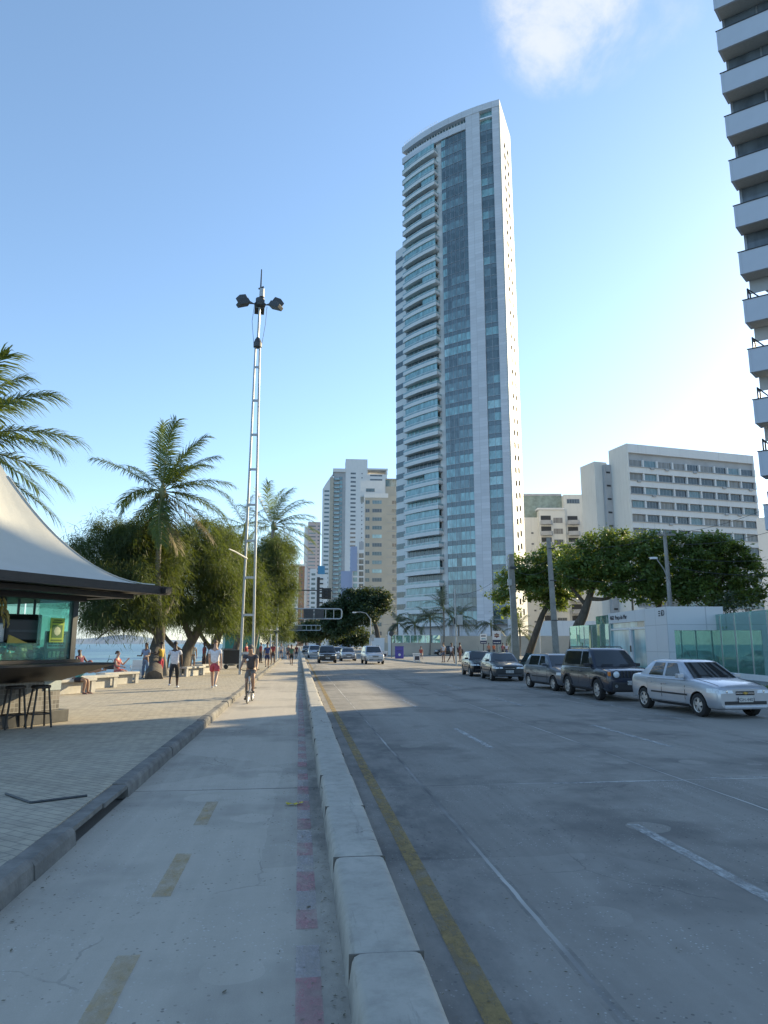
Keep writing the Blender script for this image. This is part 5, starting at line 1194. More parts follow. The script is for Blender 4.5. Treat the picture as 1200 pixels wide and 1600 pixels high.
# beige boundary wall of the tower and its glass rail
wd = Vector((32-12.3, 99-104, 0)); wz_ = math.atan2(wd.y, wd.x); WL = wd.length
t = thing('boundary_wall', 'long beige boundary wall of the curved tower, lower with glass railing at its left', 'wall', (12.3,104,0), wz_)
b = MB(); b.box(8.2,0,0,WL+14,.3,2.85); b.build('high_wall', mat('beige_wall', (.47,.43,.36), .9, var=.1, scale=.6), t); b = MB(); b.box(0,0,0,8.18,.3,1.9); b.build('low_wall', mat('beige_wall', (.47,.43,.36), .9), t)
for i in range(7): b = MB(); b.box(.6+i*1.08,.1,1.9,1.62+i*1.08,.14,2.95); b.build('glass_pane', m_fence, t)
for i in range(9): b = MB(); b.box(.52+i*1.08-.03,.08,1.9,.58+i*1.08,.16,3.0); b.build('rail_post', m_rail, t) if i < 8 else None
b = MB(); b.box(.2,.08,2.96,8.1,.16,3.02); b.build('top_rail', m_rail, t); b = MB(); b.box(.55,-.05,0,.95,.35,3.5); b.box(-2.2,0,0,-.01,.3,2.6); b.build('gate_pillar', m_plastic, t)

# gatehouse with its glass screens
gh = thing('gatehouse', 'low white gatehouse with a glazed opening, behind the parked cars', 'gatehouse', (18.3,34.1,0), math.atan2(42.72-34.1, 19.1-18.3)-PI)
GL = 8.66      # local -x runs along the street front; -y... front faces the road
Mg = Matrix.Rotation(gh.rotation_euler.z, 3, 'Z')
sx = -1
m_ghouse = panel_mat('white_panels', (.60,.61,.63), 1.4, 1.35, (.42,.43,.45), .02, .45)
def gbox(name, x0, y0, z0, x1, y1, z1, m, bevel=0): b = MB(); b.box(min(x0,x1),min(y0,y1),z0,max(x0,x1),max(y0,y1),z1); return b.build(name, m, gh, bevel=bevel)
# local frame: x=0 corner, x=-GL far end; y towards/away: find which sign faces the road (-X world)
fy = 1 if (Mg @ Vector((0,1,0))).x > 0 else -1     # +fy points away from the road
gbox('lintel', -GL, 0, 2.98, -2.92, .35*fy, 3.6, m_ghouse); gbox('corner_pier', -2.9, -.0, 0, .0, .35*fy, 3.6, m_ghouse)
gbox('side_wall', -.003, .352*fy, 2.42, -.34, 2.9*fy, 3.597, m_ghouse); gbox('roof_slab', -GL+.05, .36*fy, 3.3, -.36, 2.85*fy, 3.58, m_plastic)
gbox('side_glass', -.02, .36*fy, .15, -.06, 2.85*fy, 2.41, m_fence); gbox('side_wall_inner', -.30, .36*fy, .15, -.34, 2.85*fy, 2.41, mat('pale_aqua_wall', (.34,.50,.49), .5))
gbox('end_post', -GL, .02*fy, 0, -GL+.3, .3*fy, 2.97, g_teal); gbox('transom', -GL+.31, .02*fy, 2.55, -2.91, .2*fy, 2.66, m_plastic)
gbox('upper_glass', -GL+.31, .1*fy, 2.67, -4.2, .14*fy, 2.97, g_teal); gbox('upper_dark_glass', -4.19, .1*fy, 2.67, -2.95, .14*fy, 2.97, g_dark)
gbox('gate_glass', -GL+.31, .1*fy, .15, -6.7, .14*fy, 2.54, g_light); gbox('gate_glass', -6.68, .1*fy, .15, -5.3, .14*fy, 2.54, g_light)
gbox('door_post', -5.28, -.0, 0, -4.98, .25*fy, 2.54, m_ghouse); d_ = gbox('door', -4.96, .1*fy, .1, -2.95, .16*fy, 2.54, g_teal)
gbox('intercom', -5.2, -.04*fy, 1.3, -5.06, .01*fy, 1.65, m_black)
Mt = Matrix.Translation((-GL+1.75, -.012*fy, 3.29)) @ (Matrix.Rotation(PI/2,4,'X') if fy > 0 else Matrix.Rotation(PI,4,'Z') @ Matrix.Rotation(PI/2,4,'X'))
lettering('address_lettering', '4662  Praça do Mar', .36, m_ink, gh, Mt, .01)
Ml = Matrix.Translation((-.42, -.012*fy, 3.28)) @ (Matrix.Rotation(PI/2,4,'X') if fy > 0 else Matrix.Rotation(PI,4,'Z') @ Matrix.Rotation(PI/2,4,'X'))
lettering('logo_lettering', 'iD', .42, m_ink, gh, Ml, .01)
b = MB(); [b.box(-.95, -.014*fy if fy > 0 else .002, 3.14+i*.11, -.74, -.002*fy if fy > 0 else .014, 3.2+i*.11) for i in range(3)]; b.build('logo_bars', m_ink, gh)
def glass_run(label, pts, h, pw=1.45, base=.25, extra=True):
    t = thing('glass_fence', label, 'fence', (pts[0][0],pts[0][1],PZ), 0, 'glass fences of the corner plot')
    o = Vector((pts[0][0],pts[0][1],0))
    for (xa,ya),(xb,yb) in zip(pts[:-1], pts[1:]):
        a, c = Vector((xa,ya,0))-o, Vector((xb,yb,0))-o; d = (c-a).normalized(); n = Vector((-d.y,d.x,0)); L = (c-a).length; k = max(1, round(L/pw)); w = L/k
        b = MB(); b.prism([tuple((a-n*.08).xy), tuple((c-n*.08).xy), tuple((c+n*.08).xy), tuple((a+n*.08).xy)], -.05, base); b.build('base_kerb', m_plastic, t)
        for i in range(k):
            p, q = a+d*(i*w+.015), a+d*((i+1)*w-.015); b = MB(); b.prism([tuple((p-n*.008).xy), tuple((q-n*.008).xy), tuple((q+n*.008).xy), tuple((p+n*.008).xy)], base, h); b.build('glass_pane', m_fence, t)
            b = MB(); s = a+d*(i*w); b.box(s.x-.025,s.y+.03,base,s.x+.025,s.y+.08,h-.1); b.build('fin_post', m_galv, t)
    return t
glass_run('tall green glass fence right of the gatehouse, mirroring trees', [(20.95,34.9),(20.0,28.7),(19.4,22.5),(19.1,17)], 3.05)
glass_run('tall green glass fence left of the gatehouse', [(19.25,43.0),(19.6,50.5),(24.5,54.5)], 2.85)
glass_run('second glass screen set back behind the fence left of the gatehouse', [(20.6,43.4),(21.4,50.0)], 3.55)
t = thing('stair_handrail', 'sloping white stair handrails behind the glass fence', 'handrail', (21.8,33,PZ))
for k, (x, dz) in enumerate(((0,0),(1.0,.6))):
    b = MB(); b.tube([(x,0,1.7+dz),(x-.5,-3.2,2.9+dz)], .05, 6); b.build('rail', m_plastic, t)
    for i in range(3): b = MB(); b.cyl((x-.18*i,-1.2*i-.2,0),(x-.18*i,-1.2*i-.2,1.75+dz+.42*i),.035); b.build('baluster', m_plastic, t)

# benches, cart, bins
def bench(loc, rz, label, L=1.7):
    t = thing('concrete_bench', label, 'bench', loc, rz, 'concrete benches along the promenade')
    b = MB(); b.box(-L/2,-.24,.38,L/2,.24,.47); b.build('seat', m_concl, t, bevel=.015)
    for s in (-1,1):
        b = MB(); x = s*(L/2-.12); b.box(x-.09,-.21,0,x+.09,-.13,.378); b.box(x-.09,.13,0,x+.09,.21,.378); b.box(x-.09,-.128,0,x+.09,.128,.07); b.build('leg_frame', m_concl, t)
    b = MB(); b.box(-L/2+.22,-.05,0,L/2-.22,.05,.378); b.build('stretcher_wall', m_concl, t)
bz0 = R_(62)
bench(G(108,1084,PZ), bz0, 'concrete bench with the bent-over sitter, half behind the kiosk counter', 1.9)
bench(G(146,1076,PZ), bz0, 'middle concrete bench of the three before the sea', 2.0)
bench(G(184,1069,PZ), bz0, 'concrete bench where the woman in red sits', 2.0)
bench(G(300,1056,PZ), R_(70), 'grey concrete bench in tree shade behind the man in the long white shirt', 2.0); bench(G(322,1051,PZ), R_(70), 'grey concrete bench in tree shade nearest the black cart', 1.8)
t = thing('vendor_cart', 'black box cart on small wheels under the trees beside the floodlight mast', 'cart', G(363,1045,PZ), R_(8))
b = MB(); b.box(-.62,-.4,.34,.62,.4,1.16); b.build('box', m_black, t, bevel=.015); b = MB(); b.box(-.66,-.44,1.16,.66,.44,1.21); b.build('lid', m_gdark, t); b = MB(); b.box(-.5,-.36,.28,.9,.36,.335); b.build('pallet', m_concl, t)
for s in (-1,1):
    for q in (-1,1): b = MB(); b.lathe([(.03,-.03),(.14,-.03),(.14,.03),(.03,.03)], (s*.42,q*.3,.14), 14, axis='y'); b.build('wheel', m_black, t)
t = thing('plastic_chair', 'white plastic chair facing the sea beside the thick tree trunk', 'chair', G(212,1060,PZ), R_(200))
b = MB(); b.box(-.22,-.2,.4,.22,.22,.44); b.build('seat', m_plastic, t, bevel=.01); b = MB(); b.rings([[(x,y,z) for x,y in ((-.22,.2),(.22,.2),(.22,.23),(-.22,.23))] for z,y0 in ((.44,0),(.6,0))]); b.rings([[(-.22,.22+.1*(z-.44),z),(.22,.22+.1*(z-.44),z),(.22,.25+.1*(z-.44),z),(-.22,.25+.1*(z-.44),z)] for z in (.58,.85)]); b.build('backrest', m_plastic, t)
for sx, sy in ((-1,-1),(1,-1),(1,1),(-1,1)): b = MB(); b.tube([(sx*.19,sy*.17,.41),(sx*.22,sy*.21,0)], .02, 6); b.build('leg', m_plastic, t)
for s in (-1,1): b = MB(); b.tube([(s*.24,.22,.62),(s*.25,-.15,.62),(s*.22,-.2,.42)], .02, 6); b.build('armrest', m_plastic, t)
t = thing('violet_box', 'violet street box with a white round mark on the corner pavement', 'box', G(624,1029,PZ), R_(-8))
b = MB(); b.box(-.48,-.3,0,.48,.3,1.28); b.build('cabinet', m_purple, t, bevel=.02); b = MB(); b.box(-.52,-.34,1.28,.52,.34,1.34); b.build('lid', m_purple, t); b = MB(); b.lathe([(.001,-.005),(.14,-.005),(.14,.005),(.001,.006)], (.02,-.308,.42), 16, axis='y'); b.build('round_mark', m_plastic, t); b = MB(); b.box(-.3,-.306,.8,.3,-.301,.86); b.build('slot', m_ink, t)
def bin_(loc, label, col): 
    t = thing('litter_bin', label, 'bin', loc, 0, 'bins on the corner pavement'); b = MB(); b.box(-.26,-.24,.1,.26,.24,.62); b.build('body', m_plastic, t, bevel=.02); b = MB(); b.box(-.2,-.25,.16,.2,-.242,.5); b.build('front_panel', mat('bin_panel_'+label[:4], col, .5), t); b = MB(); b.box(-.34,-.3,.66,.34,.3,.74); b.build('top', m_plastic, t)
    for s in (-1,1): b = MB(); b.box(s*.24-.03,-.2,0,s*.24+.03,.2,.66); b.build('side_frame', m_plastic, t)
bin_(G(651,1034,PZ), 'white framed bin with a dark front, nearest the kerb corner', (.06,.05,.06)); bin_(G(601,1028,PZ), 'white bin with a blue front beside the approaching silver car', (.07,.07,.25))
# small things lying on the ground
p = G(460,1257.5,.006); t = thing('yellow_wrapper', 'crumpled yellow wrapper lying on the bike lane', 'litter', p, R_(5))
b = MB(); rr = random.Random(4); n = 9; vs = []; fs = []
for i in range(n):
    for j in range(4): vs.append((-.095+.19*i/(n-1)+rr.uniform(-.006,.006), -.03+.06*j/3+rr.uniform(-.008,.008), .004+abs(rr.gauss(0,.012))+(.02 if i in (0,n-1) else 0)))
for i in range(n-1):
    for j in range(3): a = i*4+j; fs.append((a,a+1,a+5,a+4))
b.add(vs, fs); o = b.build('wrapper_sheet', mat('yellow_plastic', (.50,.40,.03), .4, var=.3, scale=40), t)
a, c, d = G(9,1240,PZ+.012), G(48,1254,PZ+.012), G(136,1243,PZ+.012)
b = MB(); b.tube([a, c-(c-a)*.02, c+(d-c)*.02, d], .014, 5); o = b.build('bent_strip', m_gdark); tag(o, 'bent dark metal strip lying on the promenade paving', 'metal strip')
# overhead lines
def cable(label, p, q, sag, r=.012):
    p, q = Vector(p), Vector(q); pts = [p.lerp(q,t)+Vector((0,0,-sag*4*t*(1-t))) for t in [i/16 for i in range(17)]]
    b = MB(); b.tube(pts, r, 4); o = b.build('overhead_cable', m_gdark); tag(o, label, 'cable', 'overhead cables')
cable('thin cable from the lamp pole top to the square utility pole', A(1050,832,48), A(866,853,52), .5)
cable('cable sagging between the two utility poles', A(866,870,52), A(803,878,57), .5)
cable('upper line running right from the lamp pole across the almond crowns', A(1052,870,48), A(1260,868,44), .3); cable('lower line running right from the lamp pole across the almond crowns', A(1052,885,48), A(1260,893,44), .35)
cable('line crossing the slab hotel from the lamp pole towards the near building', A(1052,832,48), A(1290,745,42), .6)
cable('low service cable from the square utility pole into the gatehouse garden', A(868,895,52), A(1010,905,50), .4)
b = MB(); q0, q1 = A(358,858,36), A(386,873,39); b.tube([q0, q0.lerp(q1,.3)+Vector((0,0,.03)), q1], [.03,.04,.05], 6); o = b.build('lamp_bracket', m_galv); tag(o, 'short white lamp bracket reaching left from the floodlight mast', 'bracket')

rr = random.Random(77)
for i in range(9):
    x = 1.12+.0*i; y = -.85+i*.22; h = rr.uniform(.18,.3); t = thing('bottle', rr.choice(('dark','green','brown'))+' bottle on the kiosk counter behind the glass', 'bottle', kpt(1.25,y,1.445), 0, 'bottles on the kiosk counter'); t['label'] = 'bottle in the row standing along the kiosk side counter'
    b = MB(); b.lathe([(.001,0),(.034,0),(.036,.02),(.036,h*.6),(.014,h*.8),(.013,h),(.001,h)], n=10); b.build('glass_body', mat('bottle_%d' % (i%3), ((.02,.06,.02),(.10,.05,.02),(.25,.22,.1))[i%3], .1, spec=.8), t, smooth=True); b = MB(); b.cyl((0,0,h),(0,0,h+.015),.016); b.build('cap', m_plastic, t)
cable('long line from the near building across to the lamp pole, above the gatehouse', A(1052,850,48), A(1290,800,40), .5); cable('pair line beside the cable between the two utility poles', A(866,880,52), A(803,890,57), .6)
cable('line running from the darker utility pole towards the signal pole', A(803,880,57), A(712,930,52), .6); cable('line over the pavement from the signal pole to the far street lamp', A(712,935,52), A(579,975,86), .7)
for (u, v, w_, h_, lab) in ((1009,1002,.5,.35,'small pale notice on the gatehouse post'),):
    pass
# ================================================================== cars
def paint(name, col, metal=.35, rough=.28): return mat('paint_'+name, col, rough, metal, var=.05, scale=3, coat=.6)
m_tyre = mat('tyre_rubber', (.018,.018,.019), .85, var=.1); m_rim = mat('alloy_rim', (.50,.51,.52), .35, metal=.7, var=.08)
m_cglass = mat('car_glass', (.018,.022,.025), .04, var=.2, scale=2, spec=.9); m_lens = mat('headlight_lens', (.62,.66,.70), .08, var=.15, scale=20, spec=.9)
m_trim = mat('black_trim', (.022,.022,.024), .6, var=.1); m_plate = mat('number_plate', (.50,.50,.49), .5, var=.05); m_amber = mat('amber_lens', (.55,.16,.02), .2, var=.1); m_chrome = mat('chrome', (.65,.65,.66), .18, metal=.9, var=.05)
m_under = mat('underbody', (.012,.012,.012), .9, var=0)
def interp(tab, x):
    xs = [r[0] for r in tab]
    if x <= xs[0]: return tab[0][1:]
    if x >= xs[-1]: return tab[-1][1:]
    for i in range(len(xs)-1):
        if xs[i] <= x <= xs[i+1]:
            t = (x-xs[i])/(xs[i+1]-xs[i]); p0, p1, p2, p3 = tab[max(0,i-1)], tab[i], tab[i+1], tab[min(len(tab)-1,i+2)]
            h = xs[i+1]-xs[i]; o = []
            for k in range(1, len(p1)):
                m1 = (p2[k]-p0[k])/max(1e-6,(p2[0]-p0[0]))*h; m2 = (p3[k]-p1[k])/max(1e-6,(p3[0]-p1[0]))*h
                o.append((2*t**3-3*t*t+1)*p1[k]+(t**3-2*t*t+t)*m1+(-2*t**3+3*t*t)*p2[k]+(t**3-t*t)*m2)
            return tuple(o)
SEDAN = dict(L=4.15, tab=[(-2.075,.42,.70,.60),(-2.02,.34,.90,.70),(-1.85,.28,.985,.775),(-1.4,.24,.995,.81),(-.6,.2,.965,.825),(.3,.2,.945,.825),(.95,.2,.94,.82),(1.25,.22,.91,.815),(1.65,.22,.855,.80),(1.9,.22,.80,.775),(2.03,.23,.755,.735),(2.075,.27,.71,.69)],
    cab=(-1.62,1.06,.745,-.98,.28,.565,1.40), wb=(1.31,-1.22), wr=.295, belt=.93)
HATCH = dict(L=3.85, tab=[(-1.925,.40,.80,.66),(-1.88,.32,.95,.74),(-1.7,.26,.985,.79),(-1.2,.22,.97,.81),(-.4,.2,.95,.82),(.3,.2,.94,.82),(.85,.2,.94,.82),(1.15,.22,.91,.815),(1.5,.22,.855,.80),(1.75,.22,.80,.77),(1.88,.23,.75,.73),(1.925,.27,.70,.685)],
    cab=(-1.86,.95,.745,-1.42,.22,.585,1.43), wb=(1.22,-1.22), wr=.29, belt=.93)
SUV = dict(L=4.25, tab=[(-2.125,.42,.85,.76),(-2.08,.34,1.05,.82),(-1.9,.30,1.08,.86),(-1.3,.28,1.08,.88),(-.4,.26,1.07,.885),(.5,.26,1.07,.885),(.95,.28,1.075,.88),(1.3,.3,1.06,.875),(1.75,.3,1.02,.865),(2.0,.3,.97,.84),(2.1,.34,.90,.80),(2.125,.40,.80,.76)],
    cab=(-2.02,1.02,.80,-1.78,.42,.66,1.69), wb=(1.28,-1.29), wr=.345, belt=1.06)
VAN = dict(L=4.3, tab=[(-2.15,.42,.85,.76),(-2.1,.34,1.05,.82),(-1.9,.30,1.06,.86),(-1.3,.28,1.05,.87),(-.4,.26,1.04,.87),(.5,.26,1.02,.87),(.95,.28,1.0,.86),(1.3,.3,.96,.85),(1.75,.28,.92,.83),(2.0,.28,.86,.80),(2.1,.29,.81,.76),(2.15,.33,.76,.71)],
    cab=(-2.0,1.15,.80,-1.72,.36,.64,1.62), wb=(1.3,-1.25), wr=.33, belt=1.02)
def half_section(zb, zt, hw):
    h = zt-zb
    return [(0,zb),(hw*.80,zb),(hw*.93,zb+.03*h+.01),(hw*.985,zb+.16*h),(hw*1.0,zb+.42*h),(hw*.995,zb+.66*h),(hw*.975,zb+.84*h),(hw*.93,zb+.95*h),(hw*.82,zb+.995*h),(hw*.45,zt+.018),(0,zt+.025)]
def car(label, loc, heading, spec, pm, plate='', scale=.95, detail=2, rails=False, jeep=False, open_door=False, group='cars', name='parked_car', bumper=None, emblem=False):
    T = spec['tab']; L = spec['L']; root = thing(name, label, 'car', loc, heading, group); root.scale = (scale,)*3
    xs = [T[0][0]+(T[-1][0]-T[0][0])*i/40 for i in range(41)]; xs = sorted(set(xs+[r[0] for r in T]))
    def section(x):
        zb, zt, hw = interp(T, x); hs = half_section(zb, zt, hw)
        return [(x,y,z) for y, z in hs] + [(x,-y,z) for y, z in reversed(hs[1:-1])]
    def surf(x, s, off=0):           # s in section index units, +y side
        zb, zt, hw = interp(T, x); hs = half_section(zb, zt, hw); i = min(int(s), len(hs)-2); f = s-i
        y = hs[i][0]*(1-f)+hs[i+1][0]*f; z = hs[i][1]*(1-f)+hs[i+1][1]*f; n = Vector((0, hs[i+1][1]-hs[i][1], -(hs[i+1][0]-hs[i][0]))).normalized()
        return Vector((x,y,z))+n*off
    def s_at(x, z):
        zb, zt, hw = interp(T, x); hs = half_section(zb, zt, hw)
        for i in range(1, len(hs)-1):
            if hs[i][1] <= z <= hs[i+1][1]: return i+(z-hs[i][1])/max(1e-6,hs[i+1][1]-hs[i][1])
        return len(hs)-2.01
    def patch(b, x0, x1, z0, z1, side, off, m=0, nx=6, nz=4):
        g = [[surf(x0+(x1-x0)*i/nx, s_at(x0+(x1-x0)*i/nx, z0+(z1-z0)*j/nz), off) for j in range(nz+1)] for i in range(nx+1)]
        vs = [(p.x,p.y*side,p.z) for r in g for p in r]; k = nz+1
        b.add(vs, [(i*k+j,(i+1)*k+j,(i+1)*k+j+1,i*k+j+1) for i in range(nx) for j in range(nz)], m)
    # body shell with real wheel openings
    b = MB(); b.rings([section(x) for x in xs]); wr = spec['wr']
    xr, xf, hb, tr_, tf, ht, zr = spec['cab']; zb0 = spec['belt']-.03
    o = b.build('tmp', [pm, m_under], None)
    cut = MB()
    for xw in spec['wb']:
        for s in (-1, 1): cut.lathe([(wr+.055, s*.50),(wr+.055, s*1.2)], (xw,0,wr-.005), 24, axis='y')
    co = cut.build('tmpcut', m_under, None)
    md = o.modifiers.new('b','BOOLEAN'); md.object = co; md.operation = 'DIFFERENCE'; md.solver = 'EXACT'
    me = realize(o); bpy.data.objects.remove(co)
    me.polygons.foreach_set('use_smooth', [True]*len(me.polygons)); me.set_sharp_from_angle(angle=R_(35))
    body = link('body', me, root)
    # glasshouse: pillars and roof in body colour, glass set a few mm proud
    q = MB(); nn = 7
    def ring(t, bulge):
        z = zb0+(zr-zb0)*t; x0 = xr+(tr_-xr)*t**1.0; x1 = xf+(tf-xf)*t; h = hb+(ht-hb)*t+bulge
        return x0, x1, h, z
    rs = []
    for t, bu, ins in ((0,0,0),(.45,.012,0),(.86,.006,0),(.955,-.035,.05),(.99,-.14,.16),(1.0,-.30,.34)):
        x0, x1, h, z = ring(t, bu); x0 += ins; x1 -= ins; c = .10; z += (0 if t < .99 else .012*(t-.98)*50)
        rs.append([(x0+c*.5,h-.0,z),(x0+c*2,h,z),(x1-c*3,h,z),(x1-c*.8,h-.02,z),(x1-.015,h-.14,z),(x1+.02,0,z),(x1-.015,-h+.14,z),(x1-c*.8,-h+.02,z),(x1-c*3,-h,z),(x0+c*2,-h,z),(x0+c*.5,-h,z),(x0,-h+.12,z),(x0-.015,0,z),(x0,h-.12,z)])
    q.rings(rs); q.build('cabin', pm, root, smooth=True, angle=42)
    def gp(x, t, s, off=.006):
        _, _, h, z = ring(t, .012 if .2 < t < .7 else .006); return (x, s*(h+off), z)
    def sidewin(nm, xa0, xa1, xb0, xb1, t0, t1, s):
        w = MB(); N = 4; g = []
        for i in range(N+1):
            t = t0+(t1-t0)*i/N; a = xa0+(xb0-xa0)*i/N; c = xa1+(xb1-xa1)*i/N; bu = .012*min(1,t/.45) if t < .45 else .012-.006*(t-.45)/.41
            _, _, h, z = ring(t, bu); g.append([(a,s*(h+.006),z),(c,s*(h+.006),z)])
        w.add([p for r in g for p in r], [(2*i,2*i+1,2*i+3,2*i+2) for i in range(N)]); return w.build(nm, m_cglass, root, smooth=True)
    fx = lambda t: xf+(tf-xf)*t; rx = lambda t: xr+(tr_-xr)*t
    bx = -.28 if L < 4.2 else -.2
    for s in (-1, 1):
        sidewin('side_window', bx+.06, fx(.14)-.42, bx+.06, fx(.84)-.20, .14, .84, s)
        sidewin('side_window', rx(.14)+.50, bx-.05, rx(.84)+.26, bx-.05, .14, .84, s)
        sidewin('quarter_window', rx(.2)+.26, rx(.2)+.45, rx(.84)+.18, rx(.84)+.22, .2, .84, s) if L > 4.2 else None
    def endwin(nm, f, sg, t0, t1, marg):
        w = MB(); N, M = 5, 8; vs = []
        for i in range(N+1):
            t = t0+(t1-t0)*i/N; x0, x1, h, z = ring(t, .008)
            for j in range(M+1):
                y = (-1+2*j/M)*(h-marg); ya = abs(y); hh = h-.14
                xx = f(t)+ sg*((.02-.035*(ya/hh)) if ya < hh else (-.015-.045*(ya-hh)/.12))
                vs.append((xx+sg*.008, y, z+.004))
        k = M+1; w.add(vs, [(i*k+j,i*k+j+1,(i+1)*k+j+1,(i+1)*k+j) for i in range(N) for j in range(M)]); return w.build(nm, m_cglass, root, smooth=True)
    endwin('windscreen', fx, 1, .10, .88, .10); endwin('rear_window', rx, -1, .2, .84, .16)
    # wheels
    for xw in spec['wb']:
        for s in (-1, 1):
            yc = s*(interp(T, xw)[2]-.09)
            w = MB(); w.lathe([(.001,-.06),(wr*.34,-.06),(wr*.34,.05),(.001,.06)], n=12, axis='y'); wh = w.build('wheel', m_under, root, loc=(xw,yc,wr))
            w = MB(); w.lathe([(wr*.64,-.095),(wr*.88,-.10),(wr*.97,-.085),(wr,-.05),(wr,.05),(wr*.97,.085),(wr*.88,.10),(wr*.64,.095)], n=28, axis='y', cap=False); w.build('tyre', m_tyre, wh, smooth=True)
            w = MB(); yo = s*.085
            w.lathe([(wr*.56,yo),(wr*.66,yo+s*.008),(wr*.66,yo-s*.04),(wr*.58,yo-s*.05)], n=24, axis='y', cap=False); w.lathe([(.001,yo),(wr*.16,yo),(wr*.2,yo-s*.03),(.001,yo-s*.04)], n=12, axis='y')
            for k in range(5 if not jeep else 6):
                a = 2*PI*k/(5 if not jeep else 6)+.3; c, sn = math.cos(a), math.sin(a); e = Vector((-sn,0,c)); d = Vector((c,0,sn))
                w.add([tuple(d*wr*.12+e*.035+Vector((0,yo-s*.004,0))),tuple(d*wr*.12-e*.035+Vector((0,yo-s*.004,0))),tuple(d*wr*.6-e*.055+Vector((0,yo-s*.012,0))),tuple(d*wr*.6+e*.055+Vector((0,yo-s*.012,0))),tuple(d*wr*.12+e*.035+Vector((0,yo-s*.04,0))),tuple(d*wr*.12-e*.035+Vector((0,yo-s*.04,0))),tuple(d*wr*.6-e*.055+Vector((0,yo-s*.05,0))),tuple(d*wr*.6+e*.055+Vector((0,yo-s*.05,0)))], [(0,1,2,3),(7,6,5,4),(0,4,5,1),(1,5,6,2),(2,6,7,3),(3,7,4,0)])
            w.build('rim', m_rim, wh, smooth=True, angle=30)
    # doors, handles, sills, mirrors
    zlo, zhi = spec['tab'][4][1]+.12, spec['belt']-.06
    for s in (-1, 1):
        for a, c in ((bx-.72 if L < 4.2 else bx-.82, bx-.012),(bx+.012, fx(0)-.28)):
            if open_door and s == 1 and a > bx: continue
            w = MB(); patch(w, a-.016, c+.016, zlo-.016, zhi+.016, s, .002, 1); patch(w, a, c, zlo, zhi, s, .005, 0); d = w.build('door', [pm, m_under], root, smooth=True)
            w = MB(); p = surf(a+.14, s_at(a+.14, zhi-.10), .02); w.cbox((p.x,p.y*s,p.z), (.17,.03,.03)); w.build('handle', pm, d, bevel=.008)
        w = MB(); p = Vector((fx(0)-.40, s*(hb+.10), spec['belt']+.07)); w.rings([[(p.x+dx,p.y+s*dy*.1,p.z+dz) for dy, dz in ((-.9,-.05),(1,-.06),(1.1,.05),(-.8,.06))] for dx in (-.06,.03,.07)]); w.cbox((p.x,p.y-s*.09,p.z-.04),(.05,.14,.03)); w.build('mirror', pm if not jeep else m_trim, root, bevel=.015)
        w = MB(); patch(w, spec['wb'][1]+wr+.1, spec['wb'][0]-wr-.1, T[4][1]+.01, T[4][1]+.09, s, .006, 0); w.build('sill', m_trim, root, smooth=True)
    if open_door:
        w = MB(); w.box(0,-.03,.32,-.95,.03,.93); d = w.build('door', pm, root, bevel=.02, loc=(fx(0)-.25, .84, 0)); d.rotation_euler.z = R_(-62)
        w = MB(); w.rings([[(-.02,-.02,.93),(-.92,-.02,.93),(-.80,-.02,1.36),(-.42,-.02,1.38)],[(-.02,.02,.93),(-.92,.02,.93),(-.80,.02,1.36),(-.42,.02,1.38)]]); w.build('door_window', m_cglass, d)
    # front face
    xe = L/2
    zb1, zt1, hw1 = interp(T, xe-.02)
    if jeep:
        w = MB(); w.box(xe-.06,-.70,.34,xe+.03,.70,.62); w.build('bumper', m_trim, root, bevel=.03)
        for s in (-1, 1):
            for xw in spec['wb']:
                w = MB(); rr0 = wr+.05; pts = [(math.cos(a), math.sin(a)) for a in [R_(8+164*i/10) for i in range(11)]]
                yo = interp(T, xw)[2]; w.rings([[(xw+c*(rr0+.06), s*(yo-.03), wr+sn*(rr0+.05)),(xw+c*(rr0+.055), s*(yo+.025), wr+sn*(rr0+.045)),(xw+c*rr0, s*(yo+.02), wr+sn*rr0),(xw+c*rr0, s*(yo-.05), wr+sn*rr0)] for c, sn in pts]); w.build('fender_flare', m_trim, root, smooth=True)
            w = MB(); w.lathe([(.001,xe+.05),(.075,xe+.045),(.105,xe+.02),(.11,xe-.05)], (0,s*.56,.865), 20, axis='x'); w.build('headlight', m_lens, root, smooth=True)
            w = MB(); w.lathe([(.12,xe-.03),(.135,xe+.02),(.11,xe+.025)], (0,s*.56,.865), 20, axis='x', cap=False); w.build('headlight_ring', m_trim, root, smooth=True)
            w = MB(); w.cbox((xe-.05,s*.775,.88),(.12,.07,.14)); w.build('marker_lamp', m_amber, root, bevel=.02)
            w = MB(); w.lathe([(.001,xe+.03),(.05,xe+.03),(.06,xe)], (0,s*.58,.5), 14, axis='x'); w.build('fog_lamp', m_lens, root, smooth=True)
        w = MB(); w.box(xe-.02,-.42,.76,xe+.008,.42,.98); g = w.build('grille', m_trim, root, bevel=.01)
        for i in range(8): w = MB(); w.box(xe,-.425+i*.121-.026,.765,xe+.03,-.425+i*.121+.026,.975) ; w.build('grille_bar', m_chrome if 0 else pm, g, bevel=.01)
        w = MB(); [w.lathe([(.03,xe+.012),(.04,xe+.014),(.03,xe+.016)], (0,0,0), 4, axis='x') for _ in ()]
    else:
        zg = zb1+(zt1-zb1)*.72
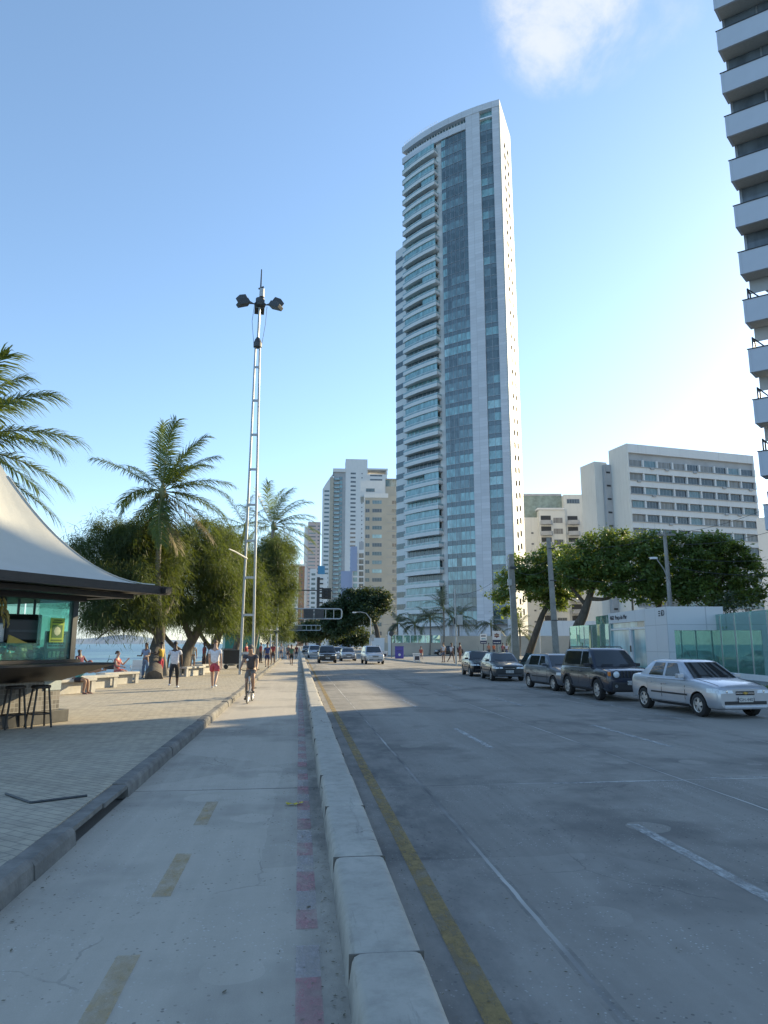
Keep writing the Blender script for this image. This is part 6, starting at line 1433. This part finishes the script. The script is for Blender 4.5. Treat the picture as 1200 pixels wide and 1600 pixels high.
        for s in (-1, 1):
            w = MB(); hwf = interp(T, xe-.18)[2]; ztf = interp(T, xe-.16)[1]
            n = 14; rsx = []
            for i in range(n+1):
                th = -PI/2+PI*i/n; rsx.append([(xe-.115+.13*math.cos(th)*math.cos(2*PI*k/16)-.15*max(0,math.sin(th)), s*(hwf*.69+.235*math.sin(th)), ztf-.145+.085*math.cos(th)*math.sin(2*PI*k/16)+.03*math.sin(th)) for k in range(16)])
            zt9 = ztf-.035; w = MB(); patch(w, xe-.40, xe-.05, zt9-.135, zt9-.03, s, .008, 0, 6, 3)
            a_, c_ = surf(xe-.05, s_at(xe-.05, zt9-.14), .008), surf(xe-.05, s_at(xe-.05, zt9-.05), .008)
            w.rings([[(xe-.05,a_.y*s,zt9-.14),(xe+.014,(hw1-.03)*s,zt9-.14),(xe+.016,.34*s,zt9-.135),(xe-.05,.34*s,zt9-.135)],[(xe-.05,c_.y*s,zt9-.05),(xe-.006,(hw1-.05)*s,zt9-.055),(xe+.004,.36*s,zt9-.06),(xe-.05,.36*s,zt9-.06)]])
            hl = w.build('headlight', m_lens, root, smooth=True, angle=30)
            w = MB(); w.lathe([(.001,xe+.02),(.028,xe+.018),(.036,xe+.002)], (0,s*.52,zt9-.10), 12, axis='x'); w.build('bulb_reflector', m_chrome, hl, smooth=True)
        zt1 = interp(T, xe)[1]-.135
        w = MB(); w.box(xe-.06,-.27,zt1-.0,xe+.008,.27,zt1+.105); g = w.build('grille', m_trim, root, bevel=.02)
        w = MB(); w.box(xe-.03,-.265,zt1+.045,xe+.016,.265,zt1+.065); w.build('grille_bar', m_chrome, g)
        if emblem: w = MB(); w.add([(xe+.010,y,zt1+.055+z) for y, z in ((-.07,-.012),(-.03,-.012),(-.02,-.03),(.03,-.03),(.035,-.012),(.075,-.012),(.07,.012),(.03,.012),(.02,.03),(-.03,.03),(-.035,.012),(-.075,.012))]+[(xe+.022,y,zt1+.055+z) for y, z in ((-.07,-.012),(-.03,-.012),(-.02,-.03),(.03,-.03),(.035,-.012),(.075,-.012),(.07,.012),(.03,.012),(.02,.03),(-.03,.03),(-.035,.012),(-.075,.012))], [tuple(range(12)), tuple(range(12,24))]+[(i,(i+1)%12,12+(i+1)%12,12+i) for i in range(12)]); w.build('emblem', mat('gold_emblem', (.45,.33,.10), .3, metal=.7), g)
        w = MB(); w.box(xe-.07,-.60,.345,xe+.006,.60,.435); w.build('lower_intake', m_trim, root, bevel=.02)
        w = MB(); w.box(xe-.16,-.60,.24,xe+.02,.60,.325); w.build('bumper_lip', bumper or pm, root, bevel=.03)
    pz = .475 if not jeep else .60
    w = MB(); w.box(xe+.012 if not jeep else xe+.03,-.20,pz-.065,xe+.026 if not jeep else xe+.044,.20,pz+.065); pl = w.build('number_plate', m_plate, root, bevel=.006)
    if plate:
        Mp = Matrix.Translation(((xe+.028) if not jeep else xe+.046, 0, pz-.008)) @ Matrix.Rotation(PI/2,4,'Z') @ Matrix.Rotation(PI/2,4,'X')
        lettering('plate_lettering', plate, .115, m_ink, pl, Mp, .001)
    for s in (-1, 1):
        w = MB(); g0, g1 = fx(0)-.05, xe-.16; pts = [(g0+(g1-g0)*i/8, s*(interp(T, g0+(g1-g0)*i/8)[2]*.80), 0) for i in range(9)]
        w.tube([(x_, y_, surf(x_, s_at(x_, 9), 0).z+.004 if False else interp(T, x_)[1]*1.0+.001) for x_, y_, _ in pts], .006, 4); w.build('bonnet_seam', m_under, root)
        w = MB(); w.tube([(fx(.06)-.0,s*.12,zb0+.11),(fx(.14)+.02,s*.52,zb0+.13)], .010, 4); w.build('wiper', m_under, root)
    w = MB(); w.tube([(tf-.25,0,zr),(tf-.55,0,zr+.28)], .006, 4); w.build('aerial', m_under, root)
    for s in (-1, 1):
        w = MB(); patch(w, spec['wb'][1]+wr+.12, spec['wb'][0]-wr-.12, .50, .545, s, .011, 0); w.build('side_moulding', pm if jeep else m_trim, root, smooth=True) if L < 4.22 else None
    for s in (-1, 1): w = MB(); w.box(-L/2-.015,s*.52-.12,spec['belt']-.24,-L/2+.1,s*.52+.12,spec['belt']-.08); w.build('tail_light', mat('red_lens', (.30,.02,.02), .2), root, bevel=.02)
    if rails:
        for s in (-1, 1): w = MB(); w.tube([(tr_+.15,s*(ht-.06),zr-.02),(tr_+.25,s*(ht-.06),zr+.05),(tf-.35,s*(ht-.06),zr+.05),(tf-.2,s*(ht-.06),zr-.02)], .018, 6); w.build('roof_rail', m_gdark, root)
    return root
def wheel_line(front, rear, spec, ):        # roadside wheel contacts -> car origin and heading (front towards the camera)
    f, r = Vector(front), Vector(rear); d = (f-r).normalized(); hd = math.atan2(d.y, d.x); n = Vector((-d.y, d.x, 0))   # n: car's left
    mid = (f+r)/2 - d*(spec['wb'][0]+spec['wb'][1])/2*.95
    return mid + n*.70*1.0, hd
PG = 'cars parked along the kerb'
def parked(label, front, rear, spec, *a, **k):
    c, hd = wheel_line(front, rear, spec); return car(label, (c.x,c.y,0), hd, spec, *a, group=PG, **k)
parked('silver sedan parked nearest the camera, at the right border', (9.80,17.0,0), (9.62,19.25,0), SEDAN, paint('silver', (.42,.44,.48), .5, .3), plate='PGH-4403', emblem=True)
parked('boxy dark blue off-roader with round headlamps, behind the silver sedan', (9.52,22.15,0), (9.50,24.6,0), SUV, paint('midnight', (.025,.032,.05), .3, .25), plate='PCU-6640', jeep=True, rails=True)
parked('small grey hatchback parked between the boxy off-roader and the dark sedan', (9.62,26.6,0), (9.42,28.9,0), HATCH, paint('slate', (.11,.125,.15), .5, .3), bumper=m_trim)
parked('dark grey sedan with its kerbside door standing open', (9.28,34.2,0), (9.45,36.6,0), SEDAN, paint('graphite', (.055,.06,.066), .5, .3), open_door=True, plate='KGF-2810')
parked('black hatchback last in the parked row, by the pedestrian signal pole', (9.35,38.9,0), (9.5,41.2,0), HATCH, paint('black', (.016,.017,.02), .3, .25))
MG = 'cars driving towards the camera'
def driving(label, x, y, spec, pm, **k): return car(label, (x,y,0), -PI/2+R_(k.pop('rz',0)), spec, pm, group=MG, name='moving_car', scale=k.pop('scale',.97), **k)
p_sil = paint('silver', (.42,.44,.48), .5, .3); p_wht = paint('white', (.62,.62,.63), .0, .3); p_bk = paint('black', (.016,.017,.02)); p_gry = paint('steel', (.22,.23,.25), .5)
driving('silver high-riding car leading in the lane by the corner pavement', 6.55, 64.5, VAN, p_sil, rails=True, rz=2)
driving('silver sedan following just behind the leading silver car', 5.1, 76, SEDAN, p_gry)
driving('dark high-riding car leading in the lane beside the median kerb', 2.65, 68.5, VAN, p_bk, bumper=m_trim)
driving('white car half hidden behind the dark high-riding car', 4.55, 86, HATCH, p_wht)
driving('silver car farther back in the lane beside the median kerb', 2.0, 93, VAN, p_sil)
driving('dark car behind the silver sedan in the middle lane', 6.6, 106, SEDAN, p_bk)
driving('small dark car far behind, beside the median kerb', 1.4, 138, HATCH, p_bk)
driving('pale car far behind in the middle lane', 6.2, 150, SEDAN, p_sil)
car('dark car standing sideways before the beige wall', (20.5,98,PZ), R_(175), SEDAN, p_bk, group=None)
# ================================================================== people
_sk = {}
def skinmat(name, c):
    return mat('skin_'+name, c, .55, var=.06, scale=8)
SK = dict(pale=(.42,.26,.19), tan=(.30,.17,.11), brown=(.16,.085,.055), dark=(.075,.042,.03))
def skin_mesh(nodes, edges, root, sub=1):
    """nodes: list of (pos, rx, ry) ; grow a smooth skin over the skeleton"""
    me = bpy.data.meshes.new('sk'); me.from_pydata([tuple(n[0]) for n in nodes], edges, []); o = bpy.data.objects.new('sk', me); C.objects.link(o)
    md = o.modifiers.new('s','SKIN'); md.use_smooth_shade = True; md.branch_smoothing = .3
    if not me.skin_vertices: pass
    sv = me.skin_vertices[0].data
    for i, n in enumerate(nodes): sv[i].radius = (n[1], n[2]); sv[i].use_root = (i == root)
    m2 = o.modifiers.new('ss','SUBSURF'); m2.levels = sub; m2.render_levels = sub
    return realize(o)
def person(label, loc, rz, pose='stand', h=1.72, skin='tan', shirt=((.5,.5,.5), .5), bottom=('shorts',(.1,.1,.12)), hair=((.02,.015,.012),'short'), shoes=(.05,.05,.05), phase=.35, lean=0, arms=None, group=None, build=1.0, hold=None, cap=None, seat_h=.45, glasses=False, motif=None, loose=0):
    root = thing('person', label, 'person', loc, rz, group); k = h/1.72; sm = skinmat(skin, SK[skin])
    lean = R_(lean); cl, sl = math.cos(lean), math.sin(lean)
    hipz = {'sit': seat_h+.09, 'cycle': .98}.get(pose, .925)
    P0 = Vector((0,0,hipz))
    def up(x, y, z): v = Vector((x,y,z)); return P0 + Vector((v.x, v.y*cl+v.z*sl, -v.y*sl+v.z*cl))   # lean forward = +y
    nodes = []; edges = []
    def nd(p, rx, ry=None): nodes.append((Vector(p), rx*build if rx > .05 else rx, (ry if ry is not None else rx)*(build if rx > .05 else 1))); return len(nodes)-1
    def chain(first, items):
        prev = first
        for p, r in items: i = nd(p, r); edges.append((prev,i)); prev = i
        return prev
    pel = nd(P0, .125, .105)
    sp = nd(up(0,.0,.17), .12,.10); edges.append((pel,sp)); ch = nd(up(0,0,.36), .145,.115); edges.append((sp,ch)); nb = nd(up(0,-.01,.50), .085,.08); edges.append((ch,nb))
    hl = lean*.45
    nk = nd(up(0,.005,.575), .055); edges.append((nb,nk))
    hb_ = up(0,.0,.60); ch_, sh_ = math.cos(hl), math.sin(hl)
    def hp(x, y, z): return hb_ + Vector((x, y*ch_+z*sh_, -y*sh_+z*ch_))
    jaw = nd(hp(0,.025,.045), .068,.075); edges.append((nk,jaw)); mid = nd(hp(0,.018,.115), .079,.092); edges.append((jaw,mid)); tp = nd(hp(0,.004,.150), .062,.072); edges.append((mid,tp))
    nose = nd(hp(0,.112,.095), .013); edges.append((mid,nose))
    # legs
    legs = {}
    for s in (-1, 1):
        if pose == 'sit': th, kb = (R_(84), R_(82 if s < 0 else 92))
        elif pose == 'cycle': th, kb = ((R_(62), R_(78)) if s < 0 else (R_(18), R_(26)))
        elif pose == 'walk': th, kb = ((R_(20*phase/.35), R_(6)) if s*phase > 0 else (R_(-16), R_(26)))
        else: th, kb = (R_(2*s), R_(3))
        if pose == 'walk' and phase < 0: th, kb = ((R_(20), R_(6)) if s < 0 else (R_(-16), R_(26)))
        hip = P0+Vector((s*.092,0,-.03)); kn = hip+Vector((s*.012, math.sin(th)*.42, -math.cos(th)*.42)); sa = th-kb
        an = kn+Vector((0, math.sin(sa)*.40, -math.cos(sa)*.40)); toe = an+Vector((s*.03,.15,-.055)); heel = an+Vector((0,-.045,-.05))
        legs[s] = (hip, kn, an, toe)
        e = chain(pel, [(hip,.088),(hip.lerp(kn,.5),.074),(kn,.054),(kn.lerp(an,.35),.054),(an,.036)]); t1 = nd(toe-Vector((0,.06,-.01)), .036,.028); edges.append((e,t1)); t2 = nd(toe, .03,.022); edges.append((t1,t2))
    if pose in ('walk','stand'):
        low = min(min(l[2].z, l[3].z) for l in legs.values())
        dz = .045-low if pose != 'x' else 0
        dz = -min(l[3].z-.022 for l in legs.values())
        root.location.z += dz*k
    # arms
    A0 = arms or {-1:(8,12,6), 1:(-8,14,6)}
    arm = {}
    for s in (-1, 1):
        sw, bend, ab = [R_(v) for v in A0[s]]
        sh = up(s*.178,-.005,.445); d = Vector((s*math.sin(ab), math.sin(sw)*math.cos(ab), -math.cos(sw)*math.cos(ab))); el = sh+d*.285
        f = sw+bend; d2 = Vector((s*math.sin(ab)*.25, math.sin(f), -math.cos(f))).normalized(); wr = el+d2*.25; pm_ = wr+d2*.085
        arm[s] = (sh, el, wr, d2, pm_)
        e = chain(ch, [(up(s*.11,-.005,.43),.075),(sh,.058),(sh.lerp(el,.5),.048),(el,.039),(el.lerp(wr,.35),.040),(wr,.026)])
        pa = nd(wr+d2*.05, .036,.02); edges.append((e,pa)); side = d2.cross(Vector((1,0,0))); side = side.normalized() if side.length > .01 else Vector((0,1,0))
        for q, ln in ((-1.4,.062),(-.5,.075),(.4,.072),(1.25,.058)):
            b0 = nd(wr+d2*.095+side*.016*q, .0105); edges.append((pa,b0)); cv = Vector((-s*.012,0,0)); m1 = nd(wr+d2*(.095+ln*.55)+side*.018*q+cv, .0088); edges.append((b0,m1)); m2_ = nd(wr+d2*(.095+ln)+side*.017*q+cv*2.4, .0075); edges.append((m1,m2_))
        tb = nd(wr+d2*.055-side*.045, .0115); edges.append((pa,tb)); tb2 = nd(wr+d2*.095-side*.058+Vector((-s*.01,0,0)), .009); edges.append((tb,tb2))
    me = skin_mesh(nodes, edges, pel); me.materials.clear(); me.materials.append(sm); bo = link('body', me, root)
    # clothing over the same skeleton
    def cloth(nm, nn, ee, m, rt=0):
        me = skin_mesh(nn, ee, rt); me.materials.clear(); me.materials.append(m); return link(nm, me, root)
    def cm(c): return mat('cloth_%d_%d_%d' % tuple(int(v*999) for v in c), c, .85, var=.16, scale=12, bump=.15, bscale=30)
    b = build
    col, slv = shirt
    if col:
        nn = [(up(0,0,-.02-.11*loose),(.155+.012*loose)*b,(.128+.012*loose)*b),(up(0,0,.17),(.148+.014*loose)*b,(.124+.014*loose)*b),(up(0,0,.36),.165*b,.135*b),(up(0,-.01,.50),.10*b,.09*b)]; ee = [(0,1),(1,2),(2,3)]
        if slv > -1:
            for s in (-1, 1):
                sh, el, wr, d2, pm_ = arm[s]; i = len(nn); nn.append((up(s*.12,-.005,.43),.088*b,.085*b)); ee.append((2,i))
                if slv > 0:
                    nn.append((sh,.074,.072)); ee.append((i,i+1)); nn.append((sh.lerp(el,min(1,slv)*.95),.066,.064)); ee.append((i+1,i+2))
                    if slv > 1: nn.append((el.lerp(wr,slv-1),.048,.046)); ee.append((i+2,i+3))
        cloth('shirt', nn, ee, cm(col))
    kind, bc = bottom
    if kind in ('shorts','trousers','capri','dress','skirt'):
        f = {'shorts':.72,'trousers':1,'capri':1,'dress':.8,'skirt':.8}[kind]
        nn = [(P0+Vector((0,0,.06 if pose != 'sit' else .04)),.148*b,.125*b),(P0+Vector((0,0,-.04)),.15*b,.128*b)]; ee = [(0,1)]
        for s in (-1, 1):
            hip, kn, an, toe = legs[s]; i = len(nn); nn.append((hip-Vector((0,0,.02)),.108*b,.105*b)); ee.append((1,i))
            flare = .10 if kind in ('shorts','dress','skirt') else .078
            nn.append((hip.lerp(kn,f if f < 1 else .95),flare*b,flare*b)); ee.append((i,i+1))
            if kind in ('trousers','capri'): nn.append((kn.lerp(an,.95 if kind == 'trousers' else .35),.062,.062)); ee.append((i+1,i+2))
        cloth('shorts' if kind == 'shorts' else ('skirt' if kind in ('dress','skirt') else 'trousers'), nn, ee, cm(bc), 0)
    if shoes:
        for s in (-1, 1):
            an, toe = legs[s][2], legs[s][3]; cloth('shoe', [(an+Vector((0,-.025,-.02)),.046,.044),(toe-Vector((0,.07,-.006)),.046,.036),(toe+Vector((0,.02,.004)),.036,.026)], [(0,1),(1,2)], mat('shoe_%d' % int(shoes[0]*999+shoes[2]*77), shoes, .6, var=.05), 1)
    hc, hs = hair; mh = mat('hair_%d' % int(hc[0]*9999+hc[2]*999), hc, .7, var=.3, scale=40)
    if hs != 'bald':
        q = MB(); rs_ = []; NR, NA = 7, 18; drop = {'long': 62, 'bob': 60}.get(hs, 38)
        for i in range(NR+1):
            ring = []
            for j in range(NA):
                ph = 2*PI*j/NA; fr = (1+math.cos(ph))/2                    # 1 towards the face
                th = R_(4)+(R_(52)+R_(drop)*(1-fr)**.8)*i/NR; r = .004*math.sin(j*5+i*2.1)
                ring.append(tuple(hp((.086+r)*math.sin(th)*math.sin(ph), -.012+(.104+r)*math.sin(th)*math.cos(ph), .108+(.108+r)*math.cos(th))))
            rs_.append(ring)
        inner = [[tuple(Vector(p)*.93+hb_*.07+Vector((0,0,.006))) for p in rs_[-1]]]
        q.rings(rs_+inner); q.build('hair', mh, root, smooth=True, angle=80)
        if hs == 'long': cloth('hair_length', [(hp(0,-.075,.08),.078,.05),(hp(0,-.095,-.06),.085,.042),(hp(0,-.10,-.18),.05,.03)], [(0,1),(1,2)], mh, 0)
    if cap:
        cloth('cap', [(hp(0,-.01,.12),.09,.095),(hp(0,.0,.155),.076,.08)], [(0,1)], cm(cap), 0)
    for s in (-1, 1):                                          # ears, eyes, and a mouth line
        q = MB(); c = hp(s*.031,.093,.115); q.lathe([(.001,-.009),(.008,-.005),(.010,0),(.008,.005),(.001,.009)], c, 8); q.build('eye' if not glasses else 'sunglass_lens', m_ink, root, smooth=True)
        q = MB(); c = hp(s*.082,.0,.095); q.lathe([(.001,-.03),(.011,-.018),(.013,0),(.010,.02),(.001,.03)], c, 8); q.build('ear', sm, root, smooth=True)
    q = MB(); c = hp(0,.090,.045); q.cbox(c, (.045,.012,.008)); q.build('mouth', mat('lips', (.22,.08,.07), .5), root)
    if glasses: q = MB(); c = hp(0,.098,.118); q.cbox(c, (.135,.02,.034)); q.build('sunglasses', m_ink, root, bevel=.006)
    if motif:
        q = MB(); c = up(.085,.145,.40); q.lathe([(.001,-.004),(.035,-.004),(.035,.004),(.001,.005)], c, 14, axis='y'); q.build('shirt_badge', m_plastic, root)
    root.scale = (k,)*3
    return root, arm
def at(u, v, z=PZ): p = G(u, v, z); return (p.x, p.y, z)
W_ = (.62,.62,.66)
# walkers with their backs to us
person('walker in a long white shirt and black capri trousers, seen from behind', at(271,1075), R_(4), 'walk', 1.70, 'dark', ((.55,.55,.60),.55), ('capri',(.02,.02,.022)), ((.012,.01,.01),'short'), (.55,.55,.6), .28, arms={-1:(-6,16,12),1:(10,20,12)}, build=1.12, loose=1.2)
person('walker in a white tee shirt and red shorts, seen from behind', at(334,1076), R_(-6), 'walk', 1.76, 'pale', (W_,.55), ('shorts',(.42,.06,.08)), ((.10,.06,.035),'short'), (.6,.6,.6), -.3, arms={-1:(12,22,10),1:(-10,16,10)}, build=1.12, loose=.5)
# cyclist and bicycle
cyl_ = at(391,1097,0); CYR = R_(176)
person('cyclist in a charcoal tee shirt and sunglasses riding towards us', (cyl_[0],cyl_[1],0), CYR, 'cycle', 1.72, 'tan', ((.065,.062,.072),.55), ('shorts',(.16,.155,.15)), ((.10,.09,.08),'short'), (.02,.02,.02), lean=26, arms={-1:(44,10,10),1:(44,10,10)}, glasses=True, motif=True, build=1.1)
bk = thing('bicycle', 'bicycle under the rider in charcoal, its front wheel towards us', 'bicycle', (cyl_[0],cyl_[1],.002), CYR)
m_bike = mat('bike_frame_paint', (.45,.45,.47), .35, metal=.4, var=.05)
for y, nm in ((.62,'wheel'),(-.44,'wheel')):
    q = MB(); q.lathe([(.03,-.03),(.03,.03)], n=10, axis='x'); w = q.build('wheel', m_gdark, bk, loc=(0,y,.335))
    q = MB(); n = 30; q.rings([[( .018*math.cos(2*PI*j/6), (.318+.018*math.sin(2*PI*j/6))*math.cos(2*PI*i/n), (.318+.018*math.sin(2*PI*j/6))*math.sin(2*PI*i/n)) for j in range(6)] for i in range(n+1)], cap=False); q.build('tyre', m_tyre, w, smooth=True)
    q = MB(); q.rings([[( .010*math.cos(2*PI*j/6), (.297+.010*math.sin(2*PI*j/6))*math.cos(2*PI*i/n), (.297+.010*math.sin(2*PI*j/6))*math.sin(2*PI*i/n)) for j in range(6)] for i in range(n+1)], cap=False); q.build('rim', m_rim, w, smooth=True)
    q = MB(); [q.tube([((-1)**i*.02,0,0),(0,.295*math.cos(2*PI*i/18),.295*math.sin(2*PI*i/18))], .0018, 3) for i in range(18)]; q.build('spokes', m_rim, w)
q = MB()
BB, ST, HT0, HT1, RA, FA = (0,.0,.29),(0,-.17,.82),(0,.40,.60),(0,.37,.78),(0,-.44,.335),(0,.62,.335)
for a, c, r in ((BB,ST,.017),(BB,HT0,.02),((0,-.14,.74),HT1,.017),(HT0,HT1,.02)): q.tube([a,c], r, 8)
for s in (-1,1): q.tube([(0,-.15,.75),(s*.05,-.44,.335)], .009, 6); q.tube([(0,0,.29),(s*.05,-.44,.335)], .010, 6)
q.build('frame', m_bike, bk, smooth=True)
q = MB(); q.tube([HT1,HT0], .016, 8); [q.tube([(0,.405,.60),(s*.055,.43,.56),(s*.055,.62,.335)], .012, 6) for s in (-1,1)]; q.build('fork', m_bike, bk)
q = MB(); q.tube([(0,.36,.78),(0,.40,.93)], .014, 6); q.tube([(-.29,.36,.99),(-.16,.41,.95),(.16,.41,.95),(.29,.36,.99)], .013, 6); q.build('handlebar', m_gdark, bk)
q = MB(); q.tube([ST,(0,-.2,.90)], .013, 6); q.rings([[(x*w,y,.90+z) for x, z in ((-1,0),(1,0),(.7,.05),(-.7,.05))] for y,w in ((-.32,.08),(-.2,.075),(-.05,.03))]); q.build('saddle', m_black, bk)
q = MB(); q.cyl((-.07,0,.29),(.07,0,.29),.02); q.tube([(.06,0,.29),(.07,.12,.17)], .01, 6); q.tube([(-.06,0,.29),(-.07,-.12,.41)], .01, 6); q.box(.07,.07,.155,.16,.17,.175); q.box(-.16,-.17,.40,-.07,-.07,.42); q.lathe([(.08,.045),(.09,.05),(.08,.055)], BB, 16, axis='x'); q.build('crank', m_gdark, bk)
# sitters and standers by the sea
_seat = lambda u, v, z=PZ: at(u, v, z)
person('woman in a red floral dress seated on the bench, hand raised to her face', at(181,1067), R_(-104), 'sit', 1.66, 'pale', ((.36,.09,.08),.5), ('dress',(.38,.10,.09)), ((.05,.03,.02),'bob'), (.05,.04,.04), arms={-1:(30,105,12),1:(20,60,6)}, seat_h=.46, build=1.08)
t = thing('handbag', 'dark bag lying on the bench beside the woman in red', 'bag', G(176,1064,PZ)+Vector((-.25,.35,.49)), .4); q = MB(); q.rings([[(x*w,y*w*.6,z) for x,y in ((-1,-1),(1,-1),(1,1),(-1,1))] for z,w in ((0,.26),(.12,.28),(.24,.22),(.30,.12))]); q.build('pouch', m_black, t, bevel=.03); q = MB(); q.tube([(-.15,0,.26),(-.08,0,.42),(.08,0,.42),(.15,0,.26)], .012, 6); q.build('strap', m_black, t)
person('man in a maroon jersey leaning back on the middle bench, facing the sea', G(148,1068,PZ)+Vector((-.9,.9,.02)), R_(60), 'sit', 1.76, 'dark', ((.13,.025,.05),.2), ('shorts',(.10,.02,.04)), ((.012,.01,.01),'bald'), None, lean=4, arms={-1:(-28,10,22),1:(-28,10,22)}, seat_h=.48, build=1.05)
person('bent-over sitter in a teal top with bare legs, half hidden by the kiosk counter', G(118,1084,PZ)+Vector((-.05,.0,0)), R_(-98), 'sit', 1.62, 'tan', ((.10,.32,.34),.4), ('shorts',(.03,.025,.03)), ((.20,.06,.05),'short'), (.2,.08,.06), lean=48, arms={-1:(70,30,8),1:(70,35,8)}, seat_h=.44)
person('woman with long dark hair standing by the white chair, facing the street', at(226,1060), R_(160), 'stand', 1.64, 'brown', ((.20,.24,.34),.6), ('trousers',(.16,.20,.28)), ((.01,.009,.01),'long'), (.4,.4,.42), arms={-1:(15,70,8),1:(10,80,8)})
person('person in a yellow and red top and red trousers beside the thick trunk', at(250,1059), R_(70), 'stand', 1.68, 'dark', ((.50,.32,.05),.5), ('trousers',(.40,.03,.05)), ((.012,.01,.01),'short'), (.05,.04,.04), arms={-1:(20,85,4),1:(25,80,4)})
# people farther along the promenade and the bike lane
far = 'people farther along the promenade'
for u, v, z, rz, pose, sk_, sh_, bt, hr, lab in (
  (417,1044,PZ,10,'walk','tan',((.06,.08,.22),.5),('shorts',(.04,.05,.12)),'short','far walker in a navy shirt and navy shorts beside the floodlight mast leg'),
  (426,1038,PZ,170,'stand','brown',((.30,.05,.06),.5),('shorts',(.06,.05,.06)),'short','far person in dark red standing by the farther kiosk post'),
  (384,1038,PZ,60,'stand','tan',((.38,.05,.06),.5),('shorts',(.03,.03,.03)),'short','person in a red shirt behind the cyclist, left of his head'),
  (407,1036,PZ,-60,'stand','brown',((.34,.05,.05),.5),('trousers',(.03,.03,.04)),'short','person in a red shirt behind the cyclist, right of his head'),
  (373,1036,PZ,150,'stand','pale',((.45,.42,.42),.5),('shorts',(.1,.1,.1)),'short','small pale-shirted person behind the black cart'),
  (455,1040,0,10,'walk','brown',((.08,.17,.11),.5),('shorts',(.025,.03,.03)),'short','jogger in a dark green shirt on the bike lane'),
  (463,1030,0,190,'walk','brown',((.16,.04,.04),.5),('shorts',(.05,.04,.05)),'short','far person in dark red on the bike lane, behind the jogger in green'),
  (450,1032,0,5,'walk','tan',((.10,.11,.14),.5),('shorts',(.03,.03,.04)),'short','far person in dark grey left of the jogger in green'),
  (439,1030,PZ,175,'walk','tan',((.40,.40,.43),.5),('shorts',(.08,.1,.16)),'short','distant walker in pale grey near the second steel mast'),
  (300,1049,PZ,200,'stand','tan',((.50,.50,.48),.5),('shorts',(.3,.3,.3)),'short','person in a pale shirt among the trunks behind the shaded bench'),
  (318,1047,PZ,120,'stand','dark',((.25,.05,.05),.5),('trousers',(.05,.03,.03)),'short','person in dark red among the trunks left of the black cart')):
    person(lab, at(u,v,z), R_(rz), pose, 1.70, sk_, sh_, bt, ((.02,.015,.012),hr), (.05,.05,.05), .3, group=far)
# people on the corner pavement
cp = 'people on the corner pavement'
for u, v, rz, pose, sk_, sh_, bt, lab in (
  (693,1035,20,'stand','tan',((.58,.58,.62),.5),('shorts',(.12,.13,.18)),'man in a white shirt and grey shorts left of the signal pole'),
  (706,1036,-60,'walk','brown',((.52,.52,.56),.5),('shorts',(.05,.05,.06)),'man in a white shirt and black shorts touching the signal pole'),
  (719,1034,100,'stand','brown',((.22,.06,.05),.3),('shorts',(.30,.13,.08)),'person in dark red just right of the signal pole'),
  (764,1026,10,'stand','tan',((.50,.22,.14),.3),('shorts',(.05,.05,.06)),'person in pale orange under the small street sign'),
  (772,1026,-10,'stand','tan',((.55,.13,.05),.4),('trousers',(.05,.05,.07)),'person in bright orange between the two street signs'),
  (786,1027,200,'stand','brown',((.35,.12,.14),.4),('trousers',(.05,.05,.06)),'person in faded red right of the emblem sign'),
  (792,1027,170,'stand','dark',((.50,.52,.60),.4),('trousers',(.10,.12,.22)),'person in white and blue left of the dark utility pole')):
    person(lab, at(u,v), R_(rz), pose, 1.70, sk_, sh_, bt, ((.02,.015,.012),'short'), (.05,.05,.05), .3, group=cp)
person('person in a red top sitting behind the white bin', at(658,1030), R_(170), 'sit', 1.65, 'tan', ((.36,.08,.06),.4), ('shorts',(.45,.45,.47)), ((.06,.02,.015),'bob'), (.05,.05,.05), seat_h=.5, group=cp)
t = thing('folding_stool', 'low pale stool under the person in the red top', 'stool', at(658,1030), 0); q = MB(); q.box(-.2,-.18,.42,.2,.2,.47); q.build('seat', m_plastic, t)
for sx, sy in ((-1,-1),(1,-1),(1,1),(-1,1)): q = MB(); q.tube([(sx*.17,sy*.15,.42),(sx*.19,sy*.17,0)], .015, 6); q.build('leg', m_plastic, t)
